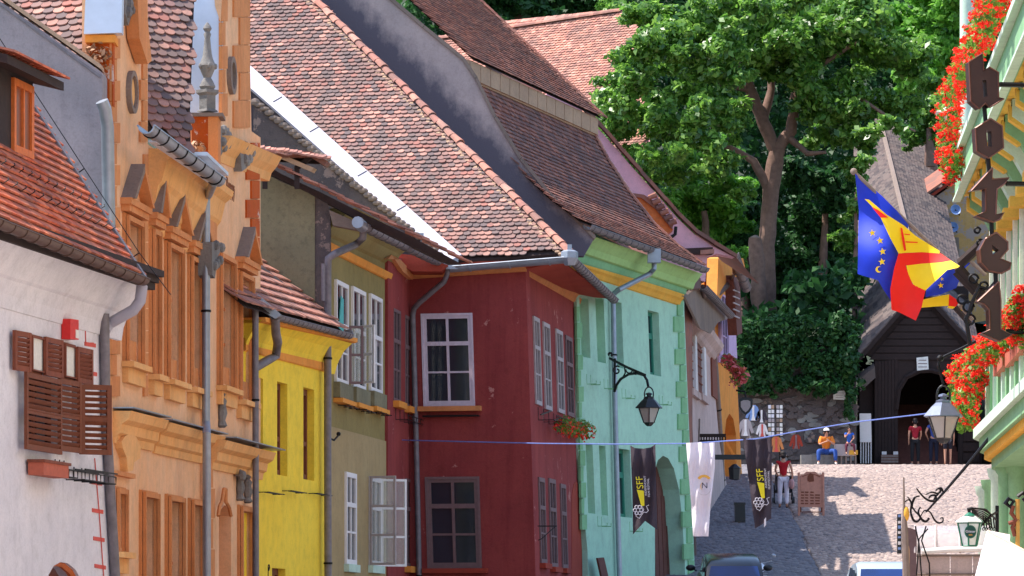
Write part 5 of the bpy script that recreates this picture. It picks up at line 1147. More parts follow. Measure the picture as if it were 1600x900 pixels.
low = [FH.at(x, y, .22) for x, y in ((1590,480),(1580,500),(1572,520),(1562,538),(1550,545),(1538,548),(1528,556),(1520,566),(1508,575),(1498,585),(1510,600),(1518,612),(1506,622),(1512,640),(1508,655),(1498,648),(1522,590),(1500,605))]
geranium('big cascade of red geraniums spilling over the corner of the lower balcony', [(p.x, p.y, p.z, .2, .35, .2) for p in low[4:]], 3800, 560, 35)
geranium('red geraniums in terracotta boxes on the lower balcony rail under the last letter', [(p.x, p.y, p.z+.02, .2, .35, .18) for p in [FH.at(x, y, .1) for x, y in ((1600,478),(1592,490),(1582,500),(1574,512),(1600,500),(1588,515),(1578,528),(1600,522))]], 2200, 260, 37, [(hz(1600,545)[0]-2, hz(1575,560)[0], hz(1588,562)[1]+.02, .05),(hz(1572,570)[0], hz(1557,580)[0], hz(1566,578)[1], .05)])
# air conditioner and lamp at the far corner
ac = thing('air_conditioner', 'small pale box unit on the far upper corner of the hotel', 'air conditioner', at(1510,240,79))
mb = MB(); mb.box(at(1502,238,79), V((.22,0,0)), V((0,.5,0)), V((0,0,.55))); part('case', mb, M['hotel_pale'], ac)
mb = MB(); mb.box(at(1509,222,78.9), V((.1,0,0)), V((0,.02,0)), V((0,0,.3))); part('grille', mb, M['iron'], ac)
fl_ = thing('floodlight', 'small white floodlight on the edge of the upper balcony', 'lamp', at(1480,172,78)); mb = MB(); c = at(1480,170,76); mb.lathe(c, [(.05,0),(.07,.1),(.13,.2)], 8, (-.5,-.3,-.6)); mb.tube([c, c+V((.25,.05,.05))], .03, 5); part('head', mb, M['white_paint'], fl_)
# blackletter sign: letters cut from thick plates on a vertical rod
LY_ = 56.0
SG = thing('hotel_sign', 'vertical brown sign of cut-out gothic letters reading hotel', 'sign', at(1555,560,LY_))
k1 = LY_/FPX
def letter(ch, polys, holes=()):
    mb = MB()
    for i, p in enumerate(polys):
        mb.prism([at(x, y, LY_) for x, y in p], V((-.03,.2,0)), [[at(x, y, LY_) for x, y in h] for h in (holes if i == 0 else ())])
    o = part('letter_'+ch, mb, M['letter'], SG)
    m2 = MB()
    for p in polys:
        q = [at(x, y, LY_-.012) for x, y in p]; m2.tube(q+[q[0]], .012, 4)
    part('rim', m2, M['letter_rim'], o)
M['letter_rim'] = plain('letter_rim', (112,72,62), .4, .3)
letter('h', [[(1514,97),(1535,83),(1537,110),(1546,105),(1560,113),(1560,152),(1569,154),(1546,168),(1540,161),(1530,170),(1517,158)]], [[(1535,125),(1541,125),(1543,150),(1537,152)]])
letter('o', [[(1548,185),(1566,197),(1568,231),(1545,247),(1526,236),(1524,200)]], [[(1541,203),(1549,205),(1550,230),(1543,228)]])
letter('t', [[(1551,262),(1550,280),(1577,278),(1569,288),(1558,295),(1556,335),(1569,332),(1562,343),(1552,347),(1525,337),(1540,330),(1540,295),(1518,298)]])
letter('e', [[(1557,363),(1575,378),(1575,390),(1563,404),(1580,411),(1578,420),(1565,427),(1545,423),(1533,410),(1531,390),(1540,373)]], [[(1550,382),(1561,391),(1551,398)]])
letter('l', [[(1561,440),(1564,470),(1564,514),(1581,523),(1562,533),(1534,521),(1547,515),(1546,484),(1538,475),(1528,471)]])
mb = MB(); mb.tube([at(1537,155,LY_+.1), at(1540,190,LY_+.1)], .03, 6); mb.tube([at(1543,240,LY_+.1), at(1546,270,LY_+.1)], .03, 6); mb.tube([at(1549,340,LY_+.1), at(1550,370,LY_+.1)], .03, 6); mb.tube([at(1555,420,LY_+.1), at(1557,455,LY_+.1)], .03, 6); part('rod', mb, M['iron'], SG)
for x0, y0 in ((1562,132),(1572,287),(1572,518)):
    mb = MB(); a_ = at(x0, y0, LY_+.08); mb.tube([a_, a_+V((1.6,.3,.0))], .035, 6); part('wall_arm', mb, M['iron'], SG)
mb = MB()
for cx, cy, r in ((1532,380,6),(1527,360,5),(1537,447,7),(1521,436,8),(1513,480,9),(1503,468,8),(1515,500,9)):
    m2 = MB(); m2.tube(spiral(at(cx, cy, LY_+.3), V((1,0,0)), V((0,0,1)), r*k1, r*k1*.75, 0, 6.3, 16), .016, 5); part('iron_ring', m2, M['iron'], SG, True)
mb.tube([at(x, y, LY_+.3) for x, y in ((1556,440),(1545,452),(1530,448),(1520,470),(1510,500),(1516,540))], .03, 5)
part('iron_stem', mb, M['iron'], SG)
mb = MB(); mb.tube([at(x, y, LY_+.9) for x, y in ((1493,425),(1535,470),(1545,478))], .05, 6); mb.tube([at(1500,412,LY_+.9), at(1535,380,LY_+.7)], .07, 6); mb.tube([at(1497,418,LY_+.9), at(1540,468,LY_+.9)], .07, 6); mb.tube([at(1492,480,LY_+1.2), at(1517,508,LY_+1.2)], .04, 6); part('flag_socket', mb, M['dark_wood'], SG)
# ---------------------------------------------------------------- flags
def cloth(F_name, label, patches, pole, extra=(), Y=57.5, wave=.12, fr=5.5, ph=0):
    """patches: (material, name, polygon px); drawn as a waving sheet: each polygon filled by a fine grid, depth by a travelling wave"""
    T = thing(F_name, label, 'flag', at(*pole[1], Y), None)
    if pole[0] != pole[1]:
        mb = MB(); mb.tube([at(*pole[0], Y+.05), at(*pole[1], Y+.05)], .025, 8); mb.ball(at(*pole[0], Y+.05), .05, n=8, m=5); part('flag_pole', mb, M['old_wood'], T, True)
    def dep(x, y): return Y + wave*math.sin((x*.9+y*.35)/FPX*Y*fr+ph) + wave*.5*math.sin((x*.3-y*.9)/FPX*Y*fr*1.3+1+ph)
    for mat, name, poly in patches:
        lift = -.03 if name in ('red_patch', 'red_bar') else 0
        tr = None; bm = bmesh.new(); vs = [bm.verts.new((x, y, 0)) for x, y in poly]; f = bm.faces.new(vs); bmesh.ops.triangulate(bm, faces=[f])
        for _ in range(4): bmesh.ops.subdivide_edges(bm, edges=[e for e in bm.edges if e.calc_length() > 7], cuts=1); bmesh.ops.triangulate(bm, faces=bm.faces[:])
        mb = MB(); bm.verts.index_update(); V_ = [at(v.co.x, v.co.y, dep(v.co.x, v.co.y)+lift) for v in bm.verts]; mb.add(V_, [tuple(v.index for v in f.verts) for f in bm.faces]); bm.free()
        o = part(name, mb, mat, T, True)
    for mat, name, cx, cy, r, kind in extra:
        pts = []
        if kind == 'star':
            for i in range(10): a = math.pi/2+i*math.pi/5+.15; rr_ = r if i % 2 == 0 else r*.42; pts.append((cx+rr_*math.cos(a), cy-rr_*math.sin(a)))
        elif kind == 'moon':
            for i in range(9): a = math.pi*.4+i*math.pi*1.3/8; pts.append((cx+r*math.cos(a), cy-r*math.sin(a)))
            for i in range(9): a = math.pi*1.7-i*math.pi*1.3/8; pts.append((cx+r*.4+r*.75*math.cos(a), cy-r*.75*math.sin(a)-r*.1))
        d0 = min(dep(x, y) for x, y in pts)-.02
        for mb in (MB(),): mb.prism([at(x, y, d0) for x, y in pts], V((0,.004,0))); part(name, mb, mat, T)
    return T
cloth('flag', 'large blue flag with gold stars on its long pole', [(M['flag_blue'], 'cloth', [(1336,271),(1352,284),(1378,306),(1402,330),(1420,352),(1400,350),(1376,334),(1352,310),(1362,330),(1378,352),(1392,378),(1405,397),(1397,425),(1393,450),(1392,470),(1380,452),(1372,438),(1340,428),(1341,380),(1342,330)])],
    ((1334,268),(1548,470)), [(M['flag_yellow'], 'star', x, y, 6, 'star') for x, y in ((1363,364),(1375,376),(1379,393),(1378,409))]+[(M['flag_yellow'], 'moon', 1373, 421, 5, 'moon')], ph=.3)
cloth('flag', 'yellow and red striped flag hanging below the blue one', [
    (M['flag_yellow'], 'yellow_field', [(1351,311),(1358,312),(1385,335),(1412,352),(1430,368),(1468,392),(1468,396),(1440,394),(1415,395),(1404,396),(1390,370),(1376,340),(1370,330)]),
    (M['flag_red'], 'red_patch', [(1362,323),(1372,328),(1388,340),(1376,340)]),
    (M['flag_red'], 'red_stripe', [(1404,396),(1440,394),(1470,396),(1486,407),(1470,410),(1440,412),(1416,415)]),
    (M['flag_yellow'], 'yellow_stripe', [(1416,415),(1440,412),(1470,410),(1486,407),(1502,417),(1480,422),(1450,430),(1446,454),(1428,446),(1420,432)]),
    (M['flag_red'], 'red_field', [(1404,396),(1412,404),(1418,424),(1426,444),(1446,454),(1440,480),(1431,501),(1405,488),(1393,484),(1391,452),(1397,420)]),
    (M['flag_red'], 'red_bar', [(1407,355),(1410,357),(1413,372),(1416,391),(1413,392),(1409,372)]), (M['flag_red'], 'red_bar', [(1413,365),(1422,366),(1422,367.5),(1413,366.5)]), (M['flag_red'], 'red_bar', [(1415,377),(1434,378),(1434,379.6),(1415,378.8)])],
    ((1486,407),(1486,407)), Y=57.3, ph=.8)
cloth('flag', 'small crumpled blue flag tucked near the hotel wall', [(M['flag_blue'], 'cloth', [(1450,432),(1475,424),(1500,412),(1514,404),(1520,408),(1505,422),(1500,436),(1494,450),(1470,460),(1446,464)])],
    ((1512,404),(1540,430)), [(M['flag_yellow'], 'star', 1470, 446, 5, 'star'), (M['flag_yellow'], 'star', 1472, 436, 3, 'star')], Y=57.9, wave=.16, ph=1.6)
cloth('flag', 'small folded yellow and red flag lowest of the group', [(M['flag_yellow'], 'yellow_field', [(1442,468),(1470,462),(1483,460),(1482,478),(1460,479),(1438,481)]), (M['flag_red'], 'red_field', [(1483,460),(1498,470),(1500,480),(1482,478)]), (M['flag_yellow'], 'yellow_edge', [(1482,478),(1500,480),(1505,486),(1480,481)])],
    ((1500,478),(1520,500)), Y=58.2, wave=.08, ph=2.2)
# ---------------------------------------------------------------- lanterns
def lantern(T, c, h, glass=None, body=None):
    """hanging street lantern, c = middle of its foot, h = body height"""
    body = body or M['black_paint']; s = h; N6 = 4 if True else 6
    mb = MB(); mb.lathe(c, [(.06*s,0),(.11*s,.04*s),(.16*s,.1*s),(.2*s,.12*s)], 4, (0,0,1)); part('foot', mb, body, T)
    mb = MB(); mb.lathe(c+V((0,0,.56*s)), [(.44*s,0),(.44*s,.02*s),(.26*s,.22*s),(.17*s,.3*s),(.17*s,.34*s),(.07*s,.38*s),(.07*s,.42*s),(.12*s,.43*s),(.1*s,.47*s),(.01*s,.5*s)], 6); part('roof', mb, M['lamp_roof'] if glass else body, T)
    for k in range(6):
        a = 2*math.pi*(k+.5)/6; b_ = 2*math.pi*(k+1.5)/6; lo = .19*s; hi = .36*s
        p = [c+V((lo*math.cos(a), lo*math.sin(a), .12*s)), c+V((lo*math.cos(b_), lo*math.sin(b_), .12*s)), c+V((hi*math.cos(b_), hi*math.sin(b_), .56*s)), c+V((hi*math.cos(a), hi*math.sin(a), .56*s))]
        mb = MB(); mb.tube([p[0], p[3]], .02*s, 4); part('bar', mb, body, T)
        mb = MB(); mb.prism([q*.985+c*.015+V((0,0,.002)) for q in p], V((0,0,.001))+ (c-p[0]).normalized()*.004); part('pane', mb, M['lamp_pane'], T)
    mb = MB(); mb.lathe(c+V((0,0,.14*s)), [(.05*s,0),(.05*s,.2*s),(.03*s,.3*s),(.01*s,.36*s)], 8); part('bulb', mb, M['bulb'], T)
    mb = MB(); r = .14*s; mb.tube([c+V((r*math.cos(a)*(1), 0, 1.0*s+r*1.6*math.sin(a))) for a in [math.pi*i/12 for i in range(-2, 15)]], .022*s, 6); part('hoop', mb, body, T)
m, n, b = newmat('lamp_pane'); b.inputs['Base Color'].default_value = (.62,.56,.5,1); b.inputs['Roughness'].default_value = .15; b.inputs['Alpha'].default_value = .55; M['lamp_pane'] = m
M['lamp_roof'] = plain('lamp_roof', (112,120,140), .3, .5, .1); M['bulb'] = plain('bulb', (236,150,110), .4)
L1 = thing('street_lantern', 'black street lantern hanging from a scrolled arm on the mint green wall', 'street lantern', at(1014,668,99), 'old street lanterns')
FA = side(2880, 960, 103+.0); 
Yl = 103.5; c = at(1014,666,Yl); lantern(L1, c, 50/FPX*Yl)
aw = lambda x, y: at(x, y, Yl+ (1014-x)*.03)
mb = MB(); mb.tube([aw(953,560), aw(980,574), aw(1008,586)], .035, 6); mb.tube([aw(x, y) for x, y in ((960,612),(963,602),(970,592),(982,585),(995,583),(1006,586),(1011,594),(1013,604))], .035, 6)
mb.tube(spiral(aw(964,579), V((1,0,0)), V((0,0,1)), .12, .03, 1, 8), .022, 5); mb.tube(spiral(aw(984,578), V((1,0,0)), V((0,0,1)), .1, .03, 3, 9), .02, 5); mb.tube(spiral(aw(994,582), V((1,0,0)), V((0,0,1)), .07, .02, 2, 7), .02, 5); mb.tube(spiral(aw(953,554), V((1,0,0)), V((0,0,1)), .06, .02, -1, 4), .03, 5); mb.tube([aw(960,612), aw(961,560)], .03, 5); mb.tube([aw(971,593), aw(977,583), aw(976,574)], .02, 5)
part('arm', mb, M['iron'], L1)
L2 = thing('street_lantern', 'large street lantern with grey hood hanging beside the red geraniums', 'street lantern', at(1472,692,60), 'old street lanterns')
lantern(L2, at(1474,693,60), 74/FPX*60, True)
mb = MB(); mb.tube([at(x, y, 60) for x, y in ((1474,600),(1470,585),(1466,572),(1468,562),(1478,556),(1500,546),(1525,533))], .022, 6); mb.ball(at(1469,560,60), .05); part('arm', mb, M['iron'], L2)
# ---------------------------------------------------------------- embankment, retaining wall
def emb(name, x0, x1, y0=151.0, zt=10.1):
    mb = MB(); xs_ = np.linspace(x0, x1, 12); rows = []
    for k, (y, z) in enumerate(((y0, 5.5), (y0+.05, zt), (y0+3, zt+1.6), (y0+9, zt+2.2), (y0+18, zt+2.6), (y0+34, zt+2.4))):
        rows.append([V((x, y, z+(random.uniform(-.3,.3) if k > 1 else 0))) for x in xs_])
    mb.grid(rows); o = part(name, mb, M['soil']); o['kind'] = 'structure'; return o
emb('embankment', -14, 12.3); emb('embankment', 17.6, 44, 149.5)
RWl = front(1240, 150.9, .0)
rw = thing('retaining_wall', 'old dark stone retaining wall behind the souvenir stall, half under ivy', 'wall', RWl.at(1240, 727))
slab(rw, RWl, [(1040,500),(1338,548),(1338,735),(1040,735)], M['rubble'], 0, .6, 'wall_core')
rng = random.Random(5); mbs = []
for i in range(260):
    x = rng.uniform(1148,1336); y = rng.uniform(560,722); mb = MB(); w_ = rng.uniform(.22,.55); h = rng.uniform(.14,.28); c = RWl.at(x, y, -.05)
    pts = []
    for k in range(7):
        a = 2*math.pi*k/7+rng.uniform(-.2,.2); pts.append(c+V((math.cos(a)*w_/2, 0, math.sin(a)*h/2)))
    mb.prism(pts, V((0,-.1-rng.random()*.07,0))); part('stone', mb, M['rubble2'] if i % 3 else M['stone'], rw) if 'rubble2' in M else part('stone', mb, M['rubble'] if i % 4 else M['stone'], rw)
iv = leafcloud('ivy', [hb(x, y, 150.4, rx, .5, rz) for x, y, rx, rz in ((1170,560,.9,1.2),(1200,540,1.1,1.3),(1235,550,1.0,1.3),(1270,560,1.1,1.2),(1305,570,.9,1.1),(1330,560,.5,1.6),(1180,600,.6,.5),(1220,600,.5,.6),(1290,605,.7,.45),(1328,620,.25,1.0),(1255,600,.5,.5),(1210,515,.9,.8),(1250,515,.9,.8),(1290,520,.9,.8),(1325,520,.6,.8),(1170,520,.8,.8))], 13000, .11, M['leaf_dark'], None, seed=41); tag(iv, kind='stuff')
# ---------------------------------------------------------------- covered wooden stair
ST = front(1440, 152, 0)
T = thing('covered_stair_house', 'dark wooden entrance of the covered stairway with an arched doorway', 'wooden house', ST.at(1440, 727))
door = [ST.uv(x, y) for x, y in ((1400,735),(1400,640),(1404,610),(1416,590),(1436,580),(1456,579),(1478,586),(1492,604),(1498,640),(1498,735))]
wall(T, ST, [(1366,735),(1366,560),(1352,553),(1438,452),(1522,545),(1534,735)], [door], M['dark_wood'], .3, name='front_wall')
# front planks, each its own board
i = 0
for x in np.arange(1367, 1400, 5.2): slab(T, ST, [(x,735),(x,565-(x-1366)*.1),(x+4.6,565-(x-1366)*.1),(x+4.6,735)], M['dark_wood'], .05, .05, 'plank')
for x in np.arange(1500, 1530, 5.2): slab(T, ST, [(x,735),(x,575),(x+4.6,575),(x+4.6,735)], M['dark_wood'], .05, .05, 'plank')
for k in range(9):
    y = 562-k*11; xa = 1356+(k*11)*.84+2; xb = 1520-(k*11)*.84
    if xb-xa > 6: slab(T, ST, [(xa,y),(xa+8,y-9.5),(xb-8,y-9.5),(xb,y)], M['dark_wood'], .06+.01*(k%2), .05, 'plank')
for k in range(7): slab(T, ST, [(1505,612+k*16),(1534,612+k*16),(1534,625+k*16),(1505,625+k*16)], M['dark_wood'], .12, .05, 'plank')
mb = MB(); mb.tube([ST.p(u, v, .06) for u, v in door[1:-1]], .09, 5); part('arch_frame', mb, M['dark_wood'], T)
# inner passage, stairs going up
p0 = ST.at(1400,727,-.2); 
mb = MB(); mb.box(ST.at(1394,727,-.3)+V((0,0,-.1)), V((-.1,0,0)), V((0,10,0)), V((0,0,4.2))); mb.box(ST.at(1504,727,-.3)+V((0,0,-.1)), V((.1,0,0)), V((0,10,0)), V((0,0,4.2))); mb.box(ST.at(1390,575,-.3), V((2.8,0,0)), V((0,10,2.5)), V((0,0,.1))); mb.box(ST.at(1390,735,-6), V((3,0,0)), V((0,.1,0)), V((0,0,7))); part('passage', mb, M['dark_wood'], T)  # far end closed by an added wall to keep the doorway dark
for k in range(14):
    mb = MB(); mb.box(ST.at(1398,727,-.5)+V((0,k*.4,k*.18)), V((2.4,0,0)), V((0,.42,0)), V((0,0,.18))); part('step', mb, M['door_wood'], T)
# verge boards, roof
ap, le, re_ = at(1438,446,151.6), at(1343,556,151.6), at(1530,547,151.6)
for a_, b_ in ((ap, le), (ap, re_)):
    mb = MB(); mb.box(a_, b_-a_, V((0,.12,0)), V((0,0,-.22))); part('verge_board', mb, M['dark_wood'], T)
bt, bl_, br = at(1374,183,190), at(1335,215,188), at(1452,212,190)
def patch(P00, P10, P11, P01, nu, nv, name, mat, parent, cap=300, over=1.5):
    """overlapping shingles between four corners; v runs up the slope"""
    nn = (P10-P00).cross(P01-P00).normalized(); nn = nn if nn.z > 0 else -nn; its = []
    for j in range(nv):
        for i in range(nu):
            f = lambda a, b: P00*(1-a)*(1-b)+P10*a*(1-b)+P11*a*b+P01*(1-a)*b
            u0_ = (i+random.uniform(.02,.08)-(.5 if j % 2 else 0))/nu; u1_ = (i+1-(.5 if j % 2 else 0))/nu; u0_, u1_ = max(u0_, 0), min(u1_, 1)
            if u1_ <= u0_: continue
            v0, v1 = (j-random.uniform(0,.12))/nv, min((j+over)/nv, 1); a, b_, c, d = f(u0_,max(v0,0))+nn*.06, f(u1_,max(v0,0))+nn*(.06+random.uniform(0,.02)), f(u1_,v1)+nn*.01, f(u0_,v1)+nn*.01
            its.append(((a.length), [a,b_,c,d,a-nn*.035,b_-nn*.035,c-nn*.035,d-nn*.035]))
    its.sort(key=lambda t: t[0]); fs = [(0,1,2,3),(0,4,5,1),(1,5,6,2),(3,7,4,0)]
    for _, v in its[:cap]:
        mb = MB(); mb.add(v, fs); part(name, mb, mat, parent)
    if its[cap:]:
        mb = MB()
        for _, v in its[cap:]: mb.add(v, fs)
        part(name+'s', mb, mat, parent, kind='stuff')
    mb = MB(); mb.add([P00, P10, P11, P01], [(0,1,2,3)]); part('roof', mb, M['under'], parent)
patch(re_, br, bt, ap, 110, 16, 'shingle', M['shingle'], T, 220); patch(le, bl_, bt, ap, 110, 14, 'shingle', M['shingle'], T, 80)
mb = MB(); mb.tube([ap+V((0,0,.05)), bt+V((0,0,.05))], .1, 5); part('ridge_board', mb, M['old_wood'], T)
mb = MB(); mb.add([re_, br, br-V((0,0,4)), re_-V((0,0,4.2))], [(0,1,2,3)]); mb.add([le, bl_, bl_-V((0,0,4)), le-V((0,0,4.2))], [(0,1,2,3)]); part('side_boards', mb, M['dark_wood'], T)
mb = MB(); mb.add([bt, bl_, bl_-V((0,0,4)), br-V((0,0,4)), br], [(0,1,2,3,4)]); part('end_gable', mb, M['dark_wood'], T)
mb = MB(); mb.prism([at(1342,592,151.4), at(1367,574,151.4), at(1368,590,151.4), at(1344,612,151.4)], V((0,.5,.2))); part('side_canopy', mb, M['shingle'], T)
slab(T, ST, [(1340,600),(1366,585),(1366,735),(1340,735)], M['dark_wood'], -.3, .2, 'recess_wall')
def notice(name, label, cat, poly, P, off, mat, lines=0, lc='print_dark'):
    t = thing(name, label, cat, P.at(*poly[-1], off)); slab(t, P, poly, mat, off, .03, 'board')
    xs_ = [p[0] for p in poly]; ys_ = [p[1] for p in poly]; x0, x1, y0, y1 = min(xs_), max(xs_), min(ys_), max(ys_)
    for k in range(lines):
        y = y0+(y1-y0)*(k+1)/(lines+1.2); m_ = (x1-x0)*random.uniform(.12,.22); slab(t, P, [(x0+m_,y),(x1-m_,y),(x1-m_,y+(y1-y0)*.05),(x0+m_,y+(y1-y0)*.05)], M[lc], off+.008, .006, 'line_of_writing')
    return t
notice('paper_notice', 'white printed notice nailed above the arched doorway', 'notice', [(1432,559),(1450,557),(1451,577),(1433,579)], ST, .14, M['white_box'], 3, 'grey_print') if 'grey_print' in M else notice('paper_notice', 'white printed notice nailed above the arched doorway', 'notice', [(1432,559),(1450,557),(1451,577),(1433,579)], ST, .14, M['white_box'], 3, 'mauve_paint')
notice('plaque', 'white plaque on the stone wall above the seated people', 'plaque', [(1302,617),(1306,611),(1321,610),(1321,625),(1302,624)], RWl, .2, M['white_box'], 3, 'grey_paint')
t = thing('notice_board', 'tall white board on thin white railings left of the dark entrance', 'board', ST.at(1352,724,.5)); slab(t, ST, [(1343,646),(1361,646),(1362,691),(1344,691)], M['white_paint'], .6, .05, 'board')
for k in range(5): mb = MB(); mb.tube([ST.at(1345+k*4,691,.55), ST.at(1345+k*4,724,.55)], .022, 5); part('rail', mb, M['white_paint'], t)
for x in (1378, 1396):
    t = solo('step_lamp', MB().box(ST.at(x,711,.2), V((.17,0,0)), V((0,.1,0)), V((0,0,.13))).box(ST.at(x,711,.18)+V((.02,0,.02)), V((.13,0,0)), V((0,.02,0)), V((0,0,.09))), M['white_paint'], ('left' if x < 1380 else 'right')+' of two small white boxes low on the dark planks', 'box', ST.at(x,711,.2), 'white boxes low on the planks')
t = thing('low_bin', 'low brownish crate standing under the two white boxes', 'crate', ST.at(1388,722,.6)); 
mb = MB(); mb.box(ST.at(1377,724,.6), V((.62,0,0)), V((0,.4,0)), V((0,0,.32))); part('crate_body', mb, M['door_wood'], t)
for k in range(3): mb = MB(); mb.box(ST.at(1377,724,.62)+V((.0,0,.03+k*.1)), V((.62,0,0)), V((0,.02,0)), V((0,0,.07))); part('slat', mb, M['old_wood'], t)
# ---------------------------------------------------------------- little plastered house behind the hotel corner
SH = front(1480, 176, .1)
H = thing('back_house', 'peeling ochre plaster house corner behind the flags, with satellite dishes', 'house', SH.at(1490,610))
wall(H, SH, [(1441,322),(1490,288),(1560,250),(1560,610),(1470,610),(1490,600),(1478,480),(1462,400)], [], M['ochre'] if 'ochre' in M else plaster('ochre', (206,164,104), (190,150,100), (140,110,90), .3, patch=(170,150,140), pamt=.5), 4)
mb = MB(); a_ = SH.at(1436,322,.35); b_ = SH.at(1492,282,.35); mb.box(a_, b_-a_, V((0,2,0)), V((0,0,.14))); part('eaves', mb, M['red_trim'], H)
mb = MB(); mb.box(SH.at(1432,316,.45), SH.at(1500,268,.45)-SH.at(1432,316,.45), V((.6,3,1.2)), V((0,0,.1))); part('roof', mb, M['tile_brown'], H)
mb = MB(); mb.prism([SH.at(x, y, .1) for x, y in ((1478,372),(1496,372),(1500,520),(1486,520))], SH.N*.3); part('grey_pier', mb, M['grey_stone'], H)
for k in range(6): mb = MB(); mb.box(SH.at(1488,385+k*9,.45), V((.12,0,0)), V((0,.2,0)), V((0,0,.09))); part('brick', mb, M['terracotta'], H)
for (x, y, r, l) in ((1493,328,8,'upper blue satellite dish on the little plaster house'),(1477,341,6,'grey satellite dish left of the other two on the plaster house'),(1489,355,8,'pale lowest satellite dish on the plaster house')):
    t = thing('satellite_dish', l, 'satellite dish', SH.at(x, y+r, .6), 'satellite dishes'); c = SH.at(x, y, .8); k_ = r/FPX*176
    mb = MB(); mb.lathe(c, [(.02,-.06),(k_*.6,-.03),(k_,.05),(k_*1.04,.05),(k_*.6,-.05),(.02,-.08)], 16, (.15,-1,.25)); part('dish', mb, M['dish_blue'] if 'dish_blue' in M else plain('dish_blue', (118,146,196), .5), t, True)
    mb = MB(); mb.tube([c, c+V((.05,-.3,-.05))], .012, 4); mb.tube([c, SH.at(x+6, y+8, .1)], .03, 5); part('arm', mb, M['iron'], t)
# ---------------------------------------------------------------- trees
def limbs(parent, name, chains, mat):
    for ch in chains:
        pts = [at(x, y, Y) for x, y, Y, r in ch]; rs = [r for x, y, Y, r in ch]; P_ = []; R_ = []
        for i in range(len(pts)-1):
            for k in range(4): f = k/4; P_.append(pts[i].lerp(pts[i+1], f)+V((random.gauss(0,rs[i]*.06), 0, 0))); R_.append((rs[i]*(1-f)+rs[i+1]*f)*random.uniform(.94,1.07))
        P_.append(pts[-1]); R_.append(rs[-1]); mb = MB(); mb.tube(P_, R_, 9); part(name, mb, mat, parent, True)
TB = thing('big_tree', 'huge old broadleaf tree with forked trunk above the stair and the street', 'tree', at(1196,505,158))
limbs(TB, 'trunk', [[(1194,520,158,.56),(1195,470,158,.42),(1197,400,158,.34),(1202,330,158,.32),(1209,262,158,.33),(1217,225,158,.28)]], M['trunk'])
limbs(TB, 'limb', [[(1214,232,158,.27),(1236,205,158,.22),(1243,150,158,.2),(1262,90,158,.15),(1280,20,158,.1)], [(1212,236,158,.27),(1192,190,158,.23),(1172,140,158,.22),(1152,85,157.6,.18),(1118,30,157.4,.13),(1100,-30,157.4,.09)],
    [(1204,300,158,.22),(1178,252,157.8,.15),(1140,230,158,.1),(1100,225,158,.07),(1062,232,158,.05),(1040,240,158,.025)], [(1192,190,158,.2),(1205,140,158.5,.15),(1206,80,158.5,.12),(1190,10,158.5,.1)], [(1172,140,158,.14),(1120,130,157,.1),(1080,120,156,.06)],
    [(1240,170,158,.14),(1290,150,157.5,.1),(1340,150,157,.07),(1390,185,156.6,.06),(1430,205,156,.04)], [(1244,130,158,.12),(1300,90,157,.09),(1350,60,157,.06)], [(1112,50,157.4,.1),(1060,60,156.5,.07),(1010,90,156,.04)], [(1232,215,158,.14),(1262,240,157,.1),(1290,238,156.5,.06)]], M['trunk'])
px = 158/FPX
def blobs(lst, Y, dy=1.0, sq=.85):
    return [(*at(x, y, Y+random.uniform(-dy, dy)), r*px*Y/158, r*px*1.2*Y/158, r*px*sq*Y/158) for x, y, r in lst]
cr = [(1000,105,52),(962,150,42),(935,170,30),(1052,55,62),(1015,20,40),(1125,28,62),(1200,40,70),(1280,40,72),(1350,60,62),(1415,95,48),(1320,140,58),(1250,120,52),(1100,140,56),(1022,190,52),(958,205,36),(1072,200,42),(1000,255,38),(1120,255,40),(1052,275,36),(1145,185,44),(1300,205,42),(1375,160,44),(1420,170,30),(1180,100,40),(1240,60,45),(1340,20,50),(1080,95,45),(1160,300,22),(1280,170,40),(1330,215,26),(1450,130,26)]
fw2 = [(1000,110,40),(1050,70,44),(1100,110,44),(1140,60,40),(1090,180,36),(1040,180,36),(1010,60,36),(1150,120,30),(1060,235,28),(1010,240,26),(1110,230,26),(1130,180,30),(980,160,30),(1190,20,36),(1250,0,36)]
leafcloud('crown', blobs(cr, 157, 2.2)+blobs(fw2, 151.5, 1.0)+blobs([(1362,205,22),(1385,190,18),(1350,250,16),(1410,200,16),(1345,300,14)], 150.6, .4), 76000, .135, M['leaf'], TB, seed=51, shell=.5)
SN = thing('dead_trunk', 'pale broken tree stump beside the trunk of the big tree', 'tree stump', at(1186,500,157))
limbs(SN, 'trunk', [[(1188,510,156.6,.36),(1186,450,156.6,.3),(1182,400,156.6,.28),(1180,372,156.6,.24)]], M['trunk'])
mb = MB(); mb.lathe(at(1180,374,156.6), [(.24,0),(.17,.1),(.05,.16)], 7); part('broken_top', mb, M['grey_stone'], SN)
def tree(label, lst, Y, trunk, n, size, mat, seed, dy=1.5):
    T_ = thing('broadleaf_tree', label, 'tree', at(*trunk[0][:2], Y), 'trees on the hillside'); limbs(T_, 'trunk', [[(x, y, Y, r) for x, y, r in trunk]], M['trunk'])
    leafcloud('crown', blobs(lst, Y, dy), n, size, mat, T_, seed=seed, shell=.5); return T_
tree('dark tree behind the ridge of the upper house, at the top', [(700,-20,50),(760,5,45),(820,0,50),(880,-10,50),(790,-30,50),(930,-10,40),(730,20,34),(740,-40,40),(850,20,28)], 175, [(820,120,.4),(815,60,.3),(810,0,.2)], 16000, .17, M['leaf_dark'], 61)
tree('sunlit light green bushy tree low behind the pink gable', [(1075,300,44),(1040,330,36),(1110,330,44),(1140,290,34),(1100,370,38),(1140,350,34),(1060,370,24),(1140,400,28),(1075,250,36),(985,245,30),(1000,300,20),(1125,225,36)], 164, [(1110,480,.25),(1105,400,.2),(1100,330,.12)], 17000, .14, M['leaf_lit'], 62)
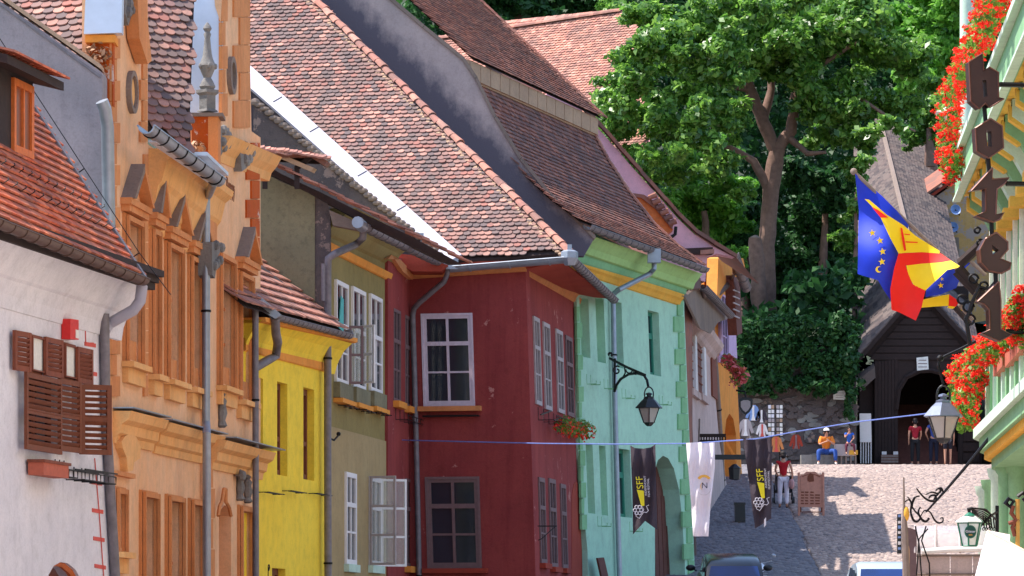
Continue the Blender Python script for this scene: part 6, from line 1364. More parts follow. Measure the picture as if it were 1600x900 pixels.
tree('pale green tree at the top right behind the wooden roof', [(1440,40,50),(1480,20,50),(1470,90,46),(1430,120,40),(1480,150,36),(1500,60,40),(1400,30,50),(1460,-20,50),(1360,10,40)], 182, [(1455,300,.3),(1455,200,.25),(1450,100,.15)], 17000, .17, M['leaf_lit'], 63)
tree('round green tree just above the wooden roof beside the hotel', [(1445,195,34),(1470,215,26),(1420,215,22),(1460,170,30),(1478,190,20)], 172, [(1455,260,.2),(1452,200,.12)], 7000, .13, M['leaf'], 64, .6)
tree('dark tree between the big trunk and the wooden roof', [(1290,290,44),(1260,340,42),(1300,370,44),(1320,320,34),(1270,420,44),(1320,430,36),(1250,270,34),(1240,390,30),(1330,270,24),(1290,470,36)], 164, [(1285,560,.28),(1285,450,.2),(1290,330,.12)], 20000, .13, M['leaf_dark'], 65)
tree('green tree with drooping boughs left of the wooden roof', [(1325,380,24),(1340,330,24),(1338,260,24),(1350,230,18),(1330,440,24),(1345,480,18)], 158, [(1336,560,.14),(1336,450,.1),(1338,300,.06)], 7000, .12, M['leaf'], 66, .5)
tree('slim dark tree behind the lilac house eaves', [(1170,330,30),(1160,380,34),(1150,420,34),(1180,440,34),(1160,480,34),(1215,440,30),(1230,480,34),(1200,350,20)], 166, [(1165,560,.2),(1165,450,.16),(1168,350,.1)], 12000, .13, M['leaf_dark'], 67)
tree('small leafy tree at the back left of the big crown', [(960,60,40),(930,110,30),(1000,40,36),(965,20,36)], 170, [(965,230,.2),(962,120,.14),(962,60,.08)], 6000, .14, M['leaf'], 68)
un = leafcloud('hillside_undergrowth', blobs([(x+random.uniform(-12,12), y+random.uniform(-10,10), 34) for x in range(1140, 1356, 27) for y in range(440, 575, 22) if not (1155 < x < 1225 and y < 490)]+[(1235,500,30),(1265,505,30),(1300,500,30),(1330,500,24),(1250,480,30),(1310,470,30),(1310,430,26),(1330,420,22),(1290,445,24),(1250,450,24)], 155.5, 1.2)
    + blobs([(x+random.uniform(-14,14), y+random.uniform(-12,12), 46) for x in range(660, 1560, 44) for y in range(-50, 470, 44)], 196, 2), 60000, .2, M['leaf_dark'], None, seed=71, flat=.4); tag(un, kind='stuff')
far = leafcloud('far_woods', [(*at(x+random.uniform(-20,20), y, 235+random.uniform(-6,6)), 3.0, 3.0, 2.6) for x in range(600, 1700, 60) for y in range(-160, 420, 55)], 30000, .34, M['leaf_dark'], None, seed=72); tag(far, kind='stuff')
# ---------------------------------------------------------------- people
SK = plain('skin', (196,142,116), .6, 0, .05, 20); HAIR = plain('hair', (30,22,24), .7, 0, .2, 40)
def fab(n_, c): return plain('fabric_'+n_, c, .85, 0, .12, 9)
def skin(name, vs, es, rs, mat, parent, sub=2):
    me = bpy.data.meshes.new(name); o_ = org(parent); bm = bmesh.new(); ly = bm.verts.layers.skin.verify(); bv = [bm.verts.new(V(v)-o_) for v in vs]
    for i, r in enumerate(rs):
        bv[i][ly].radius = (r, r) if not isinstance(r, tuple) else r; bv[i][ly].use_root = i == 0
    for a, b_ in es: bm.edges.new((bv[a], bv[b_]))
    bm.to_mesh(me); bm.free(); me.materials.append(mat)
    o = bpy.data.objects.new(name, me); COL.objects.link(o); o.parent = parent; ORG[o.name] = o_
    m1 = o.modifiers.new('skin', 'SKIN'); m1.use_smooth_shade = True; m2 = o.modifiers.new('sub', 'SUBSURF'); m2.levels = sub; m2.render_levels = sub
    return o
def person(label, base, h, J, top, legs, face, shoes, bare_arm=True, shorts=False, cap=None, sleeve=.5, hairlen=0, bulky=1.0, group=None):
    """J: joints in units of height, x right, y away from the camera, z up"""
    face = (face[0], face[1], 0.0); T_ = thing('person', label, 'person', base, group); g = lambda p: V(base)+V(p)*h
    names = ['pel','wai','che','nec','hed','shl','ell','wrl','shr','elr','wrr','hpl','knl','anl','tol','hpr','knr','anr','tor']
    R_ = dict(pel=.06, wai=.052, che=.062, nec=.027, hed=.05, shl=.032, ell=.021, wrl=.014, shr=.032, elr=.021, wrr=.014, hpl=.05, knl=.031, anl=.02, tol=.018, hpr=.05, knr=.031, anr=.02, tor=.018)
    E_ = [('pel','wai'),('wai','che'),('che','nec'),('nec','hed'),('che','shl'),('shl','ell'),('ell','wrl'),('che','shr'),('shr','elr'),('elr','wrr'),('pel','hpl'),('hpl','knl'),('knl','anl'),('anl','tol'),('pel','hpr'),('hpr','knr'),('knr','anr'),('anr','tor')]
    vs = [g(J[n_]) for n_ in names]; rs = [R_[n_]*h for n_ in names]; es = [(names.index(a), names.index(b)) for a, b in E_]
    hd = V(J['hed']); top_ = len(vs); vs.append(g(hd+V((0,0,.05)))); rs.append(.042*h); es.append((names.index('hed'), top_))
    nf = V((face[0], face[1], -.1))*.055; vs.append(g(hd+nf+V((0,0,.005)))); rs.append(.009*h); es.append((names.index('hed'), len(vs)-1))
    for w_, e_ in (('wrl','ell'),('wrr','elr')):
        d = (V(J[w_])-V(J[e_])).normalized(); s_ = d.orthogonal().normalized(); palm = V(J[w_])+d*.035; pi = len(vs); vs.append(g(palm)); rs.append((.018*h, .010*h)); es.append((names.index(w_), pi))
        for k, L in enumerate((.034,.042,.045,.04)):
            q = palm+s_*(k-1.5)*.009+d*L; vs.append(g(q)); rs.append(.0048*h); es.append((pi, len(vs)-1))
        vs.append(g(palm-s_*.024+d*.008)); rs.append(.0055*h); es.append((pi, len(vs)-1))
    skin('body', vs, es, rs, SK, T_, 1)
    lp = lambda a, b, t: V(J[a]).lerp(V(J[b]), t)
    tv = [J['pel'],J['wai'],J['che'],lp('che','nec',.55),J['shl'],lp('shl','ell',sleeve),J['shr'],lp('shr','elr',sleeve)]; tr = [.07,.062,.076,.045,.041,.032,.041,.032]
    te = [(0,1),(1,2),(2,3),(2,4),(4,5),(2,6),(6,7)]
    if sleeve >= 1: tv += [lp('ell','wrl',.85), lp('elr','wrr',.85)]; tr += [.024,.024]; te += [(5,8),(7,9)]
    skin('top', [g(p) for p in tv], te, [r*h*bulky for r in tr], top, T_)
    k = .75 if shorts else 1.0
    lv = [J['pel'],J['hpl'],J['knl'],J['hpr'],J['knr']]; lr = [.064,.06,.043,.06,.043]; le_ = [(0,1),(1,2),(0,3),(3,4)]
    if shorts: lv[2] = lp('hpl','knl',.8); lv[4] = lp('hpr','knr',.8)
    else: lv += [lp('knl','anl',.92), lp('knr','anr',.92)]; lr += [.032,.032]; le_ += [(2,5),(4,6)]
    skin('trousers' if not shorts else 'shorts', [g(p) for p in lv], le_, [r*h*bulky for r in lr], legs, T_)
    for a, b in (('anl','tol'),('anr','tor')): skin('shoe', [g(V(J[a])+V((0,.012,-.006))), g(V(J[b])+V((0,0,-.002)))], [(0,1)], [.026*h,.02*h], shoes, T_)
    mb = MB(); c = g(hd+V((-face[0]*.012, -face[1]*.012, .028))); mb.ball(c, .056*h, .058*h, .058*h, 12, 8)
    if hairlen: mb.ball(c-V((face[0]*.02*h, face[1]*.02*h, .035*h)), .05*h, .045*h, .05*h, 10, 6)
    part('hair', mb, HAIR, T_, True)
    for s_ in (-1, 1):
        sd = V((-face[1], face[0], 0)); mb = MB(); mb.ball(g(hd+V(face)*.046+sd*s_*.018+V((0,0,.012))), .006*h, n=6, m=4); part('eye', mb, HAIR, T_); mb = MB(); mb.ball(g(hd+sd*s_*.052), .008*h,.012*h,.014*h, 6, 4); part('ear', mb, SK, T_, True)
    if cap: mb = MB(); mb.lathe(g(hd+V((0,0,.045))), [(.062*h,0),(.058*h,.03*h),(.03*h,.055*h),(.002*h,.06*h)], 12); mb.prism([g(hd+V((-.05,face[1]*.04,.05))), g(hd+V((.05,face[1]*.04,.05))), g(hd+V((.04,face[1]*.12,.04))), g(hd+V((-.04,face[1]*.12,.04)))], V((0,0,.008*h))); part('cap', mb, cap, T_, True)
    return T_
def stand(back=True, armL=None, armR=None, step=.0, lean=0, spread=.0):
    f = 1 if back else -1
    return dict(pel=(0,0,.53),wai=(0,.01*f,.62),che=(lean*.5,.01*f,.74),nec=(lean,.01*f,.85),hed=(lean*1.2,.02*f,.915),shl=(-.105,.01,.805),ell=(-.135,0,.64),wrl=(-.13,.04*f,.5),shr=(.105,.01,.805),elr=(.135,0,.64),wrr=(.13,.04*f,.5),
        hpl=(-.05,0,.5),knl=(-.06-spread,-.0,.28),anl=(-.06-spread,-step,.04),tol=(-.065-spread,.08*f-step,.015),hpr=(.05,0,.5),knr=(.06+spread,.02,.28),anr=(.06+spread,step,.04),tor=(.065+spread,.08*f+step,.015))
def foot(px_, Y): x = (px_-800)/FPX*Y; return V((x, Y, zs(Y)+.045))
J = stand(True); J.update(ell=(-.14,.05,.66), wrl=(-.1,.15,.6), elr=(.15,0,.66), wrr=(.16,.06,.52))
P1_ = person('woman in a red sleeveless top and white trousers, seen from behind', foot(1224,128), 1.76, J, fab('red', (176,20,34)), fab('white', (222,214,226)), (0,1), M['black_paint'], sleeve=.18, hairlen=1)
bagt = thing('shoulder_bag', 'pinkish bag hanging at the side of the woman in red', 'bag', foot(1238,127.9)+V((0,0,.7))); mb = MB(); c = foot(1237,127.9)+V((0,0,.75)); mb.ball(c, .09,.12,.16, 10, 7); part('bag_body', mb, fab('pink', (186,140,140)), bagt, True); mb = MB(); mb.tube([c+V((0,0,.12)), c+V((-.1,0,.55))], .012, 4); part('strap', mb, HAIR, bagt)
pr = thing('pushchair', 'dark pushchair in front of the woman in red', 'pushchair', foot(1224,129.2)); c = foot(1224,129.2)
mb = MB(); mb.tube([c+V((-.26,-.5,.95)), c+V((-.27,.3,.15))], .018, 6); mb.tube([c+V((.26,-.5,.95)), c+V((.27,.3,.15))], .018, 6); mb.tube([c+V((-.27,.45,.6)), c+V((-.29,-.35,.12))], .018, 6); mb.tube([c+V((.27,.45,.6)), c+V((.29,-.35,.12))], .018, 6); mb.tube([c+V((-.26,-.5,.95)), c+V((.26,-.5,.95))], .018, 6); part('frame', mb, M['iron'], pr)
mb = MB(); mb.box(c+V((-.24,-.2,.35)), V((.48,0,0)), V((0,.5,0)), V((0,0,.1))); mb.box(c+V((-.24,-.24,.35)), V((.48,0,0)), V((0,.05,0)), V((0,-.1,.5))); part('seat', mb, fab('black', (28,28,36)), pr)
for sx in (-.3,.3):
    for sy in (-.35,.35): mb = MB(); mb.lathe(c+V((sx-.02,sy,.11)), [(.05,0),(.11,.0),(.11,.04),(.05,.04)], 14, (1,0,0)); part('wheel', mb, M['black_paint'], pr)
# seated man on the low ledge, child on the white box
sb = foot(1292,148.5); led = thing('stone_ledge', 'low stone ledge at the foot of the wall under the seated man', 'ledge', sb+V((0,.5,0))); mb = MB(); mb.box(sb+V((-.9,.25,-.05)), V((1.6,0,0)), V((0,.5,0)), V((0,0,.42))); part('block', mb, M['stone'], led)
J = dict(pel=(0,.22,.29),wai=(0,.2,.37),che=(0,.16,.48),nec=(0,.13,.58),hed=(0,.1,.645),shl=(-.11,.15,.545),ell=(-.15,.02,.41),wrl=(-.03,-.06,.46),shr=(.11,.15,.545),elr=(.15,.02,.41),wrr=(.04,-.06,.48),
    hpl=(-.06,.2,.27),knl=(-.17,-.02,.28),anl=(-.17,-.05,.05),tol=(-.185,-.13,.015),hpr=(.06,.2,.27),knr=(.17,-.02,.28),anr=(.17,-.05,.05),tor=(.185,-.13,.015))
person('seated man in an orange shirt, jeans and a white cap', sb, 1.78, J, fab('orange', (226,128,44)), fab('denim', (44,78,150)), (0,-1), M['white_paint'], cap=M['white_paint'], sleeve=.9, bulky=1.1)
bx = foot(1327,148.6); bt_ = thing('white_bench', 'whitish box bench on legs beside the seated man', 'bench', bx)
mb = MB(); mb.box(bx+V((-.5,.0,.32)), V((.75,0,0)), V((0,.4,0)), V((0,0,.42))); part('box', mb, M['grey_paint'], bt_); mb = MB(); mb.box(bx+V((.0,-.05,.36)), V((.3,0,0)), V((0,.1,0)), V((0,0,.16))); part('yellow_panel', mb, M['gold_band'], bt_)
for k in range(5): mb = MB(); mb.box(bx+V((-.48+k*.17,.02,-.02)), V((.06,0,0)), V((0,.3,0)), V((0,0,.34))); part('leg', mb, M['old_wood'], bt_)
J = dict(pel=(0,.12,.52),wai=(0,.1,.62),che=(0,.07,.76),nec=(0,.04,.87),hed=(0,.02,.95),shl=(-.11,.06,.83),ell=(-.13,-.03,.7),wrl=(-.04,-.08,.82),shr=(.11,.06,.83),elr=(.14,-.02,.69),wrr=(.06,-.12,.6),
    hpl=(-.06,.1,.49),knl=(-.1,-.12,.48),anl=(-.1,-.14,.24),tol=(-.1,-.21,.2),hpr=(.06,.1,.49),knr=(.13,-.12,.48),anr=(.15,-.13,.24),tor=(.17,-.2,.2))
person('child in a blue top and maroon trousers sitting on the whitish box', bx+V((.0,-.02,.13)), 1.2, J, fab('blue', (46,96,190)), fab('maroon', (92,36,52)), (0,-1), M['black_paint'], sleeve=.5)
J = stand(True, spread=.005); J.update(wrr=(.1,.1,.52), elr=(.13,.05,.64)); person('person in a dark red top and black trousers facing the doorway', foot(1430,150.6), 1.7, J, fab('dark_red', (150,22,40)), fab('charcoal', (22,22,28)), (0,1), M['white_paint'], sleeve=.5, hairlen=1)
J = stand(True, lean=.01); J.update(ell=(-.17,.0,.66), wrl=(-.12,.06,.56)); person('person in a blue top and dark trousers beside the dark red one', foot(1459,150.8), 1.76, J, fab('mid_blue', (54,76,150)), fab('navy', (26,30,52)), (.3,.95), M['white_paint'], sleeve=.45)
J = stand(True, step=.02); person('bare legged person in dark shorts behind the large lantern', foot(1481,150.3), 1.66, J, fab('dark_top', (40,38,56)), fab('shorts', (30,28,40)), (0,1), M['door_wood'], shorts=True, sleeve=.3)
# ---------------------------------------------------------------- souvenir stall
RK = front(1211, 146.5, 0)
for i, (x0, lab) in enumerate(((1200,'left hand column of the postcard rack by the stone wall'),(1213,'right hand column of the postcard rack by the stone wall'))):
    t = thing('postcard_rack', lab, 'postcard rack', RK.at(x0+5,722), 'postcard rack columns'); mb = MB(); mb.tube([RK.at(x0+5,724,-.05), RK.at(x0+5,632,-.05)], .025, 6); part('pole', mb, M['iron'], t)
    slab(t, RK, [(x0-.5,632),(x0+10.5,632),(x0+10.5,682),(x0-.5,682)], M['black_paint'], -.01, .02, 'rack_frame')
    for r_ in range(7):
        for c_ in range(2):
            x = x0+.3+c_*5.2+random.uniform(-.3,.3); y = 633+r_*7; mt = random.choice(['white_box','print_white','grey_paint','grey_stone','white_paint','mortar']); slab(t, RK, [(x,y),(x+4.3,y+random.uniform(-.4,.4)),(x+4.3,y+5.6),(x,y+5.4)], M[mt], .03, .02, 'postcard')
def doll(label, x, y, s_, c1, c2, kind='white_blouse'):
    t = thing('souvenir_clothing', label, 'clothing', RK.at(x, y+s_), 'clothes on the souvenir stall'); mb = MB()
    mb.prism([RK.at(x+a*s_, y+b*s_, .05) for a, b in ((-.15,-.5),(.15,-.5),(.3,-.35),(.5,.3),(.36,.36),(.2,-.02),(.26,.5),(-.26,.5),(-.2,-.02),(-.36,.36),(-.5,.3),(-.3,-.35))], V((0,.07,0))); part('blouse', mb, c1, t)
    mb = MB(); mb.prism([RK.at(x+a*s_, y+b*s_, .08) for a, b in ((-.07,-.46),(.07,-.46),(.06,.2),(.14,.5),(-.14,.5),(-.06,.2))], V((0,.04,0))); part('front_panel', mb, c2, t); return t
doll('white blouse with red front hanging nearest the postcards', 1191, 672, 20, M['white_paint'], M['brick_red']); doll('grey and white costume hanging below the shield sign', 1165, 668, 26, M['grey_paint'], M['white_paint']); doll('blue and white dress high on the stall beside the shield sign', 1177, 645, 24, M['dish_blue'] if 'dish_blue' in M else M['glass_blue'], M['white_paint']); doll('dark shirt with a pale stripe in the middle of the stall', 1190, 650, 20, M['banner_dark'], M['white_paint'])
doll('orange red puppet costume hanging behind the woman in red', 1213, 694, 24, M['orange_trim'], M['brick_red']); doll('dark red puppet hanging on the stone wall right of the postcards', 1244, 690, 22, M['red_trim'], M['mauve_paint'])
doll('small white dress at the foot of the stall by the lamp', 1205, 728, 10, M['white_paint'], M['white_box']); doll('pale top with folded sleeves low beside the black banner', 1172, 690, 18, M['old_wood'], M['grey_paint'])
t = thing('shield_sign', 'dark shield shaped shop sign with a pale centre above the stall', 'sign', RK.at(1165,650,1)); S2 = front(1165, 126, 0)
sh_ = [(1154,624),(1160,621),(1170,621),(1176,624),(1176,636),(1171,644),(1165,649),(1159,644),(1154,636)]; slab(t, S2, sh_, M['black_paint'], 0, .1, 'shield'); slab(t, S2, [(1165+(x-1165)*.68, 634+(y-634)*.68) for x, y in sh_], M['grey_paint'], .03, .04, 'shield_face')
mb = MB(); mb.tube([S2.at(1165,621,-.05), S2.at(1164,612,-.05), S2.at(1150,610,-.05)], .03, 5); part('arm', mb, M['iron'], t)
t = thing('litter_bin', 'dark litter bin on the wall below the small lantern', 'bin', S2.at(1156,818)); S3 = front(1156, 124, 0); mb = MB(); mb.prism([S3.at(x, y) for x, y in ((1148,788),(1164,788),(1165,815),(1149,815))], V((0,.35,0))); mb.prism([S3.at(x, y, .02) for x, y in ((1147,785),(1165,785),(1165,789),(1147,789))], V((0,.4,0))); part('bin_body', mb, M['black_paint'], t); mb = MB(); mb.tube([S3.at(1155,814,-.1), S3.at(1154,838,-.1)], .06, 6); part('post', mb, M['grey_stone'], t)
# A board
AB = front(1267, 126, .12)
t = thing('menu_board', 'freestanding reddish wooden menu board with two posts in the street', 'sign board', AB.at(1267,806))
slab(t, AB, [(1251,741),(1256,741),(1260,737),(1274,737),(1279,741),(1286,741),(1286,790),(1250,789)], M['pine'], 0, .05, 'board')
for x in (1248, 1286): slab(t, AB, [(x-1,738),(x+2,738),(x+2.4,809),(x-.6,809)], M['pine'], .03, .08, 'post')
slab(t, AB, [(1249,788),(1287,790),(1287,793),(1249,792)], M['pine'], .04, .08, 'rail')
mb = MB(); mb.tube([AB.at(1250,800,-.5), AB.at(1286,800,-.5)], .02, 4); mb.tube([AB.at(1250,760,-.04), AB.at(1251,800,-.6)], .03, 4); mb.tube([AB.at(1285,760,-.04), AB.at(1284,800,-.6)], .03, 4); part('rear_strut', mb, M['brown_wood'], t)
for r_ in range(5):
    for x0, x1 in ((1251.5,1256),(1258,1263),(1266,1271.5),(1274,1281)):
        if random.random() < .88: slab(t, AB, [(x0+random.uniform(-.6,.6), 768+r_*4.4), (x1+random.uniform(-.8,.8), 768.3+r_*4.4), (x1, 770.2+r_*4.4), (x0, 770+r_*4.4)], M['brown_wood'], .012, .01, 'worn_writing')
slab(t, AB, [(1262,751),(1262,744),(1266,739),(1271,741),(1272,752),(1265,753)], M['brown_wood'], .015, .012, 'carved_arch'); slab(t, AB, [(1263.5,749),(1264,744),(1269,744),(1269.5,749)], M['red_wood'], .02, .012, 'carved_square')
mb = MB(); mb.tube([AB.at(1253+i*1.8, 745-4*math.sin(math.pi*i/16), .01) for i in range(17)], .012, 4); part('arched_trim', mb, M['brown_wood'], t)
# ---------------------------------------------------------------- cable with banners
def cz(px_): return 93.0 - (px_-650)*.0155
cab = [(560,684),(640,688),(720,690),(850,693),(960,694),(1075,693),(1120,690),(1180,686),(1240,675),(1340,659),(1450,646),(1520,640)]
mb = MB(); mb.tube([at(x, y, cz(x)) for x, y in cab], .013, 5); solo('banner_cable', mb, M['rope'], 'thin blue line strung across the street with banners', 'cable', at(640,688,cz(640)))
def banner(label, poly, mat, top, tail):
    xs_ = [p[0] for p in poly]; T_ = thing('banner', label, 'banner', at(sum(xs_)/len(xs_), poly[0][1], cz(xs_[0])), 'banners hung on the line'); Yb = cz(sum(xs_)/len(xs_))
    bm = bmesh.new(); f = bm.faces.new([bm.verts.new((x, y, 0)) for x, y in poly]); bmesh.ops.triangulate(bm, faces=[f])
    for _ in range(4): bmesh.ops.subdivide_edges(bm, edges=[e for e in bm.edges if e.calc_length() > 5], cuts=1); bmesh.ops.triangulate(bm, faces=bm.faces[:])
    x0 = min(xs_); dep = lambda x, y: Yb + .045*math.sin((x-x0)*.35+y*.03)+.02*math.sin(y*.12)
    bm.verts.index_update(); mb = MB(); mb.add([at(v.co.x, v.co.y, dep(v.co.x, v.co.y)) for v in bm.verts], [tuple(v.index for v in f.verts) for f in bm.faces]); bm.free(); part('cloth', mb, mat, T_, True)
    return T_, Yb-.075
def asff(T_, Yb, cx, cy):
    k = Yb/FPX
    def R2_(x, y): return at(cx+x, cy+y, Yb)
    up = V((0,0,1)); rt = V((1,0,0))
    text(T_, 'SFF', 15*k, R2_(-2,-22), V((-.1,0,1)), V((-1,0,-.1)), M['print_yellow'], sx=.95)
    mb = MB(); mb.prism([R2_(-7,-11), R2_(4,-9), R2_(5,14), R2_(0,15)], V((0,.005,0))); part('yellow_wedge', mb, M['print_yellow'], T_)
    text(T_, 'INDEPENDENT', 4.6*k, R2_(6.5,-17), V((-.06,0,1)), V((-1,0,-.06)), M['print_white']); text(T_, 'FILM FESTIVAL', 4.6*k, R2_(11.5,-14), V((-.06,0,1)), V((-1,0,-.06)), M['print_white'])
    mb = MB()
    for i in range(6): a = i*math.pi/3; mb.tube(spiral(R2_(-5+5*math.cos(a), 21+5.5*math.sin(a)), V((1,0,0)), V((0,0,1)), 2.6*k, 2.6*k, 0, 6.3, 8), .75*k, 4)
    mb.tube([R2_(-9,24), R2_(-8,31), R2_(-3,34), R2_(1,28), R2_(4,24), R2_(8,25), R2_(11,22), R2_(8,15), R2_(12,13)], .6*k, 4); mb.tube([R2_(0,14), R2_(4,20), R2_(1,26)], .6*k, 4); part('festival_emblem', mb, M['print_white'], T_)
t, Yb = banner('black festival banner hanging before the mint green arch', [(985,696),(992,700),(1005,701),(1017,699),(1024,694),(1025,740),(1027,828),(1008,814),(989,835),(988,770)], M['banner_dark'], 0, 0); asff(t, Yb, 1002, 776)
t, Yb = banner('black festival banner hanging beside the woman in red', [(1161,686),(1185,687),(1206,683),(1206,740),(1205,810),(1196,806),(1192,796),(1180,826),(1176,800),(1170,750)], M['banner_dark'], 0, 0); asff(t, Yb, 1190, 764)
mb = MB(); mb.prism([at(1194,812,Yb), at(1197,808,Yb), at(1197,820,Yb), at(1194,824,Yb)], V((0,.006,0))); part('white_tab', mb, M['print_white'], t)
t, Yb = banner('white banner with an orange arc and a monogram between the two black ones', [(1072,692),(1095,691),(1117,690),(1117,730),(1110,790),(1107,838),(1103,830),(1101,820),(1083,838),(1080,790),(1076,740)], M['banner_white'], 0, 0)
k = Yb/FPX; arc = [(1100+11.5*math.cos(a), 752-11.5*math.sin(a)*.9) for a in [math.pi*(.15+.7*i/12) for i in range(13)]]; arc += [(1100+7*math.cos(a), 752-7*math.sin(a)*.9) for a in [math.pi*(.85-.7*i/12) for i in range(13)]]
mb = MB(); mb.prism([at(x, y, Yb) for x, y in arc], V((0,.005,0))); part('orange_arc', mb, M['print_orange'], t); text(t, 'N', 13*k, at(1101,759,Yb), V((1,0,0)), V((0,0,1)), M['print_dark']); text(t, '(', 12*k, at(1095.5,759,Yb), V((1,0,0)), V((0,0,1)), M['print_orange'])
mb = MB(); mb.tube(spiral(at(1100,763,Yb), V((1,0,0)), V((0,0,1)), 10.5*k, 10.5*k, math.pi, math.pi*2, 14), .25*k, 4); part('ring', mb, M['grey_paint'], t)
# ---------------------------------------------------------------- parked cars
def car(name, label, pos, paint, facing=1, L=4.0, W=1.68, Hh=1.45, pitch=.1):
    T_ = thing(name, label, 'car', pos, 'parked cars'); f = facing
    X = lambda x, s_, z: V(pos)+V((x, f*s_, z+f*s_*pitch))
    st = [(-2.0,.55,.62,.72),(-1.95,.3,.8,.8),(-1.6,.22,.84,.92),(-1.0,.2,.84,.93),(0,.2,.84,.92),(.9,.2,.84,.9),(1.6,.24,.82,.8),(1.95,.32,.7,.62),(2.05,.42,.55,.5)]
    rows = []
    for s_, zb, hw, zt_ in st:
        hw = hw*W/1.68; rows.append([X(x, s_*L/4, z) for x, z in ((-hw*.9,zb),(-hw,zb+.12),(-hw*1.0,(zb+zt_)/2),(-hw*.96,zt_-.05),(-hw*.86,zt_),(hw*.86,zt_),(hw*.96,zt_-.05),(hw,(zb+zt_)/2),(hw,zb+.12),(hw*.9,zb))])
    mb = MB(); mb.grid(rows); n_ = len(rows[0]); b0 = 0; mb.f += [tuple(range(n_)), tuple((len(rows)-1)*n_+k_ for k_ in range(n_))]; part('body', mb, paint, T_, True)
    gh = [(-1.82,.76,.70,.93),(-1.5,.70,.66,1.3),(-1.15,.66,.62,1.42),(-.3,.66,.62,Hh),(.3,.66,.63,1.4),(1.15,.74,.70,.93)]
    rows = [[X(-a*1.03, s_*L/4, .88), X(-b_, s_*L/4, z-.04), X(-b_*.85, s_*L/4, z), X(b_*.85, s_*L/4, z), X(b_, s_*L/4, z-.04), X(a*1.03, s_*L/4, .88)] for s_, a, b_, z in gh]
    mb = MB(); mb.grid(rows); part('cabin', mb, paint, T_, True)
    def pane(pts, nm, mt=M['glass_blue']):
        mb = MB(); c = sum(pts, V((0,0,0)))/len(pts); cc = V(pos)+V((0,0,1.0)); o = (c-cc).normalized()*.02; mb.prism([p+o for p in pts], o*.6); part(nm, mb, mt, T_)
    k4 = L/4; pane([X(-.64,-1.80*k4,.96), X(.64,-1.80*k4,.96), X(.56,-1.5*k4,1.29), X(-.56,-1.5*k4,1.29)], 'rear_window'); pane([X(-.66,1.1*k4,.97), X(.66,1.1*k4,.97), X(.56,.36*k4,1.37), X(-.56,.36*k4,1.37)], 'windscreen')
    for s_ in (-1, 1):
        for a, b_ in ((-1.4,-.55),(-.48,.25)): pane([X(s_*.70,a*k4,.95), X(s_*.715,b_*k4,.95), X(s_*.655,b_*k4*.9,1.33), X(s_*.655,a*k4*.85,1.3)], 'side_window', M['glass'])
        mb = MB(); mb.box(X(s_*.80-.09,-1.98*k4,.6), V((.18,0,0)), V((0,f*.1,0)), V((0,0,.32))); part('tail_light', mb, M['red_box'], T_); mb = MB(); mb.box(X(s_*.6-.14,1.93*k4,.55), V((.28,0,0)), V((0,f*.1,0)), V((0,0,.16))); part('headlight', mb, M['lamp_glass'], T_)
        mb = MB(); c = X(s_*.95,.75*k4,1.0); mb.ball(c, .12,.07,.08, 10, 6); mb.tube([c, X(s_*.8,.72*k4,.93)], .02, 5); part('mirror', mb, M['black_paint'], T_, True)
        for q in (-1.25, 1.3):
            mb = MB(); mb.lathe(X(s_*.84-.1,q*k4,.31), [(.2,0),(.3,.0),(.31,.05),(.31,.15),(.3,.2),(.2,.2)], 20, (1,0,0)); w_ = part('wheel', mb, M['black_paint'], T_, True); mb = MB(); mb.lathe(X(s_*.84-.11*(s_<0)-.0+.01,q*k4,.31), [(.02,0),(.19,.02),(.19,.1)], 14, (1,0,0)); part('rim', mb, M['zinc'], w_, True)
    mb = MB(); mb.box(X(-.26,-2.02*k4,.5), V((.52,0,0)), V((0,f*.02,0)), V((0,0,.11))); part('number_plate', mb, M['white_box'], T_); return T_
PNT = plain('paint_dark', (22,26,36), .18, .2, .05, 3, spec=.8, bs=0); PN2 = plain('paint_silver', (190,204,222), .2, .3, .04, 3, spec=.8, bs=0)
def cp(px_, Y): return V(((px_-800)/FPX*Y, Y, zs(Y)))
p = cp(1142, 101.5); p.z = .68; car('parked_car', 'dark hatchback seen from behind at the foot of the green house', p, PNT, 1, 3.9, 1.62, 1.45, .13)
p = cp(1381, 95.5); p.z = .28; car('parked_car', 'pale silver car whose roof shows beside the iron sign post', p, PN2, -1, 4.1, 1.66, 1.5, .08)
rr_ = thing('scooter', 'silver motor scooter handlebars showing beside the dark hatchback', 'scooter', cp(1190,103)); c = cp(1187,104); c.z = .95
mb = MB(); mb.tube([c+V((-.3,0,1.02)), c+V((0,.1,.95)), c+V((.3,0,1.02))], .02, 6); mb.tube([c+V((0,.1,.95)), c+V((0,.25,.3))], .04, 6); part('handlebar', mb, M['zinc'], rr_); mb = MB(); mb.ball(c+V((0,0,.85)), .14,.1,.13); part('headlamp', mb, M['pale_metal'], rr_, True)
for q in (-.55,.6): mb = MB(); mb.lathe(c+V((-.05,q,.25)), [(.12,0),(.24,0),(.24,.1),(.12,.1)], 18, (1,0,0)); part('wheel', mb, M['black_paint'], rr_)
mb = MB(); mb.box(c+V((-.15,-.5,.3)), V((.3,0,0)), V((0,.9,0)), V((0,0,.35))); part('body', mb, PN2, rr_)
for q in (-.34,.34): mb = MB(); mb.ball(c+V((q,-.02,1.16)), .07,.03,.05); part('mirror', mb, M['zinc'], rr_, True)
